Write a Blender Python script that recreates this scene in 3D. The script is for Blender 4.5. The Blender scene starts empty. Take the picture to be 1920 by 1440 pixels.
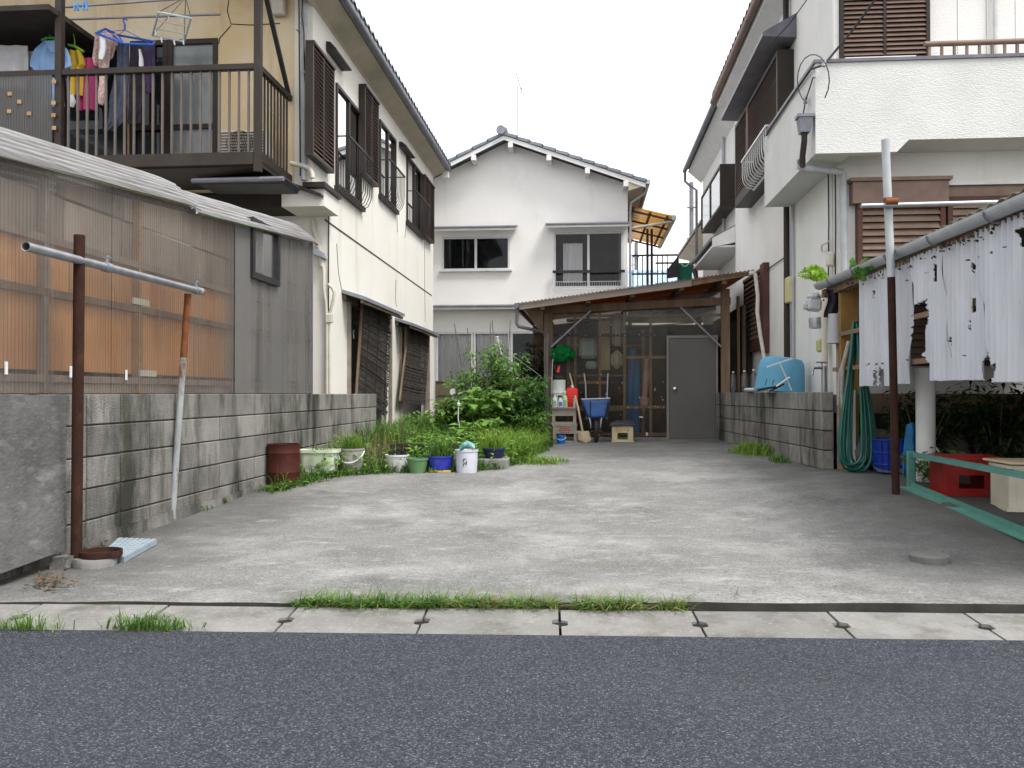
import bpy, bmesh, math, random
from mathutils import Vector, Matrix, noise as mnoise

S = bpy.context.scene
COL = S.collection
R = random.Random(11)
V = Vector

# ------------------------------------------------------------------ camera, sky, sun, exposure
FPX = 1640.0                      # focal length in pixels of a 1920 px wide frame
YAW = math.atan(140 / FPX)
PITCH = math.atan(18 / FPX)
CAM = V((0, 0, 1.0))
cd = bpy.data.cameras.new('camera')
cam = bpy.data.objects.new('camera', cd)
COL.objects.link(cam)
cam.location = CAM
cam.rotation_euler = (math.radians(90) + PITCH, 0, YAW)
cd.sensor_width = 36
cd.lens = FPX / 1920 * 36
cd.clip_start = 0.05
cd.clip_end = 1000
S.camera = cam

SUN_EL, SUN_AZ = math.radians(58), math.radians(125)   # azimuth measured from +Y (away from camera) towards +X
w = bpy.data.worlds.new('World')
S.world = w
w.use_nodes = True
nt = w.node_tree
bg = nt.nodes['Background']
sky = nt.nodes.new('ShaderNodeTexSky')
sky.sky_type = 'NISHITA'
sky.sun_disc = False
sky.sun_elevation = SUN_EL
sky.sun_rotation = SUN_AZ
sky.air_density = 1.2
sky.dust_density = 4.0
mx = nt.nodes.new('ShaderNodeMix')
mx.data_type = 'RGBA'
mx.inputs[0].default_value = 0.9          # closed, even cloud cover over the clear sky
mx.inputs[7].default_value = (9.75, 9.7, 9.75, 1)
nt.links.new(sky.outputs[0], mx.inputs[6])
nt.links.new(mx.outputs[2], bg.inputs[0])
bg.inputs[1].default_value = 0.075
sl = bpy.data.lights.new('sun', 'SUN')
sl.energy = 1.5
sl.angle = math.radians(20)
sl.color = (1, 0.97, 0.92)
so = bpy.data.objects.new('sun', sl)
COL.objects.link(so)
sd = V((math.sin(SUN_AZ) * math.cos(SUN_EL), math.cos(SUN_AZ) * math.cos(SUN_EL), math.sin(SUN_EL)))
so.rotation_euler = sd.to_track_quat('Z', 'Y').to_euler()
so.location = (4, -4, 12)
S.view_settings.view_transform = 'Standard'
S.view_settings.look = 'None'
S.view_settings.gamma = 1
S.view_settings.exposure = 1.36
S.render.engine = 'CYCLES'
S.cycles.max_bounces = 10
S.cycles.diffuse_bounces = 4
S.cycles.transparent_max_bounces = 16
S.cycles.use_denoising = True

# ------------------------------------------------------------------ helpers
CAMR = Matrix.Rotation(YAW, 3, 'Z') @ Matrix.Rotation(PITCH, 3, 'X')


def P(x, y, X=None, Y=None, Z=None):
    """survey: the point of a plane X=, Y= or Z= sighted at (x, y) of the 1920x1440 photograph"""
    d = CAMR @ V(((x - 960) / FPX, 1, (720 - y) / FPX))
    if X is not None:
        t = (X - CAM.x) / d.x
    elif Y is not None:
        t = (Y - CAM.y) / d.y
    else:
        t = (Z - CAM.z) / d.z
    return CAM + d * t


GP = [(-9, .03), (3.7, .03), (5, .035), (6.5, .055), (8, .11), (9.5, .195), (11, .235), (15, .25), (99, .25)]


def G(x, y):
    z = .25
    for (a, za), (b, zb) in zip(GP, GP[1:]):
        if a <= y <= b:
            z = za + (zb - za) * (y - a) / (b - a)
            break
    sx = max(0, min(1, (x - .9) / 1.5))
    sy = max(0, min(1, (y - 4.9) / 1.7, (9.6 - y) / 1.6))
    return z + .008 * max(-3.2, min(3.2, x)) + .12 * sx * sx * (3 - 2 * sx) * sy


def pg(x, y):
    """ground point of the lot sighted at a pixel"""
    z = .1
    for _ in range(12):
        p = P(x, y, Z=z)
        z = .5 * z + .5 * G(p.x, p.y)
    p.z = G(p.x, p.y)
    return p


ROOTS = {}


class MB:
    def __init__(s):
        s.v = []
        s.f = []

    def add(s, vs, fs):
        n = len(s.v)
        s.v += [V(p) for p in vs]
        s.f += [tuple(i + n for i in f) for f in fs]
        return s

    def box(s, a, b, bev=0):
        x0, y0, z0 = a
        x1, y1, z1 = b
        x0, x1 = min(x0, x1), max(x0, x1)
        y0, y1 = min(y0, y1), max(y0, y1)
        z0, z1 = min(z0, z1), max(z0, z1)
        return s.obox(((x0 + x1) / 2, (y0 + y1) / 2, (z0 + z1) / 2), (x1 - x0, y1 - y0, z1 - z0), None, bev)

    def obox(s, c, size, rot=None, bev=0):
        c = V(c)
        h = V(size) / 2
        rot = rot or Matrix.Identity(3)
        if not bev:
            vs = [c + rot @ V((h.x * i, h.y * j, h.z * k)) for i in (-1, 1) for j in (-1, 1) for k in (-1, 1)]
            return s.add(vs, [(0, 1, 3, 2), (4, 6, 7, 5), (0, 4, 5, 1), (2, 3, 7, 6), (0, 2, 6, 4), (1, 5, 7, 3)])
        b = min(bev, h.x * .9, h.y * .9, h.z * .9)
        vs = []
        idx = {}
        for i in (-1, 1):
            for j in (-1, 1):
                for k in (-1, 1):
                    for ax in range(3):
                        q = [h.x - b, h.y - b, h.z - b]
                        q[ax] = h[ax]
                        idx[(i, j, k, ax)] = len(vs)
                        vs.append(c + rot @ V((q[0] * i, q[1] * j, q[2] * k)))
        fs = []
        for sg in (-1, 1):
            fs.append([idx[(sg, j, k, 0)] for j, k in ((-1, -1), (1, -1), (1, 1), (-1, 1))][::sg])
            fs.append([idx[(i, sg, k, 1)] for i, k in ((-1, -1), (-1, 1), (1, 1), (1, -1))][::sg])
            fs.append([idx[(i, j, sg, 2)] for i, j in ((-1, -1), (1, -1), (1, 1), (-1, 1))][::sg])
        for a_ in (-1, 1):
            for b_ in (-1, 1):
                fs.append([idx[(a_, b_, -1, 0)], idx[(a_, b_, -1, 1)], idx[(a_, b_, 1, 1)], idx[(a_, b_, 1, 0)]][::-a_ * b_])
                fs.append([idx[(a_, -1, b_, 0)], idx[(a_, -1, b_, 2)], idx[(a_, 1, b_, 2)], idx[(a_, 1, b_, 0)]][::a_ * b_])
                fs.append([idx[(-1, a_, b_, 1)], idx[(-1, a_, b_, 2)], idx[(1, a_, b_, 2)], idx[(1, a_, b_, 1)]][::-a_ * b_])
        for i in (-1, 1):
            for j in (-1, 1):
                for k in (-1, 1):
                    fs.append([idx[(i, j, k, 0)], idx[(i, j, k, 1)], idx[(i, j, k, 2)]][::i * j * k])
        return s.add(vs, fs)

    def bar(s, p, q, w, h, up=(0, 0, 1), bev=0):
        p, q = V(p), V(q)
        y = (q - p).normalized()
        up = V(up)
        if abs(up.dot(y)) > .98:
            up = V((1, 0, 0)) if abs(y.x) < .9 else V((0, 1, 0))
        x = y.cross(up).normalized()
        z = x.cross(y)
        rot = Matrix((x, y, z)).transposed()
        return s.obox((p + q) / 2, (w, (q - p).length, h), rot, bev)

    def tube(s, pts, r, n=8, cap=True):
        pts = [V(p) for p in pts]
        m = len(pts)
        rs = r if isinstance(r, (list, tuple)) else [r] * m
        t0 = (pts[1] - pts[0]).normalized()
        a = t0.cross(V((0, 0, 1)))
        if a.length < 1e-3:
            a = t0.cross(V((1, 0, 0)))
        a.normalize()
        vs = []
        for i in range(m):
            t = (pts[min(i + 1, m - 1)] - pts[max(i - 1, 0)]).normalized()
            a = (a - t * a.dot(t)).normalized()
            b = t.cross(a)
            for k in range(n):
                an = 2 * math.pi * k / n
                vs.append(pts[i] + (a * math.cos(an) + b * math.sin(an)) * rs[i])
        fs = []
        for i in range(m - 1):
            for k in range(n):
                k2 = (k + 1) % n
                fs.append((i * n + k, i * n + k2, (i + 1) * n + k2, (i + 1) * n + k))
        if cap:
            fs.append(tuple(range(n - 1, -1, -1)))
            fs.append(tuple((m - 1) * n + k for k in range(n)))
        return s.add(vs, fs)

    def lathe(s, prof, c=(0, 0, 0), n=20, rot=None, sx=1, sy=1):
        c = V(c)
        rot = rot or Matrix.Identity(3)
        vs = []
        for r, z in prof:
            for k in range(n):
                an = 2 * math.pi * k / n
                vs.append(c + rot @ V((math.cos(an) * r * sx, math.sin(an) * r * sy, z)))
        fs = []
        for i in range(len(prof) - 1):
            for k in range(n):
                k2 = (k + 1) % n
                fs.append((i * n + k, i * n + k2, (i + 1) * n + k2, (i + 1) * n + k))
        if prof[0][0] > 1e-4:
            fs.append(tuple(range(n - 1, -1, -1)))
        if prof[-1][0] > 1e-4:
            fs.append(tuple((len(prof) - 1) * n + k for k in range(n)))
        return s.add(vs, fs)

    def prism(s, pts, ext):
        ext = V(ext)
        a = [V(p) for p in pts]
        n = len(a)
        return s.add(a + [p + ext for p in a],
                     [tuple(range(n - 1, -1, -1)), tuple(range(n, 2 * n))] +
                     [(i, (i + 1) % n, n + (i + 1) % n, n + i) for i in range(n)])

    def grid(s, fn, nu, nv, thick=None):
        vs = [V(fn(i / nu, j / nv)) for j in range(nv + 1) for i in range(nu + 1)]
        fs = [(j * (nu + 1) + i, j * (nu + 1) + i + 1, (j + 1) * (nu + 1) + i + 1, (j + 1) * (nu + 1) + i)
              for j in range(nv) for i in range(nu)]
        if thick is not None:
            t = V(thick)
            n = len(vs)
            vs = vs + [p + t for p in vs]
            fs = fs + [tuple(n + k for k in reversed(f)) for f in fs]
            ring = list(range(nu + 1)) + [(j + 1) * (nu + 1) + nu for j in range(nv)] + \
                [nv * (nu + 1) + nu - 1 - i for i in range(nu)] + [(nv - 1 - j) * (nu + 1) for j in range(nv - 1)]
            m = len(ring)
            fs += [(ring[(i + 1) % m], ring[i], n + ring[i], n + ring[(i + 1) % m]) for i in range(m)]
        return s.add(vs, fs)

    def wall(s, O, u, v, n, U, W, holes=(), t=.12):
        """sheet U x W from corner O along u, v; front faces along n; rectangular openings (u0, v0, u1, v1)"""
        O, u, v, n = V(O), V(u), V(v), V(n)
        us = sorted({0, U, *[h[0] for h in holes], *[h[2] for h in holes]})
        vs = sorted({0, W, *[h[1] for h in holes], *[h[3] for h in holes]})
        flip = u.cross(v).dot(n) < 0

        def quad(a, b, c, d):
            s.add([a, b, c, d], [(3, 2, 1, 0) if flip else (0, 1, 2, 3)])
        pt = lambda a, b, k=0: O + u * a + v * b - n * (t * k)
        for i in range(len(us) - 1):
            for j in range(len(vs) - 1):
                mu, mv = (us[i] + us[i + 1]) / 2, (vs[j] + vs[j + 1]) / 2
                if any(h[0] < mu < h[2] and h[1] < mv < h[3] for h in holes):
                    continue
                a, b, c, d = us[i], us[i + 1], vs[j], vs[j + 1]
                quad(pt(a, c), pt(b, c), pt(b, d), pt(a, d))
                quad(pt(a, d, 1), pt(b, d, 1), pt(b, c, 1), pt(a, c, 1))
        for (a, c, b, d) in list(holes):
            quad(pt(a, c, 1), pt(b, c, 1), pt(b, c), pt(a, c))
            quad(pt(a, d), pt(b, d), pt(b, d, 1), pt(a, d, 1))
            quad(pt(a, c), pt(a, d), pt(a, d, 1), pt(a, c, 1))
            quad(pt(b, c, 1), pt(b, d, 1), pt(b, d), pt(b, c))
        quad(pt(0, 0, 1), pt(U, 0, 1), pt(U, 0), pt(0, 0))
        quad(pt(0, W), pt(U, W), pt(U, W, 1), pt(0, W, 1))
        quad(pt(0, 0), pt(0, W), pt(0, W, 1), pt(0, 0, 1))
        quad(pt(U, 0, 1), pt(U, W, 1), pt(U, W), pt(U, 0))
        return s

    def build(s, name, mat, parent=None, smooth=None):
        me = bpy.data.meshes.new(name)
        if parent is not None:
            o0 = ROOTS[parent.name]
        else:
            xs, ys, zs = zip(*[tuple(p) for p in s.v])
            o0 = V(((min(xs) + max(xs)) / 2, (min(ys) + max(ys)) / 2, min(zs)))
        me.from_pydata([tuple(p - o0) for p in s.v], [], s.f)
        me.validate()
        me.materials.append(mat)
        if smooth is not None:
            me.polygons.foreach_set('use_smooth', [True] * len(me.polygons))
            if smooth:
                me.set_sharp_from_angle(angle=math.radians(smooth))
        me.update()
        o = bpy.data.objects.new(name, me)
        COL.objects.link(o)
        if parent is None:
            o.location = o0
        else:
            o.parent = parent
        ROOTS[o.name] = o0 if parent is None else ROOTS[parent.name]
        return o


def tag(o, label=None, cat=None, group=None, kind=None):
    if label:
        o['label'] = label
    if cat:
        o['category'] = cat
    if group:
        o['group'] = group
    if kind:
        o['kind'] = kind
    return o


def T(name, label, cat, loc, group=None):
    o = bpy.data.objects.new(name, None)
    o.empty_display_size = .1
    COL.objects.link(o)
    o.location = V(loc)
    ROOTS[o.name] = V(loc)
    return tag(o, label, cat, group)


def clone(root, loc, label=None, rotz=0, scale=1):
    r = root.copy()
    COL.objects.link(r)
    r.location = V(loc)
    r.rotation_euler = (0, 0, rotz)
    r.scale = (scale,) * 3
    if label:
        r['label'] = label
    for ch in list(root.children):
        c = ch.copy()
        COL.objects.link(c)
        c.parent = r
        for g in ch.children:
            d = g.copy()
            COL.objects.link(d)
            d.parent = c
    return r


def bez(p0, p1, p2, p3, n=10):
    p0, p1, p2, p3 = V(p0), V(p1), V(p2), V(p3)
    out = []
    for i in range(n + 1):
        t = i / n
        out.append(p0 * (1 - t) ** 3 + p1 * 3 * t * (1 - t) ** 2 + p2 * 3 * t * t * (1 - t) + p3 * t ** 3)
    return out


def sag(p, q, d, n=12):
    p, q = V(p), V(q)
    return [p.lerp(q, i / n) - V((0, 0, d * 4 * (i / n) * (1 - i / n))) for i in range(n + 1)]


def rz(a):
    return Matrix.Rotation(a, 3, 'Z')


# ------------------------------------------------------------------ materials
def nd(nt, t, **kw):
    n = nt.nodes.new(t)
    for k, v in kw.items():
        setattr(n, k, v)
    return n


def noise_fac(nt, scale, stretch=(1, 1, 1), lo=.35, hi=.65, detail=6, rough=.6, off=(0, 0, 0), obj=False):
    L = nt.links
    if obj:
        src = nd(nt, 'ShaderNodeTexCoord').outputs['Object']
    else:
        src = nd(nt, 'ShaderNodeNewGeometry').outputs['Position']
    mp = nd(nt, 'ShaderNodeMapping')
    mp.inputs['Scale'].default_value = stretch
    mp.inputs['Location'].default_value = off
    L.new(src, mp.inputs[0])
    n = nd(nt, 'ShaderNodeTexNoise')
    n.inputs['Scale'].default_value = scale
    n.inputs['Detail'].default_value = detail
    n.inputs['Roughness'].default_value = rough
    L.new(mp.outputs[0], n.inputs[0])
    m = nd(nt, 'ShaderNodeMapRange')
    m.inputs[1].default_value = lo
    m.inputs[2].default_value = hi
    L.new(n.outputs[0], m.inputs[0])
    return m.outputs[0]


def mixc(nt, a, b, f):
    m = nd(nt, 'ShaderNodeMix', data_type='RGBA')
    for val, i in ((f, 0), (a, 6), (b, 7)):
        if isinstance(val, (int, float)):
            m.inputs[i].default_value = val
        elif isinstance(val, (tuple, list)):
            m.inputs[i].default_value = tuple(val) + (1,) if len(val) == 3 else val
        else:
            nt.links.new(val, m.inputs[i])
    return m.outputs[2]


def mulv(nt, a, b):
    m = nd(nt, 'ShaderNodeMath', operation='MULTIPLY')
    for val, i in ((a, 0), (b, 1)):
        if isinstance(val, (int, float)):
            m.inputs[i].default_value = val
        else:
            nt.links.new(val, m.inputs[i])
    return m.outputs[0]


MATS = {}


def mat(name, c, c2=None, rough=.75, scale=3, stretch=(1, 1, 1), layers=(), bump=0, bscale=60, bstretch=(1, 1, 1),
        rand=0, metal=0, spec=.25, island=0, trans=0, obj=False, bdist=.01):
    """c/c2: two tones of the thing's own colour; layers: (colour, scale, stretch, lo, hi, amount) wear and dirt"""
    m = bpy.data.materials.new(name)
    m.use_nodes = True
    nt = m.node_tree
    b = nt.nodes['Principled BSDF']
    out = nt.nodes['Material Output']
    col = mixc(nt, c, c2 or tuple(x * .8 for x in c), noise_fac(nt, scale, stretch, obj=obj))
    for k, (lc, ls, lst, lo, hi, am) in enumerate(layers):
        f = noise_fac(nt, ls, lst, lo, hi, 8, .65, (3.1 * k + 1, 1.7 * k, 2.3 * k), obj=obj)
        col = mixc(nt, col, lc, mulv(nt, f, am))
    if rand or island:
        if island:
            rv = nd(nt, 'ShaderNodeNewGeometry').outputs['Random Per Island']
            amp = island
        else:
            rv = nd(nt, 'ShaderNodeObjectInfo').outputs['Random']
            amp = rand
        mr = nd(nt, 'ShaderNodeMapRange')
        mr.inputs[3].default_value = 1 - amp
        mr.inputs[4].default_value = 1 + amp
        nt.links.new(rv, mr.inputs[0])
        vm = nd(nt, 'ShaderNodeVectorMath', operation='SCALE')
        nt.links.new(col, vm.inputs[0])
        nt.links.new(mr.outputs[0], vm.inputs['Scale'])
        col = vm.outputs[0]
    nt.links.new(col, b.inputs['Base Color'])
    b.inputs['Roughness'].default_value = rough
    b.inputs['Metallic'].default_value = metal
    b.inputs['Specular IOR Level'].default_value = spec
    if bump:
        f = noise_fac(nt, bscale, bstretch, 0.2, .8, 5, .6, obj=obj)
        bp = nd(nt, 'ShaderNodeBump')
        bp.inputs['Strength'].default_value = bump
        bp.inputs['Distance'].default_value = bdist
        nt.links.new(f, bp.inputs['Height'])
        nt.links.new(bp.outputs[0], b.inputs['Normal'])
    if trans:
        tr = nd(nt, 'ShaderNodeBsdfTranslucent')
        nt.links.new(col, tr.inputs[0])
        ms = nd(nt, 'ShaderNodeMixShader')
        ms.inputs[0].default_value = trans
        nt.links.new(b.outputs[0], ms.inputs[1])
        nt.links.new(tr.outputs[0], ms.inputs[2])
        nt.links.new(ms.outputs[0], out.inputs[0])
    MATS[name] = m
    return m


def clear_mat(name, tint, body, opac, dirt=0., dscale=2, dstretch=(1, 1, 1), rough=.25, transl=.4, dirtcol=None, ior=1.4):
    """see-through plastic or glass: part clear, part milky body, dirt adds body"""
    m = bpy.data.materials.new(name)
    m.use_nodes = True
    nt = m.node_tree
    L = nt.links
    b = nt.nodes['Principled BSDF']
    out = nt.nodes['Material Output']
    f = noise_fac(nt, dscale, dstretch, .35, .68, 8, .65)
    col = mixc(nt, body, dirtcol or tuple(x * .45 for x in body), f)
    L.new(col, b.inputs['Base Color'])
    b.inputs['Roughness'].default_value = rough
    t = nd(nt, 'ShaderNodeBsdfTransparent')
    t.inputs[0].default_value = tuple(tint) + (1,)
    tl = nd(nt, 'ShaderNodeBsdfTranslucent')
    L.new(col, tl.inputs[0])
    ms0 = nd(nt, 'ShaderNodeMixShader')
    ms0.inputs[0].default_value = transl
    L.new(b.outputs[0], ms0.inputs[1])
    L.new(tl.outputs[0], ms0.inputs[2])
    fr = nd(nt, 'ShaderNodeFresnel')
    fr.inputs[0].default_value = ior
    op = nd(nt, 'ShaderNodeMath', operation='MULTIPLY_ADD')
    L.new(f, op.inputs[0])
    op.inputs[1].default_value = dirt
    op.inputs[2].default_value = opac
    ms = nd(nt, 'ShaderNodeMixShader')
    L.new(op.outputs[0], ms.inputs[0])
    L.new(t.outputs[0], ms.inputs[1])
    L.new(ms0.outputs[0], ms.inputs[2])
    gl = nd(nt, 'ShaderNodeBsdfGlossy')
    gl.inputs['Roughness'].default_value = rough * .4
    ms2 = nd(nt, 'ShaderNodeMixShader')
    L.new(fr.outputs[0], ms2.inputs[0])
    L.new(ms.outputs[0], ms2.inputs[1])
    L.new(gl.outputs[0], ms2.inputs[2])
    L.new(ms2.outputs[0], out.inputs[0])
    return m


VS = (1, 1, .12)     # vertical streaks
m_stucco = mat('stucco_cream', (.79, .77, .72), (.75, .73, .67), .9, 1.2, layers=[((.45, .38, .28), 2.2, VS, .55, .78, .45), ((.45, .42, .37), .9, (1, 1, .5), .62, .8, .25)], bump=.35, bscale=90)
m_stucco_old = mat('stucco_yellowed', (.62, .46, .25), (.68, .58, .42), .9, 1.0, layers=[((.3, .17, .07), 2.5, VS, .48, .74, .75), ((.72, .66, .52), .8, (1, 1, 1), .5, .7, .6)], bump=.35, bscale=90)
m_stucco_white = mat('stucco_white', (.82, .81, .79), (.78, .775, .76), .9, .9, layers=[((.36, .37, .36), 1.6, (1, 1, .35), .56, .8, .35), ((.66, .66, .65), .5, (1, 1, 1), .45, .75, .3)], bump=.4, bscale=60)
m_stucco_grey = mat('stucco_pale_grey', (.72, .715, .7), (.66, .66, .645), .9, 1.3, layers=[((.34, .33, .29), 2.4, VS, .56, .8, .38), ((.5, .44, .3), 1.1, (1, 1, .6), .66, .8, .3)], bump=.5, bscale=70)
m_balcony = mat('stucco_balcony', (.64, .645, .64), (.57, .575, .57), .9, 1.5, layers=[((.5, .5, .44), 2.6, (1, 1, .3), .6, .85, .3)], bump=.6, bscale=45, bstretch=(1, 1, 2))
m_brown = mat('bronze_aluminium', (.024, .018, .015), (.034, .026, .022), .5, 4, layers=[((.1, .08, .07), 9, (1, 1, .4), .58, .8, .3)], spec=.25)
m_brown_red = mat('red_brown_paint', (.1, .042, .034), (.07, .032, .027), .6, 4, layers=[((.12, .09, .075), 8, (1, 1, .4), .55, .8, .4)])
m_louver = mat('louver_brown', (.22, .15, .125), (.17, .115, .095), .55, 5, layers=[((.26, .19, .15), 7, (1, 1, .4), .55, .8, .4)])
m_louver_light = mat('louver_tan', (.23, .16, .125), (.17, .12, .095), .55, 5, layers=[((.26, .2, .16), 7, (1, 1, .4), .55, .8, .4)])
m_alu = mat('white_aluminium', (.62, .63, .64), (.52, .53, .54), .4, 6, spec=.5, layers=[((.3, .3, .29), 9, VS, .58, .8, .35)])
m_black = mat('black_iron', (.02, .02, .022), (.035, .034, .034), .5, 6)
m_galv = mat('galvanised_steel', (.38, .40, .43), (.29, .31, .34), .42, 9, metal=.65, layers=[((.24, .14, .08), 11, (1, 1, .6), .62, .75, .6)])
m_galv_pale = mat('pale_grey_pipe', (.36, .39, .39), (.28, .3, .31), .6, 7, layers=[((.13, .055, .025), 6, (1, 1, .45), .56, .63, .9), ((.15, .15, .13), 16, (1, 1, .5), .55, .72, .5)])
m_rust = mat('dark_rust', (.024, .0095, .007), (.042, .016, .011), .9, 12, layers=[((.1, .04, .02), 20, (1, 1, .5), .55, .75, .5)], bump=.3, bscale=120)
m_rust_b = mat('orange_rust', (.22, .075, .025), (.12, .045, .02), .9, 14, bump=.3, bscale=120)
m_wood = mat('weathered_wood', (.22, .15, .1), (.13, .085, .055), .85, 5, (1, 1, .15), layers=[((.33, .27, .22), 14, (1, 1, .06), .5, .8, .5)], bump=.3, bscale=60, bstretch=(1, 1, .08))
m_wood_or = mat('orange_plank', (.8, .4, .17), (.62, .28, .11), .8, 3, (.3, 1, 1), layers=[((.2, .1, .05), 8, (.1, 1, 1), .55, .8, .5)], rand=.25, trans=.45)
m_wood_grey = mat('grey_board', (.34, .29, .26), (.23, .19, .165), .85, 4, (.15, 1, 1), layers=[((.12, .07, .05), 9, (.1, 1, 1), .6, .8, .5)])
m_wood_tan = mat('tan_batten', (.42, .27, .14), (.3, .18, .09), .8, 6, layers=[((.15, .09, .05), 9, (1, 1, 1), .58, .8, .5)])
m_ply = mat('brown_plywood', (.66, .35, .14), (.5, .24, .095), .8, 1.6, (1, 1, .35), layers=[((.2, .09, .05), 2.6, (1, 1, .25), .52, .75, .65), ((.7, .4, .16), 6, (1, 1, .1), .55, .75, .4)], rand=.22)
m_ply_grey = mat('grey_plywood', (.42, .36, .3), (.26, .22, .19), .85, 2, (1, 1, .5), layers=[((.5, .42, .32), 3, (1, 1, .2), .55, .75, .6), ((.12, .1, .09), 2, (1, 1, .4), .52, .7, .7)], rand=.4)
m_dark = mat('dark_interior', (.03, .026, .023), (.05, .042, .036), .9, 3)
m_conc_block = mat('concrete_block', (.3, .29, .27), (.22, .212, .197), .95, 2.2, layers=[((.028, .029, .022), 1.5, (1.5, 1.5, .42), .46, .62, .92), ((.09, .092, .065), 4.5, (1, 1, .5), .52, .7, .7), ((.42, .4, .36), 9, (1, 1, .3), .58, .74, .55), ((.06, .06, .055), 70, (1, 1, 1), .55, .68, .55)], bump=.9, bscale=90, rand=.2)
m_mortar = mat('mortar', (.06, .057, .05), (.03, .03, .027), .95, 6)
m_gutter_conc = mat('gutter_concrete', (.25, .247, .235), (.175, .172, .165), .95, 3, layers=[((.1, .095, .082), 4, (1, 1, 1), .5, .68, .75), ((.38, .365, .33), 40, (1, 1, 1), .55, .7, .5), ((.08, .08, .065), 60, (1, 1, 1), .62, .72, .5)], bump=.5, bscale=160, rand=.08)
m_roof_grey = mat('grey_roof_tile', (.2, .225, .26), (.15, .17, .2), .55, 5, rand=.14, spec=.5)
m_roof_brown = mat('brown_roof_tile', (.15, .085, .06), (.1, .06, .045), .6, 5, rand=.15)
m_roof_blue = mat('blue_roof_tile', (.33, .46, .62), (.26, .38, .54), .4, 6, rand=.12, spec=.5)
m_white_paint = mat('white_paint', (.74, .74, .73), (.66, .66, .65), .7, 4, layers=[((.4, .38, .34), 6, (1, 1, .4), .6, .8, .4)])
m_soffit = mat('soffit_board', (.5, .45, .36), (.42, .37, .29), .85, 3, layers=[((.28, .22, .15), 3, (1, .3, 1), .55, .8, .4)])
m_cable = mat('black_cable', (.02, .02, .022), (.03, .03, .03), .6, 5)
m_duct = mat('ivory_duct', (.6, .57, .5), (.5, .46, .39), .6, 6, layers=[((.3, .24, .17), 12, (1, 1, .4), .6, .78, .5)])
m_greypipe = mat('grey_pvc', (.42, .44, .46), (.34, .36, .38), .45, 5, layers=[((.2, .2, .19), 9, (1, 1, .4), .58, .8, .4)])
m_greypipe_dark = mat('slate_pvc', (.17, .17, .2), (.12, .12, .145), .45, 5, layers=[((.26, .25, .24), 9, (1, 1, .4), .58, .8, .4)])
m_curtain = mat('grey_curtain', (.55, .56, .58), (.45, .46, .48), .9, 3, trans=.35)
m_curtain_w = mat('white_curtain', (.88, .88, .9), (.8, .8, .83), .9, 3, trans=.3)
g_clear = clear_mat('clear_glass', (1, 1, 1), (.2, .22, .24), .02, .04, 2, (1, 1, .6), rough=.05, ior=1.25)
g_win = clear_mat('window_glass', (.6, .64, .68), (.15, .17, .19), .03, .05, 2, (1, 1, .6), rough=.05, ior=1.3)
g_pale = clear_mat('frosted_glass', (.6, .65, .66), (.55, .6, .6), .55, .2, 2, (1, 1, .6), rough=.25)
g_mesh = clear_mat('insect_screen', (.3, .31, .33), (.16, .165, .175), .35, .1, 3, (1, 1, 1), rough=.5)
m_poly = clear_mat('dirty_polycarbonate', (.97, .95, .93), (.47, .43, .39), .1, .36, 1.0, (1, 1.7, .3), rough=.45, transl=.3, dirtcol=(.22, .195, .175), ior=1.2)
m_poly_grey = clear_mat('grimy_polycarbonate', (.7, .7, .7), (.5, .49, .47), .2, .55, 1.3, (1, 2.2, .16), rough=.45, transl=.25, dirtcol=(.2, .195, .19), ior=1.25)
m_poly_roof = clear_mat('corrugated_roof_sheet', (.8, .8, .82), (.5, .49, .5), .75, .25, 6, (6, .12, 6), rough=.35, transl=.2, dirtcol=(.13, .12, .115))
m_poly_clear = clear_mat('clear_corrugated', (.8, .77, .7), (.24, .215, .18), .13, .26, 2, (1, 1, .3), rough=.18, transl=.4)
m_poly_yel = clear_mat('amber_corrugated', (.75, .42, .08), (.6, .3, .05), .6, .2, 3, (1, 1, 1), rough=.5, transl=.9, dirtcol=(.4, .2, .04), ior=1.15)
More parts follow.
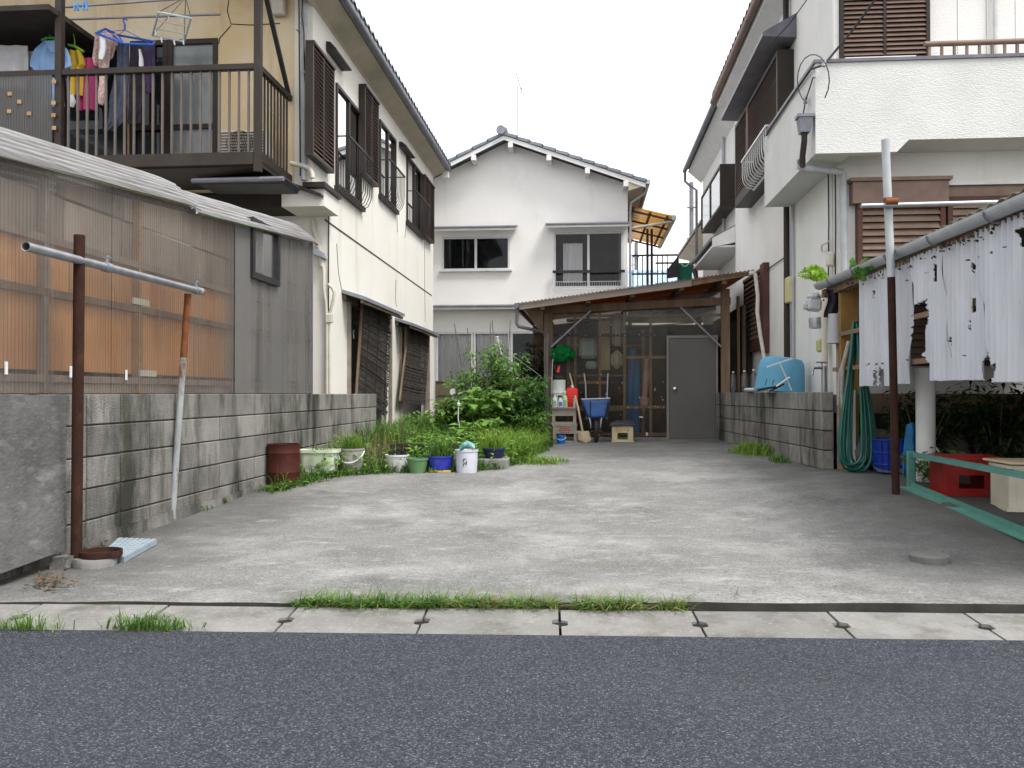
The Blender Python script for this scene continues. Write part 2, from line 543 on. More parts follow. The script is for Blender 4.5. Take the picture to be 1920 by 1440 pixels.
# ------------------------------------------------------------------ setting: ground, road, gutter, lot, garden bed
def asphalt():
    m = bpy.data.materials.new('asphalt')
    m.use_nodes = True
    nt = m.node_tree
    L = nt.links
    b = nt.nodes['Principled BSDF']
    pos = nd(nt, 'ShaderNodeNewGeometry').outputs['Position']
    vo = nd(nt, 'ShaderNodeTexVoronoi')
    vo.inputs['Scale'].default_value = 150
    L.new(pos, vo.inputs['Vector'])
    sp = nd(nt, 'ShaderNodeSeparateColor')
    L.new(vo.outputs['Color'], sp.inputs[0])
    cr = nd(nt, 'ShaderNodeValToRGB')
    e = cr.color_ramp.elements
    e[0].position, e[0].color = 0, (.018, .021, .027, 1)
    e[1].position, e[1].color = 1, (.24, .25, .26, 1)
    for p, c in ((.5, (.058, .065, .079, 1)), (.84, (.112, .122, .142, 1)), (.965, (.14, .15, .17, 1))):
        k = e.new(p)
        k.color = c
    L.new(sp.outputs[0], cr.inputs[0])
    ed = nd(nt, 'ShaderNodeMapRange')
    ed.inputs[1].default_value = .25
    ed.inputs[2].default_value = .75
    L.new(vo.outputs['Distance'], ed.inputs[0])
    col = mixc(nt, cr.outputs[0], (.034, .038, .047), ed.outputs[0])
    col = mixc(nt, col, (.03, .03, .034), mulv(nt, noise_fac(nt, 1.1, (1, 1.6, 1), .5, .8), .35))
    col = mixc(nt, col, (.085, .09, .1), mulv(nt, noise_fac(nt, .7, (1, 1, 1), .5, .8, off=(5, 5, 0)), .3))
    col = mixc(nt, col, (.015, .015, .018), mulv(nt, noise_fac(nt, 2.6, (1, 2.2, 1), .7, .74, off=(2, 7, 0)), .6))
    L.new(col, b.inputs['Base Color'])
    b.inputs['Roughness'].default_value = .9
    b.inputs['Specular IOR Level'].default_value = .15
    bp = nd(nt, 'ShaderNodeBump', invert=True)
    bp.inputs['Strength'].default_value = .9
    bp.inputs['Distance'].default_value = .006
    L.new(vo.outputs['Distance'], bp.inputs['Height'])
    L.new(bp.outputs[0], b.inputs['Normal'])
    return m


def lot_mat():
    m = mat('lot_concrete', (.235, .237, .233), (.17, .172, .169), .93, 1.3, (.8, 1.2, 1),
            layers=[((.4, .402, .392), .9, (1.0, 1.1, 1), .48, .68, .8), ((.08, .08, .077), 1.2, (1.1, .9, 1), .52, .72, .65), ((.44, .44, .43), 5, (.75, 1.2, 1), .56, .72, .6),
                    ((.33, .29, .23), 1.0, (1, 1.4, 1), .6, .75, .35),
                    ((.07, .07, .067), 60, (1, 1.2, 1), .5, .66, .7), ((.5, .49, .47), 75, (1, 1.2, 1), .54, .68, .65), ((.42, .42, .41), 12, (.8, 1.3, 1), .56, .7, .5)],
            bump=.7, bscale=110)
    nt = m.node_tree
    L = nt.links
    b = nt.nodes['Principled BSDF']
    col = b.inputs['Base Color'].links[0].from_socket
    # darker along the left wall; stain with painted-in shade under the lean-to at right
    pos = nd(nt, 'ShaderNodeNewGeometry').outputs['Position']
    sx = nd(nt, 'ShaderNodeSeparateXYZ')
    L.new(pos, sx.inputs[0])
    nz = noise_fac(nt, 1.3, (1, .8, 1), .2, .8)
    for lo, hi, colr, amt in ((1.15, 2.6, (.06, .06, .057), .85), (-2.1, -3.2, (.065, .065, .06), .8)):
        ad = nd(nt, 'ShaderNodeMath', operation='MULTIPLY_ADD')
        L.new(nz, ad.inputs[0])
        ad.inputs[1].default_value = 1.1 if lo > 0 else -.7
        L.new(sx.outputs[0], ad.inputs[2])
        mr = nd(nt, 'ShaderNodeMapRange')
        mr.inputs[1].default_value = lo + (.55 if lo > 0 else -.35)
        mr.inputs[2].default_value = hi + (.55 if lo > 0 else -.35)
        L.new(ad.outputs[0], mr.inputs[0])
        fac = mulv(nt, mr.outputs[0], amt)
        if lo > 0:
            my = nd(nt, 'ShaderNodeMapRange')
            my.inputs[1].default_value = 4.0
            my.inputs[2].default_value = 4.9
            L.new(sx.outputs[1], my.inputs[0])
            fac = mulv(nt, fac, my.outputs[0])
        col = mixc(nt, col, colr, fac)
    yr = nd(nt, 'ShaderNodeMapRange')
    yr.inputs[1].default_value = 8.2
    yr.inputs[2].default_value = 11
    L.new(sx.outputs[1], yr.inputs[0])
    col = mixc(nt, col, (.16, .158, .15), mulv(nt, mulv(nt, yr.outputs[0], noise_fac(nt, 1.7, (.5, 1.2, 1), .3, .7, off=(9, 2, 0))), .75))
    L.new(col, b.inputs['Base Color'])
    return m


m_asphalt = asphalt()
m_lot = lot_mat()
m_soil = mat('garden_soil', (.09, .06, .04), (.055, .038, .026), .98, 9, layers=[((.2, .15, .1), 30, (1, 1, 1), .55, .75, .6)], bump=1, bscale=60, bdist=.02)
m_earth = mat('far_ground', (.2, .19, .17), (.16, .15, .135), .95, .5)

# road edge and lot edge, surveyed
RA, RB = P(510, 1183, Z=.005), P(1607, 1195, Z=.005)     # road / gutter joint
KA, KB = P(0, 1138, Z=.012), P(1920, 1147, Z=.012)       # gutter's upper edge
E = (RB - RA)
E.z = 0
STEP = E.length / 4
E.normalize()
N2 = V((-E.y, E.x, 0))
GW = ((KA - RA).dot(N2) + (KB - RA).dot(N2)) / 2          # gutter width
FRONT = lambda x: RA.y + (x - RA.x) * E.y / E.x + (GW + .055) / E.x   # lot's front edge

g = MB()
g.add([(-220, -160, -.06), (220, -160, -.06), (220, 300, -.06), (-220, 300, -.06)], [(0, 1, 2, 3)])
tag(g.build('ground', m_earth), kind='structure')
g = MB()
c = [RA - E * 60, RA + E * 60, RA + E * 60 - N2 * 7.5, RA - E * 60 - N2 * 7.5]
g.add([(p.x, p.y, 0) for p in c], [(3, 2, 1, 0)])
tag(g.build('road', m_asphalt), kind='structure')

# street gutter: each precast block a piece, with the notch that two blocks share
m_notch_shade = mat('notch_shade_dark', (.022, .02, .017), (.012, .011, .01), .98, 30)  # near-black colour for the shade down in the notches
gut = MB()
c = [RA - E * 20, RA + E * 20, RA + E * 20 + N2 * (GW + .09), RA - E * 20 + N2 * (GW + .09)]
gut.add([(p.x, p.y, -.2) for p in c], [(0, 1, 2, 3)])
gut = tag(gut.build('street_gutter', mat('gutter_bed', (.03, .028, .024), (.02, .019, .016), .95, 9)), kind='structure')
b = MB()
j, nw, nd_, = .006, .034, .042
prof = [(j, 0), (STEP - j, 0), (STEP - j, GW * .5 - nd_), (STEP - nw, GW * .5 - nd_ + .015), (STEP - nw, GW * .5 + nd_ - .015), (STEP - j, GW * .5 + nd_), (STEP - j, GW),
        (j, GW), (j, GW * .5 + nd_), (nw, GW * .5 + nd_ - .015), (nw, GW * .5 - nd_ + .015), (j, GW * .5 - nd_)]
b.prism([E * u + N2 * v + V((0, 0, -.075 + .022 * v / GW)) for u, v in prof], (0, 0, .08))
blk = b.build('gutter_block', m_gutter_conc)
blk.location = (0, 0, 0)
me = blk.data
off = ROOTS[blk.name]
for k in range(-5, 9):
    o = blk if k == -5 else blk.copy()
    if k != -5:
        COL.objects.link(o)
    o.parent = gut
    p = RA + E * (STEP * k) + off
    o.location = (p.x - gut.location.x, p.y - gut.location.y, off.z - .012 + R.uniform(-.003, .003) - gut.location.z)
    o.rotation_euler = (R.uniform(-.004, .004), R.uniform(-.004, .004), 0)

q = MB()  # dark plugs added so the notch holes look shaded
for k in range(-5, 10):
    p = RA + E * (STEP * k) + N2 * (GW * .5)
    q.obox((p.x, p.y, -.013 - .02), (.078, .094, .05), rz(math.atan2(E.y, E.x)))
o = tag(q.build('notch_shade', m_notch_shade, gut), kind='stuff')

# concrete lot
g = MB()


def lotp(u, v):
    x = -3.4 + u * 10.4
    y0 = FRONT(x)
    y = y0 + (14.9 - y0) * v ** 1.25
    z = G(x, y) + .012 * (mnoise.noise(V((x * .7, y * .7, 0)))) + .004 * mnoise.noise(V((x * 4, y * 4, 3)))
    if v == 0:
        y += .012 * mnoise.noise(V((x * 3, 0, 9)))
    return (x, y, z)


g.grid(lotp, 90, 110)
n0 = len(g.v)
row = [g.v[i] for i in range(91)]
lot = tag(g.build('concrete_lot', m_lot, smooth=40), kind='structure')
g = MB()
g.add([tuple(p) for p in row] + [(p.x, p.y + .004, -.06) for p in row], [(i, 91 + i, 92 + i, i + 1) for i in range(90)])
g.build('slab_edge', m_mortar, lot)  # dirty slab face, coloured darker for the shadow of the gap

# garden bed in the back left corner, edge of the concrete surveyed
EDGE = [pg(*q) for q in ((505, 925), (575, 905), (640, 893), (720, 888), (800, 886), (870, 884), (930, 880), (985, 866), (1012, 848), (1030, 832))]
BED = [(p.x, p.y) for p in EDGE] + [(-.55, 14.7), (-.55, 19.9), (-3.34, 19.9), (-3.02, 8.2)]


def inside(x, y, poly=BED):
    r = False
    for (x0, y0), (x1, y1) in zip(poly, poly[1:] + poly[:1]):
        if (y0 > y) != (y1 > y) and x < (x1 - x0) * (y - y0) / (y1 - y0) + x0:
            r = not r
    return r


def bedz(x, y):
    d = 9
    for a, b in zip(EDGE, EDGE[1:]):
        ax, ay, bx_, by_ = a.x, a.y, b.x, b.y
        t = max(0, min(1, ((x - ax) * (bx_ - ax) + (y - ay) * (by_ - ay)) / ((bx_ - ax) ** 2 + (by_ - ay) ** 2)))
        d = min(d, math.hypot(x - ax - t * (bx_ - ax), y - ay - t * (by_ - ay)))
    return G(x, y) + .012 + min(.07, d * .1) + .02 * mnoise.noise(V((x * 3, y * 3, 1)))


g = MB()
cs = .09
nx, ny = int(3.2 / cs), int(12.6 / cs)
vid, fs = {}, []
for i in range(nx):
    for j in range(ny):
        cell = [(-3.4 + (i + a) * cs, 7.5 + (j + b) * cs) for a, b in ((0, 0), (1, 0), (1, 1), (0, 1))]
        ins = [inside(*c_) for c_ in cell]
        if not any(ins):
            continue
        ids = []
        for (a, b), k_, (x, y) in zip(((0, 0), (1, 0), (1, 1), (0, 1)), ins, cell):
            key = (i + a, j + b)
            if key not in vid:
                vid[key] = len(g.v)
                g.v.append(V((x, y, bedz(x, y) if k_ else G(x, y) - .03)))
            ids.append(vid[key])
        g.f.append(tuple(ids))
tag(g.build('garden_bed', m_soil, smooth=0), kind='structure')
# ------------------------------------------------------------------ building helpers
X1, Y1, Z1 = V((1, 0, 0)), V((0, 1, 0)), V((0, 0, 1))


def window(parent, O, u, n, w, h, fm, gm, fw=.04, dep=.07, proud=.02, split=True, bottom=None, transom=None, name='window'):
    """sliding window in an opening: frame part, panes as sub-parts. O lower corner on the wall face."""
    O, u, n = V(O), V(u), V(n)
    v = Z1
    a = O + n * proud
    f = MB()
    bw = bottom or fw

    def piece(u0, v0, u1, v1, d0=0, d1=dep):
        f.prism([a + u * u0 + v * v0 - n * d0, a + u * u1 + v * v0 - n * d0, a + u * u1 + v * v1 - n * d0, a + u * u0 + v * v1 - n * d0], -n * (d1 - d0))
    piece(0, 0, w, bw)
    piece(0, h - fw, w, h)
    piece(0, bw, fw, h - fw)
    piece(w - fw, bw, w, h - fw)
    if split:
        piece(w / 2 - fw * .6, bw, w / 2 + fw * .6, h - fw, .008, dep)
    if transom:
        piece(fw, transom - fw / 2, w - fw, transom + fw / 2, .01, dep)
    fo = f.build(name, fm, parent)
    xs = [fw, w / 2 - fw * .6, w / 2 + fw * .6, w - fw] if split else [fw, w - fw]
    for k in range(0, len(xs), 2):
        p = MB()
        d = .035 + .012 * (k // 2)
        q = a - n * d
        p.prism([q + u * xs[k] + v * bw, q + u * xs[k + 1] + v * bw, q + u * xs[k + 1] + v * (h - fw), q + u * xs[k] + v * (h - fw)], -n * .005)
        p.build('pane', gm, fo)
    return fo


def shutter(parent, O, u, n, w, h, m_frame, m_slat, dep=.1, fw=.035, pitch=.045, mid=True, each=False, name='shutter', base=0, tilt=.5):
    """boxed louvre shutter: casing part, slats as sub-part(s)"""
    O, u, n = V(O), V(u), V(n)
    f = MB()
    pr = lambda u0, v0, u1, v1, d0, d1: f.prism([O + u * u0 + Z1 * v0 + n * d0, O + u * u1 + Z1 * v0 + n * d0, O + u * u1 + Z1 * v1 + n * d0, O + u * u0 + Z1 * v1 + n * d0], n * (d1 - d0))
    pr(fw, fw + base, w - fw, h - fw, .004, dep * .45)
    pr(0, 0, w, fw + base, .002, dep)
    pr(0, h - fw, w, h, .002, dep + .015)
    pr(0, fw + base, fw, h - fw, .002, dep)
    pr(w - fw, fw + base, w, h - fw, .002, dep)
    if mid:
        pr(w / 2 - fw * .4, fw + base, w / 2 + fw * .4, h - fw, dep * .45 + .002, dep - .003)
    fo = f.build(name, m_frame, parent)
    spans = [(fw, w / 2 - fw * .4), (w / 2 + fw * .4, w - fw)] if mid else [(fw, w - fw)]
    s = MB()
    nsl = int((h - 2 * fw - base) / pitch)
    for i in range(nsl):
        z = fw + base + (i + .5) * (h - 2 * fw - base) / nsl
        for a, b_ in spans:
            c0 = O + u * (a + .002) + Z1 * (z - pitch * .42) + n * (dep * .97)
            c1 = O + u * (a + .002) + Z1 * (z + pitch * .42) + n * (dep * .45 + .012)
            t = Z1 * .006
            s.prism([c0, c0 + u * (b_ - a - .004), c1 + u * (b_ - a - .004), c1], t)
            if each:
                s.build('slat', m_slat, fo)
                s = MB()
    if not each:
        tag(s.build('slats', m_slat, fo), kind='stuff')
    return fo


def grille(parent, O, u, n, w, h, m, nb=9, dep=.14, r=.006, top=.012, belly=True, name='window_guard'):
    """bellied window guard: bars one by one as sub-parts of the rail"""
    O, u, n = V(O), V(u), V(n)
    f = MB()
    f.bar(O + Z1 * h + n * dep, O + u * w + Z1 * h + n * dep, top * 2, top * 2)
    for k in (0, w):
        f.bar(O + u * k + Z1 * h, O + u * k + Z1 * h + n * dep, top * 1.4, top * 1.4)
    fo = f.build(name, m, parent)
    f = MB()
    f.bar(O + n * .02, O + u * w + n * .02, top * 1.6, top * 1.6)
    f.build('lower_rail', m, fo)
    bar0 = None
    for i in range(nb):
        a = (i + .5) * w / nb
        if bar0 is None:
            b = MB()
            q = O + u * a
            b.tube([q + Z1 * h + n * dep, q + Z1 * h * .45 + n * dep, q + Z1 * h * .22 + n * dep * .93, q + Z1 * h * .06 + n * dep * .6, q + n * .02], r, 6)
            bar0 = b.build('bar', m, fo, smooth=50)
            a0 = a
        else:
            o = bar0.copy()
            COL.objects.link(o)
            o.location = bar0.location + u * (a - a0)
    return fo


def pipe(name, pts, r, m, parent=None, n=10, smooth=60):
    return MB().tube(pts, r, n).build(name, m, parent, smooth=smooth)


def curtain(parent, O, u, w, h, m, amp=.025, waves=9, name='curtain', n=Y1):
    O, u, n = V(O), V(u), V(n)
    c = MB()
    ph = R.uniform(0, 6)
    c.grid(lambda s, t: O + u * (w * s) + Z1 * (h * t) + n * (amp * math.sin(s * waves * 6.28 + ph + .6 * math.sin(t * 3)) * (1.15 - .3 * t) + .4 * amp * math.sin(s * waves * 2.7 * 6.28)), waves * 10, 6)
    return c.build(name, m, parent, smooth=0)


def tile_row(parent, p0, p1, n, m, w=.24, r=.05, depth=.18, up=(0, 0, 1), out=(1, 0, 0), name='eave_tile'):
    """a row of curved roof tiles, each a piece, from p0 to p1"""
    p0, p1, out = V(p0), V(p1), V(out)
    d = (p1 - p0).normalized()
    t = MB()
    L = (p1 - p0).length / n
    up = V(up)
    prof = []
    for k in range(9):
        s = k / 8
        prof.append((s * L * .98, r * (.5 * math.sin(s * 6.283 - .6) + .5)))
    top = [p0 + d * a + up * (z + .022) for a, z in prof]
    bot = [p0 + d * a + up * (z) for a, z in prof][::-1]
    t.prism(top + bot, -out * depth)
    o0 = t.build(name, m, parent)
    for i in range(1, n):
        o = o0.copy()
        COL.objects.link(o)
        o.location = o0.location + d * (L * i) + up * R.uniform(-.004, .004)
    return o0


# ------------------------------------------------------------------ left block wall
WX = -3.13
wy0, wy1 = 3.55, P(706, 780, X=WX).y
wall = T('block_wall', 'long low weathered grey concrete block wall along the left of the lot', 'wall', (WX - .06, 8, .0))
bl, bh = .4, .2
ncol = int((wy1 - wy0) / bl)
wy0 = wy1 - ncol * bl
core = MB()
core.box((WX - .108, wy0, -.1), (WX - .012, wy1 - .012, .985))
core.build('mortar_core', m_mortar, wall)
fo = MB()
fo.grid(lambda u, v: (WX + .012 + .02 * (1 - v) + .008 * mnoise.noise(V((u * 30, v * 3, 2))), wy0 + (wy1 - wy0) * u, -.12 + v * (.1 + .12 + .05 * u) + .02 * mnoise.noise(V((u * 14, 0, 5)))), 60, 4)
fo.build('footing', m_conc_block, wall, smooth=0)
b0 = None
for i in range(ncol):
    for k in range(5):
        z = 1.0 - (k + 1) * bh
        if b0 is None:
            b = MB()
            b.obox((WX - .06, wy0 + bl / 2, z + bh / 2), (.12, bl - .017, bh - .0085), None, .006)
            b0 = b.build('block', m_conc_block, wall)
            i0, k0 = i, k
        else:
            o = b0.copy()
            COL.objects.link(o)
            o.location = b0.location + V((R.uniform(-.003, .003), (i - i0) * bl, -(k - k0) * bh))
# weathered board leaning on the wall
b = MB()
bt0, bt1 = P(-60, 741, X=WX + .02), P(117, 741, X=WX + .02)
bb0, bb1 = P(-60, 1095, X=WX + .13), P(118, 1030, X=WX + .13)
b.prism([bb0, bb1, bt1, bt0], (.022, 0, 0))
m_board = mat('peeling_board', (.14, .139, .138), (.08, .08, .081), .85, 2.5, (1, 1.2, 1), layers=[((.25, .248, .245), 5, (1, .7, 1.6), .55, .7, .65), ((.07, .066, .07), 2.4, (1, 1, .6), .52, .72, .75), ((.22, .22, .215), 40, (1, .6, 2), .56, .68, .5)], bump=.5, bscale=22, bstretch=(1, .8, 1.4), bdist=.012)
tag(b.build('plywood_sheet', m_board), 'grey peeling sheet of plywood leaning on the block wall at far left', 'plywood')

# ------------------------------------------------------------------ left polycarbonate-clad shed on the wall
SX = WX - .03
sh = T('corrugated_shed', 'lean-to shed clad in grimy translucent corrugated plastic above the left block wall', 'shed', (SX - .8, 7, 1.0))
sy0, sy1 = 3.6, P(582, 600, X=SX).y
jn = P(437, 600, X=SX).y
topz = lambda y: 2.31 + (y - 4.66) * .095           # roof line of the cladding
# cladding: corrugated sheets, one by one
y = sy0
sheets = []
while y < sy1 - .02:
    y2 = min(y + .66, sy1)
    if y < jn < y2 - .1:
        y2 = jn
    gre = y >= jn - .01
    c = MB()
    dx = R.uniform(-.004, .004) + (.012 if gre else 0)
    nw = max(8, int((y2 + .03 - y) / .032 * 4))
    c.grid(lambda u, v, y=y, y2=y2: (SX + dx + .006 * math.sin((y + u * (y2 + .03 - y)) * 6.283 / .032), y + u * (y2 + .03 - y), 1.004 + v * (topz(y + u * (y2 + .03 - y)) - 1.0)), nw, 1)
    sheets.append(c.build('cladding_sheet', m_poly_grey if gre else m_poly, sh, smooth=0))
    y = y2
# timber frame and boards behind the sheets
BXp = SX - .07
for z0, z1, kind in ((1.14, 1.58, 0), (1.62, 1.9, 0), (1.93, 2.2, 1), (2.22, 3.0, 1)):
    y = sy0
    while y < sy1 - .05:
        y2 = min(y + R.uniform(.45, .95), sy1 - .02)
        if y < jn < y2:
            y2 = jn
        mm = m_ply if kind == 0 and (y < jn - .01 or R.random() < .35) else m_ply_grey
        p = MB()
        t0, t1 = min(z1, topz(y) - .05), min(z1, topz(y2) - .05)
        if min(t0, t1) > z0 + .04:
            p.prism([(BXp, y + .006, z0), (BXp, y2 - .006, z0), (BXp, y2 - .006, t1), (BXp, y + .006, t0)], (-.015, 0, 0))
            p.build('backing_board', mm, sh)
        y = y2
for z in (1.09, 1.6, 1.915):
    p = MB()
    p.box((BXp + .003, sy0, z - .022), (BXp + .055, sy1 - .02, z + .022))
    p.build('rail', m_wood_grey if z != 1.6 else m_wood, sh)
p = MB()
p.box((BXp + .001, sy0, 1.0), (BXp + .03, sy1 - .02, 1.066))
p.build('sill_rail', m_ply_grey, sh)
for px_ in (72, 250, 437, 455, 525, 577):
    yy = P(px_, 600, X=BXp).y
    p = MB()
    p.box((BXp + .004, yy - .022, 1.0), (BXp + .05, yy + .022, topz(yy) - .06))
    p.build('stud', m_wood_tan if px_ in (250, 352) else m_wood_grey, sh)
# side and back walls, floor side: closes the shed
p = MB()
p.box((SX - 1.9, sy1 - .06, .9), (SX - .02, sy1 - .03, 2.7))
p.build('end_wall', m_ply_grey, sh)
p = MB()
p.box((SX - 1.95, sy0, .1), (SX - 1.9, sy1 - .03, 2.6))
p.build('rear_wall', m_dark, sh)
# edge strip at far end
p = MB()
p.box((SX - .02, sy1 - .004, .98), (SX + .022, sy1 + .03, topz(sy1)))
p.build('corner_strip', m_greypipe_dark, sh)
# window in the cladding
wa, wb = P(465, 519, X=SX), P(517, 538, X=SX)
wc = P(517, 437, X=SX)
window(sh, (SX, wa.y, wb.z), Y1, X1, wb.y - wa.y, wc.z - wb.z + .02, m_black, g_mesh, .06, .1, .05, split=False)
p = MB()
p.box((SX - .03, wa.y + .02, wb.z + .02), (SX - .026 , wb.y - .02, wc.z))
p.build('window_backing', m_dark, sh)
# little white clips along the lower rail
for px_, py_ in ((12, 690), (133, 697), (237, 703)):
    q = P(px_, py_, X=SX + .012)
    p = MB()
    p.box((SX + .008, q.y - .01, q.z - .035), (SX + .014, q.y + .01, q.z + .035))
    p.build('clip', m_white_paint, sh)
for px_, py_ in ((262, 566), (275, 700)):
    q = P(px_, py_, X=BXp + .06)
    p = MB()
    p.box((BXp + .056, q.y - .11, q.z - .022), (BXp + .068, q.y + .13, q.z + .022))
    p.build('label_strip', m_duct, sh)


# roof edge: corrugated sheets bent over the eave, in two lengths
def roof_strip(ya, yb, z_in, z_out, w_out, lift, name):
    c = MB()
    n = 56
    # section: from the top edge (inside, high) down and outwards to the lower edge; corrugations run along Y
    def f(u, v):
        y = ya + (yb - ya) * v
        k = 6.283 * u * 6
        x = SX - .16 + u * (.16 + w_out) + .006 * math.sin(k)
        z = topz(y) + lift + .155 - .165 * u - .035 * u * u + .022 * math.sin(k)
        if v > .93:
            z -= .02 * (v - .93) / .07
        return (x, y, z + .006 * mnoise.noise(V((u * 3, y * 2, 4))))
    c.grid(f, n, 24)
    return c.build(name, m_poly_roof, sh, smooth=0)


r1 = P(380, 380, X=SX + .08).y
roof_strip(sy0, r1, 0, 0, .07, .03, 'roof_sheet')
roof_strip(r1 - .09, sy1 + .03, 0, 0, .085, -.02, 'roof_sheet')
c = MB()
c.grid(lambda u, v: (SX - 1.95 + u * 1.8, sy0 + (sy1 - sy0) * v, topz(sy0 + (sy1 - sy0) * v) + .08 + .3 * (1 - u) * 0 + .01 * math.sin(u * 300)), 200, 2)
c.build('roof_sheet', m_poly_roof, sh, smooth=0)
# ------------------------------------------------------------------ left house
FX, FY = -3.35, 10.46
LFY = 11.12                                     # lower storey front
yfar = P(812, 600, X=FX).y
lh = T('stucco_house', 'cream two-storey stucco house on the left with brown louvred shutters and laundry balcony', 'house', (-6.4, 15, .1))
hz = 5.86


def fy(px_, py_, X=FX):
    p = P(px_, py_, X=X)
    return p.y, p.z


# openings of the lot-side facade
W1 = (fy(629, 0)[0], fy(672, 384)[1], fy(676, 0)[0], fy(675, 212)[1])
W2 = (fy(711, 0)[0], fy(743, 396)[1], fy(741, 0)[0], fy(740, 262)[1])
W3 = (fy(762, 0)[0], fy(763, 416)[1], fy(790, 0)[0], fy(790, 326)[1])
D1 = (fy(652, 0)[0], .35, fy(732, 0)[0], fy(652, 560)[1])
D2 = (fy(750, 0)[0], .35, fy(803, 0)[0], fy(750, 606)[1])
zs = 3.52                                       # storey joint
wl = MB()
wl.wall((FX, LFY, .05), Y1, Z1, X1, yfar - LFY, zs - .05, [(d[0] - LFY, d[1] - .05, d[2] - LFY, d[3] - .05) for d in (D1, D2)], .14)
wl.wall((FX, FY, zs), Y1, Z1, X1, yfar - FY, hz - zs, [(d[0] - FY, d[1] - zs, d[2] - FY, d[3] - zs) for d in (W1, W2, W3)], .14)
wl.build('side_wall', m_stucco, lh)
dA, dB = P(245, 78, Y=FY), P(408, 300, Y=FY)
wl = MB()
x0 = -9.6
wl.wall((x0, FY, zs), X1, Z1, -Y1, FX - .14 - x0, hz + 1.2 - zs, [(dA.x - x0, .02, dB.x - x0, dA.z - zs), (P(2, 0, Y=FY).x - x0, .02, P(240, 0, Y=FY).x - x0, P(165, 88, Y=FY).z - zs)], .14)
wl.build('front_wall', m_stucco_old, lh)
wl = MB()
wl.wall((x0, LFY, .05), X1, Z1, -Y1, FX - .14 - x0, zs - .05, [], .14)
wl.build('lower_front_wall', m_stucco, lh)
# quoin at the corner: cream strip of the same stucco
q = MB()
q.box((P(528, 0, Y=FY).x, FY + .02, fy(608, 398)[1] - .02), (P(608, 0, Y=FY).x, LFY - .01, zs - .004))
q.box((P(553, 0, Y=FY).x, FY - .003, zs), (FX - .004, FY + .14, hz))
q.build('corner_ledge', m_stucco, lh)
q = MB()
q.box((P(572, 0, Y=FY).x, FY - .08, zs), (P(611, 0, Y=FY - .05).x, LFY, zs + .06))
q.prism([P(536, 338, Y=FY - .1), P(601, 362, Y=FY - .1), P(601, 367, Y=FY - .1), P(536, 344, Y=FY - .1)], (0, .3, 0))
q.build('ledge_flashing', m_brown, lh)
q = MB()
q.box((x0, yfar - .14, .05), (FX - .14, yfar, hz))
q.box((x0 - .14, FY, .05), (x0, yfar, hz))
q.build('rear_wall', m_stucco, lh)
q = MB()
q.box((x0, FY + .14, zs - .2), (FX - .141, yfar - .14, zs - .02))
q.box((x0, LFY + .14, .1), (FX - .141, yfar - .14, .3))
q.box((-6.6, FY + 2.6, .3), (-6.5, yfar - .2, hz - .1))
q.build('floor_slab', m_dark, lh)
# belt joint and vertical cracks in the stucco
q = MB()
ya, za = fy(609, 412)
yb, zb = fy(809, 554)
q.bar((FX + .001, ya, za), (FX + .001, yb, zb), .012, .018)
q.build('belt_joint', m_mortar, lh)
for pts in ([(631, 457), (634, 510), (640, 542)], [(742, 525), (741, 560), (743, 575)], [(796, 452), (796, 530), (797, 604)], [(744, 400), (745, 436)], [(761, 420), (759, 446)]):
    q = MB()
    q.tube([V((FX + .001, *fy(a, b_))) for a, b_ in pts], .006, 4)
    q.build('crack', m_mortar, lh)
q = MB()
for pts in ([(429, 0), (426, 20), (433, 45), (470, 47), (525, 44)], [(433, 48), (412, 72), (410, 82)], [(555, 55), (563, 62)]):
    q.tube([P(a, b_, Y=FY - .001) for a, b_ in pts], .007, 4)
q.build('crack', m_mortar, lh)

# eave: soffit cove, fascia gutter, roof plane, tiles
EX = -3.04
re = yfar + .12
q = MB()
q.prism([(FX - .005, FY - 1.3, hz - .1), (FX + .03, FY - 1.3, hz - .06), (EX - .03, FY - 1.3, hz + .03), (EX - .03, FY - 1.3, hz + .09), (FX - .3, FY - 1.3, hz + .12)], (0, re - FY + 1.3, 0))
q.build('soffit', m_soffit, lh)
q = MB()
q.prism([(FX - 3.3, FY - 1.3, hz + 1.35), (EX + .05, FY - 1.3, hz + .1), (EX + .05, FY - 1.3, hz + .16), (FX - 3.3, FY - 1.3, hz + 1.45)], (0, re - FY + 1.3, 0))
q.prism([(FX - 3.3, FY - 1.3, hz + 1.35), (x0 - .4, FY - 1.3, hz + .1), (x0 - .4, FY - 1.3, hz + .16), (FX - 3.3, FY - 1.3, hz + 1.45)], (0, re - FY + 1.3, 0))
roofo = q.build('roof', m_roof_grey, lh)
q = MB()
q.prism([(EX + .02 + .055 * math.cos(a), FY - 1.3, hz + .07 - .055 * math.sin(a)) for a in [k * math.pi / 8 for k in range(9)]] + [(EX + .02 - .048 * math.cos(a), FY - 1.3, hz + .066 - .048 * math.sin(a)) for a in [k * math.pi / 8 for k in range(9)]], (0, re - FY + 1.3, 0))
q.build('gutter', m_greypipe_dark, lh)
n = int((re - FY + 1.2) / .24)
tile_row(roofo, (EX + .07, FY - 1.25, hz + .14), (EX + .07, re, hz + .14), n, m_roof_grey, out=V((.93, 0, -.36)), depth=.3)
q = MB()
pb = P(822, 310, X=EX)
q.box((EX - .1, re - .14, hz - .12), (EX + .03, re - .02, hz + .05))
q.build('beam_end', m_white_paint, lh)

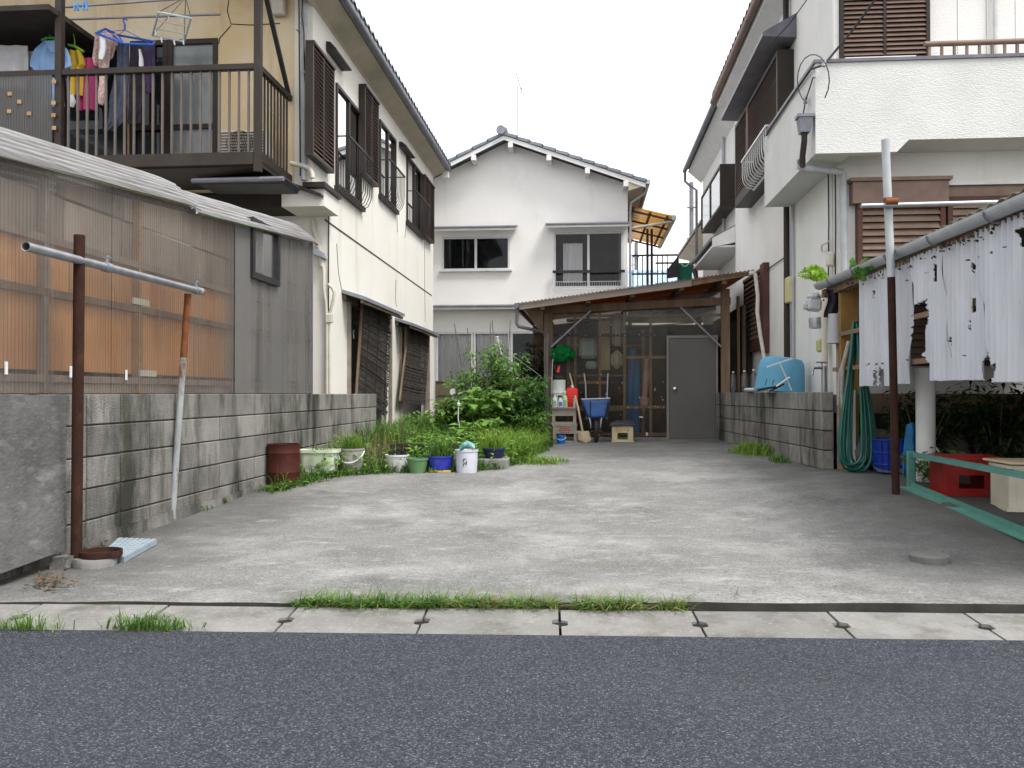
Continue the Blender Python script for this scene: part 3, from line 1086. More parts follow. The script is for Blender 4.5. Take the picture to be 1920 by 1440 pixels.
# windows, shutters and guards upstairs
for W in (W1, W2, W3):
    window(lh, (FX, W[0], W[1]), Y1, X1, W[2] - W[0], W[3] - W[1], m_brown, g_win, .045, .1, .03)
    curtain(lh, (FX - .22, W[0], W[1]), Y1, (W[2] - W[0]) * .62, W[3] - W[1], m_curtain_w, .02, 6, n=X1)
SHX = FX + .1
for (pn, pf, pt_, pb_) in ((587.5, 628, (587.5, 75), (588.7, 292)), (685, 711, (685, 157), (711, 352)), (797, 815, (797, 327), (815, 458))):
    ya = P(pn, 0, X=SHX).y
    yb = P(pf, 0, X=SHX).y
    zt = P(*pt_, X=SHX).z
    zb = P(*pb_, X=SHX).z
    shutter(lh, (FX, ya, zb), Y1, X1, yb - ya, zt - zb, m_brown, m_louver, .1, .035, .052)
for W, far in ((W1, 697), (W2, 757), (W3, 806)):
    yb = P(far, 0, X=FX + .16).y
    grille(lh, (FX + .03, W[0] + .03, W[1] - .05), Y1, X1, yb - W[0], .62 if W is not W1 else .72, m_black, 11, .15)
    q = MB()
    q.box((FX + .002, W[0] - .05, W[1] - .07), (FX + .06, W[2] + .1, W[1] - .005))
    q.build('window_sill', m_brown, lh)
for a, b_, c_, d_ in ((611, 77, 641, 118), (748, 265, 765, 289)):
    ya, za = fy(a, b_)
    yb, zb = fy(c_, d_)
    zb = fy(a, b_ + (d_ - b_) * .42)[1]
    q = MB()
    q.prism([(FX + .002, ya, za), (FX + .06, ya, za - .01), (FX + .14, ya, zb + .02), (FX + .14, ya, zb), (FX + .002, ya, zb)], (0, yb - ya, 0))
    q.build('vent_hood', m_brown, lh)

# ground-floor door openings with little pent roofs
for (a, b_), (c_, d_), D in (((640, 542), (759, 586), D1), ((740, 595), (823, 622), D2)):
    AX = FX + .32
    ya = P(a, b_, X=FX).y
    yb = P(c_, d_, X=AX).y
    zt = P(a, b_, X=FX).z
    q = MB()
    q.prism([(FX + .002, ya, zt), (AX, ya, zt - .1), (AX, ya, zt - .15), (FX + .002, ya, zt - .05)], (0, yb - ya, 0))
    q.build('pent_roof', m_roof_grey, lh)
    q = MB()
    q.box((FX + .003, ya + .05, zt - .14), (FX + .05, yb - .05, zt - .055))
    q.box((AX - .06, ya + .03, zt - .19), (AX - .02, yb - .03, zt - .152))
    q.build('pent_beam', m_wood, lh)
    for yy in (D[0], D[2] - .06):
        q = MB()
        q.box((FX - .04, yy, .36), (FX + .045, yy + .06, D[3] - .002))
        q.build('door_post', m_wood_grey, lh)
    q = MB()
    q.box((FX - .04, D[0] + .06, D[3] - .07), (FX + .03, D[2] - .06, D[3] - .003))
    q.build('lintel', m_wood, lh)
# leaning strips of the second doorway
for px0, px1 in ((757, 749), (776, 763)):
    q = MB()
    q.bar(P(px1 + 8, 740, X=FX + .05), P(px0 + 4, 612, X=FX + .12), .05, .03, up=(1, 0, 0))
    q.build('loose_strip', m_wood, lh)
q = MB()
for a in (722, 802):
    yy, zz = fy(a + 4, 750)
    q.box((FX + .003, yy - .1, .4), (FX + .016, yy + .02, 2.0))
q.build('wall_panel', m_stucco, lh)

# sliding doors behind the balcony
xm_ = P(316, 0, Y=FY).x
window(lh, (dA.x, FY, zs + .02), X1, -Y1, xm_ - dA.x - .003, dA.z - zs - .02, m_brown, g_win, .06, .1, .02, split=False, transom=.78)
window(lh, (xm_, FY, zs + .02), X1, -Y1, dB.x - xm_, dA.z - zs - .02, m_brown, g_pale, .06, .1, .02, split=False, transom=.78)
xa = P(2, 0, Y=FY).x
window(lh, (xa, FY, zs + .02), X1, -Y1, P(240, 0, Y=FY).x - xa, P(165, 88, Y=FY).z - zs - .02, m_brown, g_win, .06, .1, .02)
q = MB()
q.box((P(316, 0, Y=FY).x, FY + .12, zs + .02), (P(405, 0, Y=FY).x, FY + .13, dA.z - .05))
q.build('curtain', m_curtain_w, lh)

# downpipe at the upper corner, cables, duct runs at the lower corner
px0 = P(570, 100, Y=FY - .09).x
pipe('downpipe', [(px0, FY - .09, 6.0), (px0, FY - .09, zs + .08)], .034, m_greypipe, lh)
for zz in (3.75, 4.3, 4.9, 5.5):
    q = MB()
    q.lathe([(.04, 0), (.04, .03)], (px0, FY - .09, zz), 12)
    q.build('pipe_collar', m_greypipe, lh)
pipe('cable', [P(560, -30, Y=FY - .03), P(561, 60, Y=FY - .03), P(562, 180, Y=FY - .03), P(563, 330, Y=FY - .03)], .008, m_cable, lh, 6)
pipe('cable', [P(568, -30, Y=FY - .14), P(566, 30, Y=FY - .14), P(570, 60, Y=FY - .14), P(571, 200, Y=FY - .1)], .007, m_cable, lh, 6)
pipe('conduit', [P(545, 306, Y=FY - .12), P(568, 311, Y=FY - .12), P(580, 316, Y=FY - .12), P(585, 325, Y=FY - .12), P(586, 334, Y=FY - .12)], .03, m_duct, lh)
LY = LFY - .05
pipe('duct', [P(586, 410, Y=LY), P(588, 430, Y=LY), P(594, 452, Y=LY), P(601, 472, Y=LY), P(603, 500, Y=LY)], .035, m_duct, lh)
pipe('duct', [P(597, 480, Y=LY), P(607, 505, Y=LY), P(607, 540, Y=LY), P(611, 570, Y=LY), P(613, 600, Y=LY), P(613, 745, Y=LY)], .022, m_duct, lh)
pipe('duct', [P(615, 533, Y=LY), P(623, 540, Y=LY), P(627, 549, Y=LY), P(624, 565, Y=LY), P(618, 590, Y=LY)], .02, m_duct, lh)
pipe('duct', [P(617, 604, Y=LY), P(618, 745, Y=LY)], .016, m_duct, lh)
q = MB()
q.obox(P(617, 597, Y=LY), (.09, .06, .12), None, .01)
q.build('junction_box', m_duct, lh)
q = MB()
a_, b2 = P(581, 460, Y=LY - .1), P(605, 483, Y=LY - .1)
q.prism([P(581, 460, Y=LY - .1), P(602, 471, Y=LY - .1), P(606, 483, Y=LY - .1), P(581, 474, Y=LY - .1)], (0, .16, 0))
q.build('small_hood', m_galv, lh)
pipe('cable', [V((FX + .01, LFY - .015, z + 1)) for z in (2.6, 1.9, 1.2, .8, .4, 0)], .008, m_cable, lh, 6)
pipe('cable', [P(612, 345, Y=LFY), P(615, 356, Y=LFY), P(624, 370, Y=LFY), P(622, 374, Y=LFY), P(612, 366, Y=LFY)], .004, m_cable, lh, 5)
q = MB()
q.obox(P(523, 8, Y=FY - .06), (.16, .1, .28), None, .015)
q.build('wall_box', m_duct, lh)

# ------------------------------------------------------------------ laundry balcony of the left house
BY = 9.4
m_railbar = mat('rail_bar', (.13, .11, .1), (.1, .085, .075), .45, 4)
bal = T('balcony', 'dark bronze metal balcony with upright bars hung with laundry, upper left', 'balcony', (-5.5, 9.9, 3.4))
pr = P(484, 0, Y=BY).x
pm = P(112, 0, Y=BY).x
zr = P(484, 125, Y=BY).z
zb = P(484, 296, Y=BY).z
xl = -9.2
for xx in (pr, pm, xl):
    q = MB()
    q.box((xx - .038, BY - .03, zb - .15), (xx + .038, BY + .045, 6.3))
    q.build('post', m_brown, bal)
q = MB()
q.box((pm + .039, BY - .03, zr - .035), (pr - .039, BY + .04, zr + .035), .008)
q.build('handrail', m_brown, bal)
q = MB()
q.box((xl, BY - .03, zr - .035), (pm - .039, BY + .04, zr + .035), .008)
q.build('handrail', m_brown, bal)
q = MB()
q.box((xl, BY - .04, zb - .075), (pr - .039, BY + .03, zb + .06))
q.build('floor_beam', m_brown, bal)
q = MB()
q.box((xl, BY + .031, zb - .09), (pr + .03, FY - .01, zb - .02))
q.build('deck', m_brown, bal)
b0 = None
k = pm + .11
while k < pr - .06:
    if b0 is None:
        q = MB()
        q.box((k - .011, BY - .008, zb + .058), (k + .011, BY + .014, zr - .034))
        b0 = q.build('bar', m_railbar, bal)
        kk0 = k
    else:
        o = b0.copy()
        COL.objects.link(o)
        o.location = b0.location + V((k - kk0, 0, 0))
    k += .1105
q = MB()
q.bar((pr, BY + .046, zr), (pr, FY - .004, zr), .06, .06)
q.build('handrail', m_brown, bal)
q = MB()
q.bar((pr, BY + .046, zb), (pr, FY - .004, zb), .06, .13)
q.build('floor_beam', m_brown, bal)
for i in range(9):
    yy = BY + .1 + i * .105
    q = MB()
    q.box((pr - .01, yy - .01, zb + .066), (pr + .01, yy + .01, zr - .031))
    q.build('bar', m_brown, bal)
q = MB()
q.bar((pr + .0, BY + .05, zr + 1.1), (pr, FY - .05, zr + .03), .035, .05, up=(1, 0, 0))
q.build('brace', m_black, bal)
q = MB()
q.grid(lambda u, v: (xl + (pm - .05 - xl) * u, BY - .045 + .006 * math.sin((xl + (pm - .05 - xl) * u) * 196), zb + .06 + v * (zr - .036 - zb - .06)), 700, 1)
q.build('corrugated_panel', clear_mat('smoky_corrugated', (.4, .4, .4), (.12, .115, .11), .7, .2, 3, (1, 1, .3), rough=.3), bal, smooth=0)
for a, b_ in ((18, 176), (36, 191), (17, 209), (54, 213), (101, 153), (100, 193), (100, 216), (101, 240)):
    q = MB()
    q.obox(P(a, b_, Y=BY - .058), (.05, .008, .045), None, .003)
    q.build('tape_patch', m_wood_tan, bal)
q = MB()
q.box((xl, BY - .2, 5.27), (-5.95, FY - .02, 5.33))
q.build('canopy', m_dark, bal)
# ledge roof under the balcony
q = MB()
q.prism([P(366, 333, Y=BY + .5), P(530, 329, Y=BY + .1), P(536, 335, Y=BY + .1), P(530, 345, Y=BY + .1), P(372, 346, Y=BY + .5)], (0, .5, 0))
q.build('ledge', m_black, bal)
q = MB()
q.tube([P(360, 339, Y=BY + .05), P(532, 335, Y=BY + .05)], .028, 8)
q.build('ledge_gutter', m_greypipe_dark, bal, smooth=40)

# air conditioner outdoor unit
ax0, ax1 = P(411, 0, Y=10.1).x, P(482, 0, Y=10.1).x
az0, az1 = P(450, 292, Y=10.1).z, P(450, 244, Y=10.1).z
ac = T('air_conditioner', 'beige outdoor air conditioner unit on the balcony behind the bars', 'air conditioner', ((ax0 + ax1) / 2, 10.2, az0))
q = MB()
q.box((ax0, 10.1, az0), (ax1 + .12, 10.38, az1), .015)
q.build('casing', m_duct, ac)
q = MB()
cx, cz = ax0 + .26, (az0 + az1) / 2
for i in range(7):
    r_ = .03 + .022 * i
    q.tube([(cx + r_ * math.cos(t * .4189), 10.094, cz + r_ * math.sin(t * .4189) * .9) for t in range(16)], .004, 4, cap=False)
for i in range(8):
    z = az0 + .03 + i * (az1 - az0 - .06) / 7
    q.box((ax0 + .02, 10.09, z - .004), (ax1 + .1, 10.098, z + .004))
tag(q.build('fan_grille', m_mortar, ac), kind='stuff')


# ------------------------------------------------------------------ laundry
def garment(name, label, cat, prof, Y, m, folds=4, amp=.03, group='laundry drying on the balcony', parent=None):
    """prof: list of (py, px0, px1) from top to bottom; a hanging cloth with folds, two faces thick"""
    pr_ = [(P(a, y, Y=Y), P(b, y, Y=Y)) for y, a, b in prof]
    k = MB()
    n = len(pr_) - 1
    ph = R.uniform(0, 6)

    def f(u, v):
        i = min(int(v * n), n - 1)
        t = v * n - i
        a = pr_[i][0].lerp(pr_[i + 1][0], t)
        b = pr_[i][1].lerp(pr_[i + 1][1], t)
        p = a.lerp(b, u)
        p.y += amp * math.sin(u * folds * 6.283 + ph + v * 1.2) * (.4 + .6 * v) + .02 * mnoise.noise(V((p.x * 6, p.z * 5, ph)))
        return p
    k.grid(f, max(14, folds * 7), n * 4, thick=(0, .018, 0))
    o = k.build(name, m, parent, smooth=50)
    if parent is None:
        tag(o, label, cat, group)
    return o


c_white = mat('cotton_white', (.72, .72, .74), (.62, .62, .65), .9, 8, trans=.15)
c_grey = mat('cotton_grey', (.5, .48, .47), (.42, .4, .4), .9, 8, trans=.15)
c_blue = mat('cotton_blue', (.35, .55, .85), (.27, .46, .75), .9, 8, trans=.15)
c_yel = mat('cotton_yellow', (.62, .42, .05), (.5, .33, .04), .9, 8, trans=.15)
c_pink = mat('cotton_pink', (.62, .09, .25), (.5, .06, .19), .9, 8, trans=.15)
c_pat = mat('cotton_print', (.62, .55, .52), (.4, .2, .18), .9, 45, trans=.15)
c_jean = mat('denim', (.045, .055, .09), (.07, .085, .13), .9, 25)
c_black = mat('dark_cotton', (.018, .016, .022), (.035, .028, .04), .9, 12)
LYD = 9.85
garment('towel', 'white towel hanging over the balcony rail at the far left edge', 'laundry', [(85, -8, 50), (110, -8, 52), (140, -6, 53), (165, -4, 52)], LYD, c_white, 2)
garment('towel', 'grey towel hanging between white towel and blue shirt', 'laundry', [(96, 52, 88), (120, 51, 88), (150, 51, 87), (170, 51, 87)], LYD + .06, c_grey, 2, .02)
sh_ = garment('shirt', 'light blue short sleeved shirt on a green hanger on the balcony', 'laundry', [(76, 86, 108), (84, 76, 116), (92, 66, 126), (108, 60, 132), (124, 57, 134), (132, 66, 122), (170, 68, 120), (200, 68, 121)], LYD - .08, c_blue, 3, .03)
garment('collar', '', '', [(76, 84, 107), (84, 87, 105), (98, 94, 100)], LYD - .115, c_blue, 1, .01, parent=sh_)
garment('shirt', 'mustard yellow shirt hanging next to the pink one', 'laundry', [(94, 126, 150), (104, 124, 154), (120, 128, 158), (128, 128, 153), (178, 132, 152)], LYD, c_yel, 2)
garment('shirt', 'bright pink shirt hanging below the rail', 'laundry', [(108, 152, 176), (116, 146, 180), (150, 143, 180), (206, 138, 178)], LYD + .05, c_pink, 3)
garment('trousers', 'patterned pale leggings hanging from blue peg rack', 'laundry', [(70, 186, 208), (105, 186, 206), (140, 186, 202), (180, 186, 200), (196, 187, 196)], LYD - .1, c_pat, 1, .02)
garment('sock', 'white sock pegged on the blue rack', 'laundry', [(68, 186, 198), (90, 188, 199), (104, 186, 197), (112, 187, 195)], LYD - .16, c_white, 1, .01)
garment('blouse', 'grey print blouse pegged on the blue rack', 'laundry', [(62, 180, 218), (80, 178, 220), (110, 176, 212), (124, 180, 190)], LYD - .05, c_pat, 2, .03)
garment('jeans', 'dark blue jeans hanging full length from the blue rack', 'laundry', [(80, 221, 241), (130, 219, 242), (180, 208, 240), (230, 203, 232), (246, 195, 212)], LYD, c_jean, 2, .02)
garment('trousers', 'black trousers hanging right of the jeans', 'laundry', [(84, 244, 268), (130, 244, 268), (190, 242, 266), (232, 240, 262)], LYD + .03, c_black, 2, .02)
garment('trousers', 'dark purple trousers at the right end of the blue rack', 'laundry', [(82, 268, 290), (130, 269, 290), (174, 272, 288)], LYD + .02, mat('purple_cotton', (.035, .025, .06), (.055, .04, .085), .9, 12), 2, .02)
garment('handkerchief', 'small white handkerchief pegged between dark trousers', 'laundry', [(92, 260, 263), (108, 261, 267), (124, 261, 269)], LYD - .06, c_white, 1, .01)
garment('shirt', 'crumpled white shirt hanging below the blue shirt', 'laundry', [(146, 122, 130), (170, 124, 134), (190, 124, 140), (200, 128, 136)], LYD - .03, c_white, 1, .02)
m_pole = mat('laundry_pole', (.3, .3, .31), (.22, .22, .23), .4, 6, metal=.4)
q = MB()
q.tube([P(-40, 42, Y=LYD), P(413, 27, Y=LYD)], .014, 8)
tag(q.build('laundry_pole', m_pole, smooth=50), 'lower horizontal grey laundry pole on the balcony', 'laundry pole')
q = MB()
q.tube([P(-40, 25, Y=LYD - .25), P(420, -8, Y=LYD - .25)], .014, 8)
tag(q.build('laundry_pole', m_pole, smooth=50), 'upper grey laundry pole carrying blue clothes pegs', 'laundry pole')
m_peg = mat('blue_peg', (.08, .22, .6), (.2, .45, .7), .4, 20)
for a, b_, txt in ((14, 22, 'leftmost blue clothes peg on the upper laundry pole'), (27, 22, 'second blue clothes peg from the left on the upper pole'), (39, 21, 'third clothes peg from the left on the upper pole'), (50, 20, 'pale blue clothes peg left of the balcony post'),
                   (145, 15, 'pale blue clothes peg just right of the balcony post'), (161, 14, 'pale blue clothes peg farther right of the balcony post')):
    q = MB()
    p = P(a, b_ - 2, Y=LYD - .25)
    for s in (-1, 1):
        q.bar(p + V((s * .012, -.02, .045)), p + V((s * .022, -.02, -.05)), .022, .02, up=(0, 1, 0))
    q.box(p + V((-.02, -.035, .0)), p + V((.02, -.005, .015)))
    tag(q.build('clothes_peg', m_peg), txt, 'clothes peg', 'clothes pegs on the upper pole')
m_blueplastic = mat('blue_plastic', (.03, .12, .55), (.02, .09, .42), .4, 6)
rk = T('hanger_rack', 'blue plastic peg rack holding dark trousers on the balcony', 'hanger', P(235, 80, Y=LYD))
q = MB()
fr = [P(180, 62, Y=LYD - .15), P(198, 54, Y=LYD + .1), P(222, 66, Y=LYD + .12), P(290, 78, Y=LYD + .1), P(286, 84, Y=LYD - .15), P(232, 82, Y=LYD - .2)]
for a, b_ in zip(fr, fr[1:] + fr[:1]):
    q.tube([a, b_], .013, 6)
q.tube([fr[1], fr[5]], .01, 6)
q.tube([fr[2], fr[5]], .01, 6)
q.build('frame', m_blueplastic, rk, smooth=50)
q = MB()
hk = P(234, 56, Y=LYD)
for f_ in fr[::2]:
    q.tube([hk, f_], .004, 4)
q.tube([hk, P(234, 46, Y=LYD), P(231, 38, Y=LYD), P(234, 34, Y=LYD), P(238, 38, Y=LYD)], .01, 6)
q.build('hook', m_blueplastic, rk, smooth=50)
rk = T('hanger_rack', 'empty pale square peg rack hanging tilted on the balcony', 'hanger', P(320, 60, Y=LYD))
m_palep = mat('pale_plastic', (.6, .66, .7), (.45, .55, .62), .5, 6)
fr = [P(297, 23, Y=LYD - .2), P(358, 34, Y=LYD - .2), P(345, 78, Y=LYD + .2), P(286, 66, Y=LYD + .2)]
q = MB()
for a, b_ in zip(fr, fr[1:] + fr[:1]):
    q.tube([a, b_], .012, 6)
for t in (.35, .68):
    q.tube([fr[0].lerp(fr[3], t), fr[1].lerp(fr[2], t)], .007, 6)
q.build('frame', m_palep, rk, smooth=50)
q = MB()
for f_ in fr:
    q.tube([P(348, -5, Y=LYD), f_], .004, 4)
q.build('cord', m_black, rk)
for i, (a, b_) in enumerate(((316, 36), (340, 40), (302, 75), (326, 80), (343, 79), (291, 62))):
    q = MB()
    p = P(a, b_, Y=LYD - .1)
    q.bar(p + V((0, 0, .03)), p + V((.012, 0, -.03)), .014, .012, up=(0, 1, 0))
    q.build('peg', c_white, rk)
q = MB()
gp = P(91, 70, Y=LYD)
q.tube([P(78, 76, Y=LYD), P(88, 71, Y=LYD), P(100, 71, Y=LYD), P(112, 77, Y=LYD)], .016, 8)
q.tube([P(94, 72, Y=LYD), P(94, 66, Y=LYD), P(91, 60, Y=LYD), P(94, 55, Y=LYD)], .008, 6)
tag(q.build('clothes_hanger', mat('green_plastic', (.05, .35, .08), (.08, .42, .1), .4, 6), smooth=50), 'green plastic clothes hanger in the blue shirt', 'hanger')
q = MB()
q.tube([P(128, 84, Y=LYD + .02), P(140, 87, Y=LYD), P(157, 97, Y=LYD)], .016, 8)
q.tube([P(140, 87, Y=LYD), P(140, 76, Y=LYD), P(137, 60, Y=LYD), P(140, 47, Y=LYD)], .006, 6)
tag(q.build('clothes_hanger', mat('lime_plastic', (.16, .38, .04), (.12, .3, .03), .4, 6), smooth=50), 'lime green clothes hanger holding the mustard shirt', 'hanger')

# ------------------------------------------------------------------ reed screens, lamp
m_reed = mat('dark_reed', (.06, .05, .045), (.03, .026, .024), .9, 30, (1, 1, 1), layers=[((.22, .19, .16), 60, (1, .08, 1), .52, .7, .7)])
m_reed_b = mat('reed_mat', (.06, .052, .042), (.045, .04, .034), .9, 40)


def reed_screen(label, tl, tr, br, bl_, X0, X1_, m, n, ragged):
    a, b = P(*tl, X=X0), P(*tr, X=X0)
    c, d = P(*br, X=X1_), P(*bl_, X=X1_)
    t = T('reed_screen', label, 'reed screen', (d + c) / 2, 'reed screens on the cream house')
    q = MB()
    for i in range(n):
        s = (i + .5) / n
        p0, p1 = a.lerp(d, s), b.lerp(c, s)
        e = ragged * R.uniform(0, 1)
        p1 = p1.lerp(p0, e * .08)
        off = V((R.uniform(-.006, .006), 0, R.uniform(-.006, .006)))
        h = (a - d).length / n * .9
        q.bar(p0 + off, p1 + off, .008, h, up=(0, 0, 1))
    tag(q.build('reeds', m, t, smooth=None), kind='stuff')
    for s in (.18, .5, .82):
        q = MB()
        q.tube([a.lerp(b, s) + V((.012, 0, 0)), d.lerp(c, s) + V((.012, 0, 0))], .006, 5)
        q.build('binding', m_cable, t)
    q = MB()
    q.bar(a + V((-.02, -.02, 0)), d + V((-.02, -.02, 0)), .04, .03, up=(1, 0, 0))
    q.build('edge_batten', m_wood, t)
    return t


reed_screen('frayed dark reed screen hanging before the first doorway of the cream house', (683, 557), (735, 584), (727, 785), (671, 745), FX + .13, FX + .09, m_reed, 90, 1)
reed_screen('plain dark reed screen hanging before the second, farther doorway of the cream house', (768, 614), (806, 630), (797, 760), (752, 752), FX + .14, FX + .12, m_reed_b, 70, .2)
lp = T('pull_lamp', 'bare bulb with a white paper tag hanging in the dark doorway', 'lamp', P(663, 635, X=FX - .03))
q = MB()
q.tube([P(663, 560, X=FX - .03), P(663, 603, X=FX - .03)], .006, 6)
q.lathe([(.012, .05), (.02, .03), (.03, 0), (.024, -.02), (.001, -.03)], P(663, 605, X=FX - .03), 12)
q.build('bulb_holder', m_black, lp, smooth=40)
q = MB()
q.obox(P(663, 627, X=FX - .03), (.012, .05, .13), None, .004)
q.build('tag', c_white, lp)
# ------------------------------------------------------------------ rear house
RY = 20.0
rh = T('gable_house', 'white stucco gable house with grey tile roof at the back of the lot', 'house', (-1.8, 23, .2))
xr = P(1177, 450, Y=RY).x
xap = P(948, 300, Y=RY).x
xlft = xap - (xr - xap)
hA = (P(829, 0, Y=RY).x, P(890, 507, Y=RY).z, P(956, 0, Y=RY).x, P(890, 444, Y=RY).z)
hB = (P(1038, 0, Y=RY).x, P(1100, 540, Y=RY).z, P(1168, 0, Y=RY).x, P(1100, 435, Y=RY).z)
hC = (P(818, 0, Y=RY).x, .45, P(1022, 0, Y=RY).x, P(900, 622, Y=RY).z)
zeR, zeL = P(1180, 345, Y=RY).z, P(830, 330, Y=RY).z - (P(830, 0, Y=RY).x - xlft) * .446
zap = P(948, 268, Y=RY).z
zw = min(zeR, zeL) - .05
q = MB()
q.wall((xlft, RY, .1), X1, Z1, -Y1, xr - xlft, zw - .1, [(h[0] - xlft, h[1] - .1, h[2] - xlft, h[3] - .1) for h in (hA, hB, hC)], .14)
q.prism([(xlft, RY, zw), (xr, RY, zw), (xr, RY, zeR), (xap, RY, zap), (xlft, RY, zeL)], (0, .14, 0))
q.build('front_wall', m_stucco_white, rh)
q = MB()
q.box((xr - .14, RY + .14, .1), (xr, 27, zeR))
q.box((xlft, RY + .14, .1), (xlft + .14, 27, zeL))
q.box((xlft, 26.86, .1), (xr, 27, zw))
q.build('side_wall', m_stucco_white, rh)
q = MB()
q.box((xlft + .14, RY + .14, 3.0), (xr - .14, 26.8, 3.2))
q.box((xlft + .14, RY + 2.6, .1), (xr - .14, RY + 2.7, zw))
q.build('floor_slab', m_dark, rh)
VY = RY - .42
sr = (zap - zeR) / (xr - xap)
slp = (zap - zeL) / (xap - xlft)
xe = xr + .38
q = MB()
zt = zap + .1
q.prism([(xap, VY, zt), (xe, VY, zt - (xe - xap) * sr), (xe, VY, zt - (xe - xap) * sr - .05), (xap, VY, zt - .05)], (0, 27.4 - VY, 0))
xel = xlft - .38
q.prism([(xap, VY, zt), (xel, VY, zt - (xap - xel) * slp), (xel, VY, zt - (xap - xel) * slp - .05), (xap, VY, zt - .05)], (0, 27.4 - VY, 0))
rf = q.build('roof', m_roof_grey, rh)
# verge boards
for xa_, s_, en in ((xap, sr, xe), (xap, slp, xel)):
    d = en - xa_
    q = MB()
    q.prism([(xa_, VY - .02, zt - .055), (en, VY - .02, zt - .055 - abs(d) * s_), (en, VY - .02, zt - .15 - abs(d) * s_), (xa_, VY - .02, zt - .15)], (0, .03, 0))
    q.build('verge_board', m_white_paint, rh)
# purlin ends under the verge
for px_ in (888, 957, 1029, 1101, 1173):
    xx = P(px_, 0, Y=VY).x
    zz = zt - .15 - abs(xx - xap) * (sr if xx > xap else slp)
    q = MB()
    q.box((xx - .055, VY - .03, zz - .13), (xx + .055, RY - .002, zz - .004), .006)
    q.build('purlin_end', m_white_paint, rh)
# stepped verge tiles, one by one
for sgn, s_, en, cnt in ((1, sr, xe, 11), (-1, slp, xel, 9)):
    L = abs(en - xap)
    for i in range(cnt):
        a = L * i / cnt
        b_ = L * (i + 1.08) / cnt
        q = MB()
        za, zb = zt - a * s_ + .015, zt - b_ * s_ + .045
        q.prism([(xap + sgn * a, VY - .05, za), (xap + sgn * b_, VY - .05, zb), (xap + sgn * b_, VY - .05, zb - .075), (xap + sgn * a, VY - .05, za - .06)], (0, .3, 0))
        q.build('verge_tile', m_roof_grey, rf)
q = MB()
q.tube([(xap, VY - .03, zt + .05), (xap, 27.3, zt + .05)], .09, 10)
q.lathe([(.001, -.06), (.09, -.05), (.11, 0), (.1, .05)], (xap - .06, VY - .08, zt + .05), 14, Matrix.Rotation(math.pi / 2, 3, 'X'))
q.build('ridge_tile', m_roof_grey, rf, smooth=50)
q = MB()
zg = zt - (xe - xap) * sr
q.tube([(xe + .05, VY - .05, zg - .03), (xe + .05, 27.3, zg - .03)], .055, 8)
q.tube([(xe + .05, VY + .1, zg - .06), (xe + .02, VY + .15, zg - .22), (xr + .08, VY + .5, zg - .38), (xr + .06, RY + .1, zg - .6), (xr + .06, RY + .1, 3.3)], .03, 8)
q.build('gutter', m_greypipe, rh, smooth=50)
q = MB()
q.prism([(xr - .003, VY, zeR - .05), (xe - .02, VY, zg - .08), (xe - .02, VY, zg - .1), (xr - .003, VY, zeR - .25)], (0, 7, 0))
q.build('eave_soffit', m_soffit, rh)

window(rh, (hA[0], RY, hA[1]), X1, -Y1, hA[2] - hA[0], hA[3] - hA[1], m_alu, g_win, .045, .1, .02)
window(rh, (hB[0], RY, hB[1]), X1, -Y1, hB[2] - hB[0], hB[3] - hB[1], m_alu, g_clear, .045, .1, .02)
curtain(rh, P(1056, 530, Y=RY + .2), X1, P(1092, 0, Y=RY + .3).x - P(1056, 0, Y=RY + .3).x, P(1056, 458, Y=RY + .3).z - P(1056, 530, Y=RY + .2).z, m_curtain_w, .03, 5)
q = MB()
q.box((hA[0] - .05, RY - .09, hA[1] - .03), (hA[2] + .05, RY - .002, hA[1] + .002))
q.build('window_sill', m_alu, rh)
for a, b_, c_ in ((814, 967, 428), (1024, 1179, 425)):
    x0_, x1_ = P(a, 0, Y=RY - .3).x, P(b_, 0, Y=RY - .3).x
    z = P(900, c_, Y=RY - .3).z
    q = MB()
    q.prism([(x0_, RY - .34, z - .05), (x0_, RY - .34, z), (x0_, RY - .002, z + .09), (x0_, RY - .002, z + .04)], (x1_ - x0_, 0, 0))
    q.build('window_hood', m_white_paint, rh)
    q = MB()
    q.prism([(x0_ - .02, RY - .37, z + .004), (x0_ - .02, RY - .37, z + .03), (x0_ - .02, RY - .002, z + .12), (x0_ - .02, RY - .002, z + .094)], (x1_ - x0_ + .04, 0, 0))
    q.build('hood_flashing', m_greypipe_dark, rh)
# window guard of the right window
z0_, z1_ = P(1100, 541, Y=RY - .12).z, P(1100, 509, Y=RY - .12).z
xa_, xb_ = P(1036, 0, Y=RY - .12).x, P(1171, 0, Y=RY - .12).x
q = MB()
q.box((xa_, RY - .14, z1_ - .03), (xb_, RY - .09, z1_ + .03))
q.build('guard_rail', m_black, rh)
q = MB()
q.box((xa_, RY - .13, z0_ - .02), (xb_, RY - .1, z0_ + .01))
for xx in (xa_ + .02, xb_ - .02):
    q.box((xx - .015, RY - .13, z0_ + .01), (xx + .015, RY - .1, z1_ - .03))
q.build('guard_frame', m_alu, rh)
q = MB()
n = 30
for i in range(n):
    xx = xa_ + .05 + (xb_ - xa_ - .1) * i / (n - 1)
    q.box((xx - .003, RY - .12, z0_ + .01), (xx + .003, RY - .112, z0_ + .16))
q.box((xa_ + .03, RY - .122, z0_ + .155), (xb_ - .03, RY - .11, z0_ + .165))
tag(q.build('guard_bars', m_alu, rh), kind='stuff')

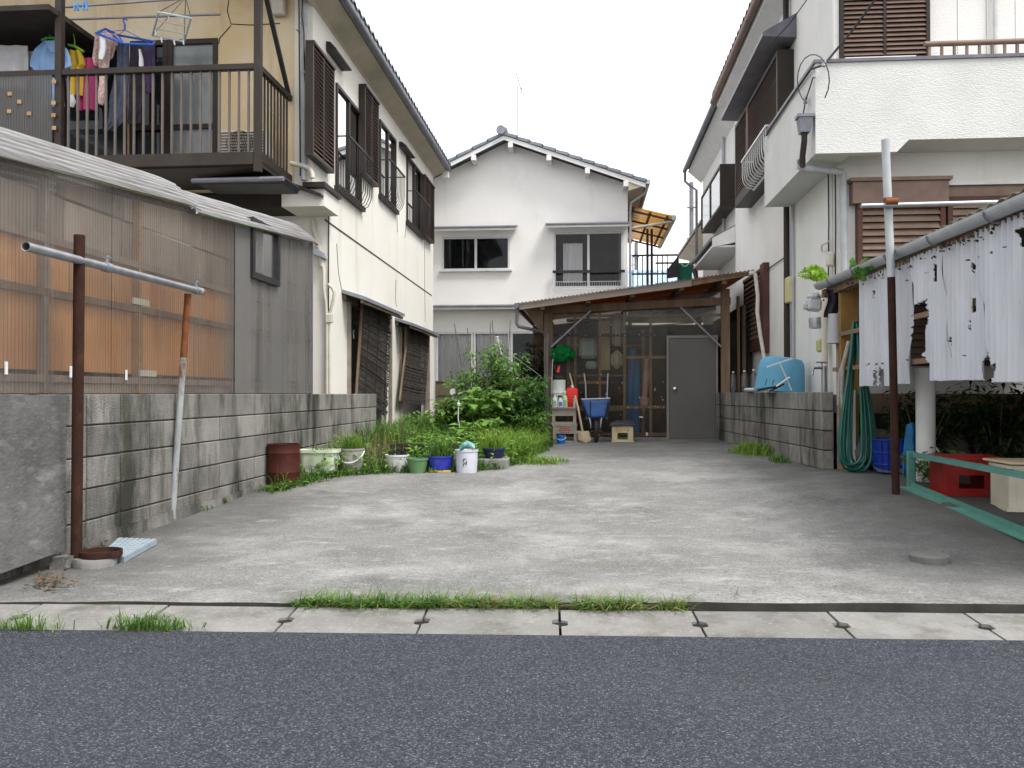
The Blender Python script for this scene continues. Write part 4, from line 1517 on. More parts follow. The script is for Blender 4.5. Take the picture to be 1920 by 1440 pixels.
# ledge over the ground floor and the sliding garden windows
z = P(900, 577, Y=RY - .25).z
q = MB()
q.prism([(xlft, RY - .3, z - .04), (xlft, RY - .3, z + .02), (xlft, RY - .002, z + .07), (xlft, RY - .002, z - .02)], (xr - xlft, 0, 0))
q.build('ledge', m_greypipe, rh)
q = MB()
q.prism([(xlft, RY - .32, z + .024), (xlft, RY - .32, z + .045), (xlft, RY - .002, z + .1), (xlft, RY - .002, z + .074)], (xr - xlft, 0, 0))
q.build('ledge_flashing', m_greypipe_dark, rh)
xs = [hC[0], P(888, 0, Y=RY).x, P(957, 0, Y=RY).x, hC[2]]
for i in range(3):
    window(rh, (xs[i] + .005, RY, hC[1]), X1, -Y1, xs[i + 1] - xs[i] - .01, hC[3] - hC[1], m_alu, g_win if i == 2 else g_clear, .05, .1, .03, split=False, transom=.9 if i == 2 else None, name='garden_window')
    if i < 2:
        curtain(rh, (xs[i] + .06, RY + .07, hC[1] + .03), X1, xs[i + 1] - xs[i] - .12, hC[3] - hC[1] - .08, m_curtain_w, .022, 8)
q = MB()
q.box((hC[0] - .1, RY - .14, .2), (hC[2], RY - .003, .44))
q.build('plinth', m_gutter_conc, rh)

# antenna
ab = P(971, 252, Y=21)
an = T('tv_antenna', 'thin television antenna mast on the ridge of the rear house', 'antenna', ab)
q = MB()
q.tube([ab - V((0, 0, .3)), P(970, 160, Y=21)], .014, 6)
q.build('mast', m_galv, an)
q = MB()
q.tube([P(967, 135, Y=20.8), P(977, 168, Y=21.2)], .011, 6)
q.tube([P(970, 165, Y=21), P(979, 165, Y=21)], .01, 6)
q.tube([P(978, 165, Y=21), P(978, 174, Y=21)], .016, 6)
q.build('boom', m_galv, an)

# amber canopy at the side
YB0, YB1 = 20.35, 24.3
cl, crn = V((xr + .02, YB0, P(1185, 385, Y=YB0).z)), P(1262, 405, Y=YB0)
cn = T('plastic_canopy', 'amber corrugated plastic canopy on brown laths beside the rear house', 'canopy', (1.5, 22, 4.9))
q = MB()
dv = crn - cl
q.grid(lambda u, v: cl + dv * u + V((0, (YB1 - YB0) * v, .012 * math.sin(v * 300))), 4, 220)
q.build('canopy_sheet', m_poly_yel, cn, smooth=0)
for t in (.12, .5, .88):
    q = MB()
    q.bar(cl + dv * t + V((0, 0, -.045)), cl + dv * t + V((0, YB1 - YB0, -.045)), .05, .04)
    q.build('rafter', m_brown_red, cn)
for t in (0.02, .3, .6, .95):
    q = MB()
    q.bar(cl + V((0, (YB1 - YB0) * t, -.09)), cl + dv + V((0, (YB1 - YB0) * t, -.09)), .045, .04)
    q.build('lath', m_brown_red, cn)
q = MB()
q.tube([crn + V((.02, -.05, -.05)), crn + V((.02, YB1 - YB0, -.05))], .06, 8)
q.tube([crn + V((0, .1, -.1)), P(1186, 428, Y=YB0 + .1)], .035, 8)
q.build('gutter', m_duct, cn, smooth=50)
for px_ in (1214, 1222):
    q = MB()
    q.box(P(px_ - 2, 545, Y=21.2), P(px_ + 2, 430, Y=21.25))
    q.build('post', m_black, cn)

# roof deck with its railing
rk = T('deck_railing', 'black metal railing of the small roof deck under the amber canopy', 'railing', (1.6, 20.6, 3.2))
RLY = 20.6
z0_, z1_ = P(1200, 552, Y=RLY).z, P(1200, 479, Y=RLY).z
xa_, xb_ = P(1184, 0, Y=RLY).x, P(1300, 0, Y=RLY).x
q = MB()
q.box((xa_, RLY - .02, z1_ - .02), (P(1270, 0, Y=RLY).x, RLY + .02, z1_ + .02))
q.build('top_rail', m_black, rk)
q = MB()
q.box((P(1228, 0, Y=RLY).x, RLY - .02, P(1228, 495, Y=RLY).z), (P(1272, 0, Y=RLY).x, RLY + .02, P(1228, 492, Y=RLY).z))
q.build('mid_rail', m_black, rk)
q = MB()
q.box((xa_, RLY - .02, P(1228, 515, Y=RLY).z), (P(1252, 0, Y=RLY).x, RLY + .02, P(1228, 512, Y=RLY).z))
q.build('mid_rail', m_black, rk)
for px_ in (1186, 1195, 1204, 1213, 1222, 1232, 1241, 1250):
    xx = P(px_, 0, Y=RLY).x
    q = MB()
    q.box((xx - .012, RLY - .012, z0_), (xx + .012, RLY + .012, z1_ - .02))
    q.build('bar', m_black, rk)
q = MB()
q.prism([P(1251, 522, Y=RLY - .1), P(1273, 519, Y=RLY - .1), P(1273, 478, Y=RLY - .1), P(1251, 505, Y=RLY - .1)], (0, .05, 0))
q.build('side_panel', m_black, rk)
q = MB()
q.box((xr + .02, RY + .2, 3.0), (3.3, 25, 3.2))
for xx in (1.2, 3.1):
    q.box((xx - .06, 24.5, .2), (xx + .06, 24.6, 3.0))
q.build('deck', m_wood, rk)
gb = T('green_bin', 'dark green plastic bin on the roof deck', 'bin', P(1285, 540, Y=RLY + .2))
q = MB()
a_, b_ = P(1272, 540, Y=RLY + .05), P(1298, 492, Y=RLY + .05)
q.box(a_, b_ + V((0, .35, 0)), .03)
for i in range(6):
    xx = a_.x + .03 + i * (b_.x - a_.x - .06) / 5
    q.box((xx - .008, RLY + .035, a_.z), (xx + .008, RLY + .049, b_.z - .08))
q.build('body', mat('dark_green_plastic', (.005, .14, .085), (.004, .11, .07), .45, 5), gb)
q = MB()
q.tube(bez(P(1277, 493, Y=RLY), P(1281, 502, Y=RLY), P(1289, 502, Y=RLY), P(1293, 490, Y=RLY)), .012, 6)
q.build('handle', m_white_paint, gb, smooth=50)

# far blue-tiled roof, far brown-roofed house, poles and wires
fh = T('tiled_house', 'distant house with pale blue tiled roof seen past the deck railing', 'house', (2.6, 37, 0))
q = MB()
q.box((-1.5, 36, 0), (6.5, 42, 4.9))
q.build('wall', m_stucco_white, fh)
zf0, zf1 = P(1215, 548, Y=35.2).z, P(1215, 512, Y=38).z
q = MB()
q.prism([(-2, 35.2, zf0 - .08), (-2, 38, zf1 - .08), (-2, 40, zf0 - .08)], (9, 0, 0))
rfo = q.build('roof', m_roof_blue, fh)
t = MB()
prof = [(k / 8 * .34, .05 * math.sin(k / 8 * 3.1416)) for k in range(9)]
t.prism([V((-1.9 + a, 35.2, zf0 + z)) for a, z in prof] + [V((-1.9 + a, 35.2, zf0 + z - .05)) for a, z in prof[::-1]], V((0, .62, (zf1 - zf0) / 2.8 * .62 + .03)))
t0 = t.build('roof_tile', m_roof_blue, rfo)
for r_ in range(5):
    for c_ in range(24):
        if r_ or c_:
            o = t0.copy()
            COL.objects.link(o)
            o.location = t0.location + V((c_ * .345, r_ * .56, r_ * .56 * (zf1 - zf0) / 2.8))
q = MB()
q.tube([(-2, 38, zf1 + .02), (7, 38, zf1 + .02)], .12, 8)
q.build('ridge_tile', m_roof_blue, rfo)
bh_ = T('tiled_house', 'brown tiled roof of a farther house behind the right-hand house', 'house', (6, 29, 0))
q = MB()
q.box((4.0, 25, 0), (9, 33.5, 6.3))
q.build('wall', m_stucco_grey, bh_)
q = MB()
q.prism([(3.45, 24.5, 6.2), (3.45, 24.5, 6.28), (6.6, 24.5, 7.6), (9.7, 24.5, 6.28), (9.7, 24.5, 6.2), (6.6, 24.5, 7.5)], (0, 9.4, 0))
rfo = q.build('roof', m_brown, bh_)
tile_row(rfo, (3.46, 24.5, 6.25), (3.46, 33.9, 6.25), 34, m_roof_brown, out=V((-.9, 0, -.3)), depth=.4)
q = MB()
q.prism([(3.5, 24.6, 6.19), (3.5, 33.8, 6.19), (4.05, 33.8, 6.05), (4.05, 24.6, 6.05)], (0, 0, -.03))
q.build('eave_soffit', m_soffit, bh_)
m_polec = mat('pole_concrete', (.2, .195, .21), (.16, .155, .17), .8, 3)


def upole(label, px_, ptop, Yd, r):
    b_ = P(px_, 600, Y=Yd)
    t = T('utility_pole', label, 'utility pole', (b_.x, Yd, -.06), 'utility poles behind the houses')
    zt_ = P(px_, ptop, Y=Yd).z
    q = MB()
    q.tube([(b_.x, Yd, -.06), (b_.x, Yd, zt_)], [r * 1.15, r * .9], 12)
    q.build('mast', m_polec, t, smooth=50)
    for dz in (1.2, 2.6):
        q = MB()
        q.box((b_.x - .22, Yd - r - .05, zt_ - dz), (b_.x + .22, Yd - r - .0, zt_ - dz + .07))
        q.build('crossarm', m_greypipe_dark, t)
    return V((b_.x, Yd, zt_))


p1 = upole('grey utility pole rising just left of the right-hand houses', 1297, 342, 40, .11)
p2 = upole('distant utility pole seen under the amber canopy', 1193, 455, 70, .16)
wl_ = ['highest faint overhead wire across the white sky', 'second faint overhead wire from the top', 'third faint overhead wire, level with the pole head', 'lowest faint overhead wire beside the amber canopy', 'slanting overhead wire behind the deck railing']
for k, (a, b_) in enumerate((((1150, 316), (1330, 305)), ((1150, 335), (1330, 330)), ((1150, 384), (1330, 374)), ((1180, 402), (1330, 397)), ((1215, 478), (1330, 415)))):
    q = MB()
    A, B = P(*a, Y=40), P(*b_, Y=40)
    A, B = A + (A - B) * 1.5, B + (B - A) * 1.5
    q.tube(sag(A, B, .1), .011, 4)
    tag(q.build('overhead_wire', mat('faint_wire', (.2, .2, .22), (.16, .16, .18), .6) if k == 0 else MATS['faint_wire']), wl_[k], 'wire', 'overhead wires in the gap between the houses')

# small wooden box at the rear house
q = MB()
a_, b_ = P(816, 742, Y=19.3), P(848, 716, Y=19.3)
q.box((a_.x, 19.3, a_.z), (b_.x, 19.6, b_.z), .01)
q.box((a_.x - .01, 19.28, b_.z + .003), (b_.x + .01, 19.62, b_.z + .02))
q.box((a_.x, 19.32, bedz(-2, 18.8)), (b_.x, 19.58, a_.z - .004))
tag(q.build('wooden_box', mat('mossy_wood', (.17, .15, .09), (.11, .1, .065), .9, 6), None), 'mossy wooden box standing before the grey curtained garden window', 'box')
# ------------------------------------------------------------------ tool shed at the back
SY = 14.5
ts = T('tool_shed', 'wooden tool shed with clear corrugated front and slanting plank roof at the back', 'shed', (1.0, 16, .25))
gz = .25


def sp(px_, py_, Y=SY):
    return P(px_, py_, Y=Y)


def post(px0, px1, ztop, Y, m, name='post'):
    q = MB()
    q.box((sp(px0, 0, Y).x, Y - .05, gz - .02), (sp(px1, 0, Y).x, Y + .05, ztop))
    return q.build(name, m, ts)


RFY0, RFY1 = 13.75, 18.2
fl, frr = P(973, 570, Y=RFY0), P(1413, 508, Y=RFY0)
dvr = frr - fl
rz_ = lambda x: fl.z + (x - fl.x) * dvr.z / dvr.x
lift = lambda y: (y - RFY0) * .02
post(1020, 1036, rz_(sp(1028, 0).x) - .14, SY - .1, m_wood)
post(1350, 1366, rz_(sp(1358, 0).x) - .16, SY - .1, m_wood)
# roof: front fascia board in two lengths, planks, rafters, covering sheet
q = MB()
cut = fl + dvr * .74
q.prism([fl, cut, cut - V((0, 0, .1)), fl - V((0, 0, .09))], (0, .03, 0))
q.build('fascia_board', m_wood_grey, ts)
q = MB()
q.prism([cut + V((.01, .012, -.02)), frr + V((0, .012, -.01)), frr + V((0, .012, -.06)), cut + V((.01, .012, -.09))], (0, .03, 0))
q.build('fascia_board', m_wood, ts)
np_ = 19
for i in range(np_):
    y0_ = RFY0 + .035 + i * (RFY1 - RFY0 - .04) / np_
    y1_ = y0_ + (RFY1 - RFY0 - .04) / np_ - .012
    q = MB()
    q.prism([fl + V((.02, y0_ - RFY0, -.018 + lift(y0_))), fl + V((.02, y1_ - RFY0, -.018 + lift(y1_))), frr + V((-.02, y1_ - RFY0, -.018 + lift(y1_))), frr + V((-.02, y0_ - RFY0, -.018 + lift(y0_)))], (0, 0, .014))
    q.build('roof_plank', m_wood_or, ts)
q = MB()
q.grid(lambda u, v: fl + dvr * (u * 1.012 - .006) + V((0, v * (RFY1 - RFY0 + .06) - .05, .012 + lift(RFY0 + v * 4.4) + .008 * math.sin(u * 6.283 * 60))), 360, 1, thick=(0, 0, .003))
q.build('roof_covering', clear_mat('roof_sheeting', (.75, .72, .66), (.35, .34, .32), .35, .25, 3, (1, 1, 1), rough=.4, transl=.6), ts, smooth=0)
for t in (.1, .3, .49, .7, .88):
    p = fl + dvr * t
    q = MB()
    q.box((p.x - .035, RFY0 + .06, p.z - .13), (p.x + .035, RFY1, p.z - .03))
    q.build('rafter', m_wood, ts)
# head beams
za = sp(1036, 583).z
q = MB()
q.bar((sp(1019, 0).x, SY - .1, sp(1036, 583).z), (sp(1366, 0).x, SY - .1, sp(1350, 568).z + .02), .09, .12)
q.build('head_beam', m_wood, ts)
q = MB()
q.bar((sp(975, 0).x, SY + 3.5, 2.3), (sp(1400, 0).x, SY + 3.5, 2.75), .09, .12)
q.build('head_beam', m_wood, ts)
# end gable of clear sheet between beam and roof is open; braces
for a, b_ in (((1034, 650), (1108, 582)), ((1352, 650), (1276, 576))):
    q = MB()
    q.tube([sp(*a, Y=SY - .17), sp(*b_, Y=SY - .17)], .018, 8)
    q.build('brace', m_galv, ts, smooth=50)
# frame behind the sheet
IY = SY + .04
lattice = mat('lattice_timber', (.42, .3, .18), (.3, .21, .13), .85, 4, layers=[((.12, .08, .05), 8, (1, 1, 1), .55, .8, .5)])
for py_, a, b_, m in ((628, 1036, 1250, m_dark), (670, 1165, 1250, lattice), (717, 1085, 1140, m_wood_tan), (763, 1085, 1250, m_wood_tan), (814, 1090, 1250, lattice), (592, 1036, 1350, lattice)):
    z = sp(1150, py_, IY).z
    q = MB()
    q.box((sp(a, 0, IY).x, IY, z - .024), (sp(b_, 0, IY).x, IY + .03, z + .024))
    q.build('batten', m, ts)
for px_, m in ((1078, lattice), (1124, lattice), (1170, lattice), (1219, lattice)):
    xx = sp(px_, 0, IY).x
    q = MB()
    q.box((xx - .022, IY + .032, gz), (xx + .022, IY + .065, rz_(xx) - .16))
    q.build('stud', m, ts)
q = MB()
q.box((sp(1036, 0).x, SY - .02, gz - .01), (sp(1250, 0).x, SY + .08, gz + .035))
q.build('sill', m_gutter_conc, ts)
# clear corrugated sheets
xs = [1034, 1100, 1166, 1252]
for a, b_ in zip(xs, xs[1:]):
    x0_, x1_ = sp(a, 0).x, sp(b_, 0).x
    q = MB()
    q.grid(lambda u, v: (x0_ + (x1_ - x0_) * u, SY + .005 * math.sin((x0_ + (x1_ - x0_) * u) * 196) + .012 * mnoise.noise(V((u * 2 + a, v * 3, 0))), gz + .03 + v * (rz_(x0_ + (x1_ - x0_) * u) - .15 - gz)), 90, 6)
    q.build('clear_sheet', m_poly_clear, ts, smooth=0)
x0_, x1_ = sp(1252, 0).x, sp(1350, 0).x
zd = sp(1295, 634).z
q = MB()
q.grid(lambda u, v: (x0_ + (x1_ - x0_) * u, SY + .005 * math.sin((x0_ + (x1_ - x0_) * u) * 196), zd + .02 + v * (rz_(x0_ + (x1_ - x0_) * u) - .15 - zd)), 120, 1)
q.build('clear_sheet', m_poly_clear, ts, smooth=0)
q = MB()
for i in range(46):
    a, b_ = (R.uniform(1040, 1245), R.choice([628, 628, 628, 717, 763, 763, 814]) + R.uniform(-1.5, 1.5)) if R.random() < .6 else (R.uniform(1060, 1245), R.uniform(680, 815))
    p = sp(a, b_, SY - .012)
    s = R.uniform(.008, .016)
    q.obox(p, (s, .006, s * R.uniform(.8, 1.6)))
tag(q.build('nail_caps', c_white, ts), kind='stuff')
for a, b_, w_, h_ in ((1202, 782, .06, .025), (1213, 814, .035, .06), (1228, 730, .012, .05)):
    q = MB()
    q.obox(sp(a, b_, SY - .014), (w_, .005, h_), None, .002)
    q.build('patch', c_white, ts)
# door
m_door = mat('grey_steel_door', (.125, .122, .118), (.11, .107, .103), .55, 2, layers=[((.15, .14, .13), 6, (1, 1, .3), .58, .8, .4)])
m_dframe = mat('door_frame_grey', (.24, .225, .21), (.2, .185, .175), .6, 4)
xd0, xd1 = sp(1252, 0).x, sp(1339, 0).x
q = MB()
q.wall((xd0 - .035, SY - .07, gz), X1, Z1, -Y1, xd1 - xd0 + .07, zd - gz + .04, [(.035, -.001, xd1 - xd0 + .035, zd - gz)], .12)
q.build('door_frame', m_dframe, ts)
q = MB()
q.box((xd0 + .004, SY - .06, gz + .012), (xd1 - .004, SY - .02, zd - .005), .004)
dr = q.build('door', m_door, ts)
q = MB()
q.lathe([(.012, 0), (.012, .03), (.028, .035), (.033, .05), (.026, .065), (.001, .07)], sp(1265, 729, SY - .06), 16, Matrix.Rotation(math.pi / 2, 3, 'X'))
q.lathe([(.034, 0), (.034, .006)], sp(1265, 729, SY - .06), 16, Matrix.Rotation(math.pi / 2, 3, 'X'))
q.build('door_knob', mat('chrome', (.6, .6, .6), (.5, .5, .5), .2, 3, metal=1), dr, smooth=40)
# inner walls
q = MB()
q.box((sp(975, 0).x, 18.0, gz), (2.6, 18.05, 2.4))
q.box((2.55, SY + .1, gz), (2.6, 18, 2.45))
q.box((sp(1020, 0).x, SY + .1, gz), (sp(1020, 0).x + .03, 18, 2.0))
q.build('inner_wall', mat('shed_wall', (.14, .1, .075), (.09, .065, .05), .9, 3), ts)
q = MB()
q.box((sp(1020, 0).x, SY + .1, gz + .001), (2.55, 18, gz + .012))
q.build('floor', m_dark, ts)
# side gap right of the shed: dark boards between post and house
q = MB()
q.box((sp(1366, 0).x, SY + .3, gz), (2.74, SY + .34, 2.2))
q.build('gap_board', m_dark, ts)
q = MB()
xx = sp(1385, 0).x
q.box((xx - .02, SY + .1, .95), (xx + .02, SY + .16, 2.6))
q.build('gap_stud', m_wood, ts)
# roof gutter and spout on the low side
q = MB()
q.tube([fl + V((-.04, -.05, -.03)), fl + V((-.04, 4.4, .03))], .045, 8)
q.build('gutter', m_greypipe_dark, ts, smooth=50)
q = MB()
q.tube([fl + V((-.03, .05, -.05)), P(969, 606, Y=RFY0 + .05), P(972, 612, Y=RFY0 + .05), P(1020, 623, Y=SY - .18), P(1027, 628, Y=SY - .18), P(1026, 700, Y=SY - .18), P(1026, 815, Y=SY - .18)], .026, 8)
q.build('downpipe', m_greypipe_dark, ts, smooth=50)
q = MB()
q.prism([P(978, 572, Y=RFY0 + .1), P(1018, 572, Y=RFY0 + .3), P(1018, 622, Y=RFY0 + .5), P(1004, 610, Y=RFY0 + .4)], (0, 3, 0))
q.build('eave_board', m_wood, ts)

# things stored behind the clear front
def inbox(name, label, cat, px0, py0, px1, py1, Y, dep, m, bev=.02, **kw):
    a, b_ = sp(px0, py1, Y), sp(px1, py0, Y)
    q = MB()
    q.box(a, b_ + V((0, dep, 0)), bev)
    return tag(q.build(name, m), label, cat, **kw)


m_tarp = mat('blue_tarp', (.03, .22, .55), (.02, .14, .4), .5, 6, (1, 1, .3))
shf = T('storage_shelf', 'dim wooden shelf loaded with boxes inside the tool shed', 'shelf', sp(1140, 822, SY + .7))
for py_ in (706, 650, 600, 770):
    a, b_ = sp(1062, py_, SY + .6), sp(1210, py_ - 4, SY + .6)
    q = MB()
    q.box(a, b_ + V((0, .5, 0)))
    q.build('shelf_board', lattice, shf)
for px_ in (1066, 1206):
    a = sp(px_, 822, SY + .6)
    q = MB()
    q.box((a.x - .03, a.y, gz), (a.x + .03, a.y + .05, 2.1))
    q.build('upright', lattice, shf)
m_card = mat('cardboard', (.6, .5, .34), (.5, .41, .28), .85, 4)
m_palebag = mat('pale_blue_bag', (.6, .72, .82), (.45, .58, .68), .6, 10, (1, 1, 3))
m_bag = mat('cream_bag', (.8, .76, .66), (.66, .62, .53), .7, 8)
inbox('plastic_bag', 'pale blue bag behind the clear front, upper left of the tool shed', 'bag', 1086, 634, 1120, 672, SY + .3, .2, m_palebag, .05)
inbox('plastic_bag', 'pale blue bag on the lower shelf behind the clear front', 'bag', 1098, 677, 1120, 692, SY + .3, .2, m_palebag, .03)
inbox('cardboard_box', 'tall tan cardboard box on the shed shelf', 'box', 1124, 600, 1144, 694, SY + .3, .25, m_card, .01)
inbox('cream_sack', 'upper cream sack on the shed shelf', 'sack', 1147, 586, 1168, 648, SY + .3, .22, m_bag, .05)
inbox('cream_sack', 'lower rounded cream sack on the shed shelf', 'sack', 1146, 656, 1168, 692, SY + .3, .22, m_bag, .08)
for i, (a, b_, t_) in enumerate(((1180, 655, 'left'), (1191, 668, 'right'))):
    q = MB()
    q.tube([sp(a - 2 + 3 * i, 820, SY + .35), sp(a + 2, 740, SY + .37), sp(a + 5 - i, b_, SY + .4)], [.075, .07, .06], 12)
    tag(q.build('rolled_tarp', m_tarp, smooth=40), t_ + ' upright roll of blue tarpaulin inside the tool shed', 'tarpaulin', 'rolled tarpaulins in the shed')
q = MB()
br = sp(1208, 752, SY + .3)
q.tube([br + V((0, 0, .0)), br + V((.03, 0, .35)), br + V((.04, 0, .72))], [.045, .055, .035], 10)
q.lathe([(.001, -.11), (.06, -.09), (.085, -.02), (.08, .05), (.03, .1), (.001, .11)], br, 14)
tag(q.build('stuffed_sack', mat('pinkish_cloth', (.75, .65, .56), (.7, .35, .32), .9, 5, (1, 1, .6)), smooth=40), 'hanging pale sack with a pink rounded end inside the tool shed', 'sack')
inbox('steel_cabinet', 'dark cabinet at the shed floor behind the wheelbarrow', 'cabinet', 1092, 770, 1165, 822, SY + .6, .4, m_dark, .02)
q = MB()
for i in range(3):
    q.bar(sp(1165, 583 + i * 16, SY + 1.3), sp(1300, 577 + i * 14, SY + 1.3), .05, .02)
tag(q.build('stored_poles', m_alu), 'pale poles stored under the roof inside the tool shed', 'poles')
# ------------------------------------------------------------------ right house
RX = 2.75
ry0, ry1 = P(1572, 500, X=RX).y, P(1379, 500, X=RX).y
hh = T('stucco_house', 'pale grey two-storey stucco house on the right with white parapet balcony', 'house', (5.8, 13, .2))
RZ = 6.45
rp = lambda a, b_, X=RX: P(a, b_, X=X)
BAYX = RX - .22
by0, by1 = 11.85, rp(1378, 300, BAYX).y
bz0, bz1 = rp(1378, 390, BAYX).z, rp(1378, 236, BAYX).z
q = MB()
gw0, gw1 = rp(1436, 600).y, rp(1402, 600).y
q.wall((RX, ry0, .05), Y1, Z1, -X1, ry1 - ry0, RZ - .05, [], .14)
q.build('side_wall', m_stucco_grey, hh)
q = MB()
fw = [(P(1600, 0, Y=ry0).x, 1.45, P(1766, 0, Y=ry0).x, P(1680, 340, Y=ry0).z), (P(1772, 0, Y=ry0).x, 1.45, P(1935, 0, Y=ry0).x, P(1680, 345, Y=ry0).z)]
q.wall((RX + .14, ry0, .05), X1, Z1, -Y1, 6.2, RZ + .3, [], .14)
q.build('front_wall', m_stucco_grey, hh)
q = MB()
q.box((RX + .14, ry1 - .14, .05), (9, ry1, RZ))
q.box((8.95, ry0 + .14, .05), (9.09, ry1 - .14, RZ))
q.build('rear_wall', m_stucco_grey, hh)
# foundation band
q = MB()
q.box((RX + .16, ry0 - .03, .05), (9, ry0 - .002, .6))
q.build('foundation', m_gutter_conc, hh)
# eaves
EXR = 2.40
EZ = 6.55
q = MB()
q.prism([(RX + .01, ry0 - .9, EZ - .22), (EXR + .07, ry0 - .9, EZ - .1), (EXR + .07, ry0 - .9, EZ + .05), (RX + .4, ry0 - .9, EZ + .25), (RX + .4, ry0 - .9, EZ - .22)], (0, ry1 - ry0 + 1.25, 0))
q.build('soffit', m_white_paint, hh)
q = MB()
q.prism([(EXR, ry0 - .95, EZ + .06), (EXR, ry0 - .95, EZ + .12), (6, ry0 - .95, EZ + 1.6), (9.6, ry0 - .95, EZ + .12), (9.6, ry0 - .95, EZ + .06), (6, ry0 - .95, EZ + 1.5)], (0, ry1 - ry0 + 1.3, 0))
rf = q.build('roof', m_roof_brown, hh)
tile_row(rf, (EXR - .03, ry0 - .9, EZ + .09), (EXR - .03, ry1 + .35, EZ + .09), 32, m_roof_brown, out=V((-.93, 0, -.36)), depth=.3)
q = MB()
q.tube([(EXR + .0, ry0 - .9, EZ + .0), (EXR + .0, ry1 + .38, EZ + .0)], .06, 10)
q.build('gutter', m_louver, hh, smooth=50)
# brown downpipe
yy = rp(1475, 500, RX - .06).y
pipe('downpipe', [(RX - .06, yy, EZ - .2), (RX - .06, yy, .9)], .04, m_brown, hh)
pipe('conduit', [rp(1486, 385, RX - .03), rp(1487, 520, RX - .03), rp(1487, 700, RX - .03)], .02, m_greypipe, hh)

# bay with shutters upstairs
q = MB()
q.box((BAYX, by0, bz0), (RX - .003, by1, bz0 + .14))
q.box((BAYX, by0, bz1 - .06), (RX - .003, by1, bz1))
q.box((BAYX, by1 - .05, bz0 + .14), (RX - .003, by1, bz1 - .06))
q.box((BAYX, by0, bz0 + .14), (RX - .003, by0 + .06, bz1 - .06))
ym = rp(1401, 300, BAYX).y
q.box((RX - .06, by0 + .06, bz0 + .14), (RX - .004, by1 - .05, bz1 - .06))
q.build('shutter_bay', m_brown, hh)
q = MB()
q.box((BAYX - .004, ym - .09, bz0 + .142), (RX - .065, ym + .09, bz1 - .062))
q.build('bay_mullion', m_brown_red, hh)
# louvres of the bay: fine, joined
q = MB()
n = 24
for i in range(n):
    z = bz0 + .16 + i * (bz1 - bz0 - .24) / n
    for a, b_ in ((by0 + .07, ym - .1), (ym + .1, by1 - .06)):
        q.prism([(BAYX + .004, a, z), (BAYX + .004, b_, z), (BAYX + .03, b_, z + .042), (BAYX + .03, a, z + .042)], (0, 0, .006))
tag(q.build('slats', m_louver_light, hh), kind='stuff')
# hood over the bay
q = MB()
q.prism([(RX - .002, by0 - .15, bz1 + .42), (BAYX - .22, by0 - .15, bz1 + .18), (BAYX - .22, by0 - .15, bz1 + .13), (RX - .002, by0 - .15, bz1 + .1)], (0, by1 - by0 + .25, 0))
q.build('bay_hood', m_greypipe_dark, hh)
q = MB()
q.box((BAYX - .05, by0 - .1, bz0 - .07), (RX - .003, by1 - .3, bz0 - .004))
q.build('bay_sill', m_brown, hh)
# white bellied guard
ga, gb_ = rp(1437, 300, RX - .4).y, rp(1391, 300, RX - .4).y
z0_ = rp(1391, 357, RX - .4).z
z1_ = rp(1391, 304, RX - .4).z
q = MB()
q.bar((RX - .4, ga, z1_), (RX - .4, gb_, z1_), .03, .03)
for yy_ in (ga, gb_):
    q.bar((RX - .4, yy_, z1_), (BAYX - .002, yy_, z1_), .02, .02)
gfo = q.build('window_guard', m_alu, hh)
q = MB()
q.bar((BAYX - .01, ga, z0_), (BAYX - .01, gb_, z0_), .03, .02)
q.build('lower_rail', m_alu, gfo)
b0 = None
for i in range(13):
    yy_ = ga + .04 + (gb_ - ga - .08) * i / 12
    if b0 is None:
        q = MB()
        q.tube([(RX - .4, yy_, z1_), (RX - .4, yy_, z0_ + .2), (RX - .385, yy_, z0_ + .1), (RX - .33, yy_, z0_ + .03), (BAYX - .01, yy_, z0_)], .008, 6)
        b0 = q.build('bar', m_alu, gfo, smooth=50)
        yb0 = yy_
    else:
        o = b0.copy()
        COL.objects.link(o)
        o.location = b0.location + V((0, yy_ - yb0, 0))

# side shuttered window at ground level
shutter(hh, (RX, gw0, rp(1436, 655).z), Y1, -X1, gw1 - gw0, rp(1404, 525).z - rp(1436, 655).z, m_brown_red, m_louver, .07, .05, .075, mid=False, base=.14)
q = MB()
q.box((RX - .09, gw0 - .28, rp(1436, 655).z - .05), (RX - .003, gw0 - .004, rp(1404, 525).z + .05))
q.build('shutter_case', m_brown_red, hh)

# parapet balcony
PX, PY0 = rp(1530, 200).x, 9.32
PX = P(1529, 200, Y=PY0).x
py1 = 11.95
pz0, pz1 = P(1530, 288, Y=PY0).z, P(1523, 119, Y=PY0).z
xstep = P(1693, 270, Y=PY0).x
pz0b = P(1700, 262, Y=PY0).z
xe2 = 8.9
q = MB()
q.prism([(PX, PY0, pz0), (xstep - .06, PY0, pz0), (xstep + .06, PY0, pz0b), (xe2, PY0, pz0b), (xe2, PY0, pz1), (PX, PY0, pz1)], (0, .12, 0))
q.prism([(PX, PY0 + .12, pz0), (PX, py1, pz0), (PX, py1, pz1), (PX, PY0 + .12, pz1)], (.12, 0, 0))
q.box((PX + .12, py1 - .12, pz0), (RX - .002, py1, pz1))
q.box((PX + .12, PY0 + .12, pz0 + .003), (RX - .002, py1 - .12, pz0 + .12))
q.box((RX - .002, PY0 + .12, pz0b + .003), (xe2, ry0 - .002, pz0b + .1))
q.build('balcony_parapet', m_balcony, hh)
q = MB()
q.box((PX - .02, PY0 - .02, pz1 + .002), (xe2, PY0 + .14, pz1 + .035))
q.box((PX - .02, PY0 + .14, pz1 + .002), (PX + .14, py1 + .02, pz1 + .035))
q.build('parapet_coping', m_greypipe_dark, hh)
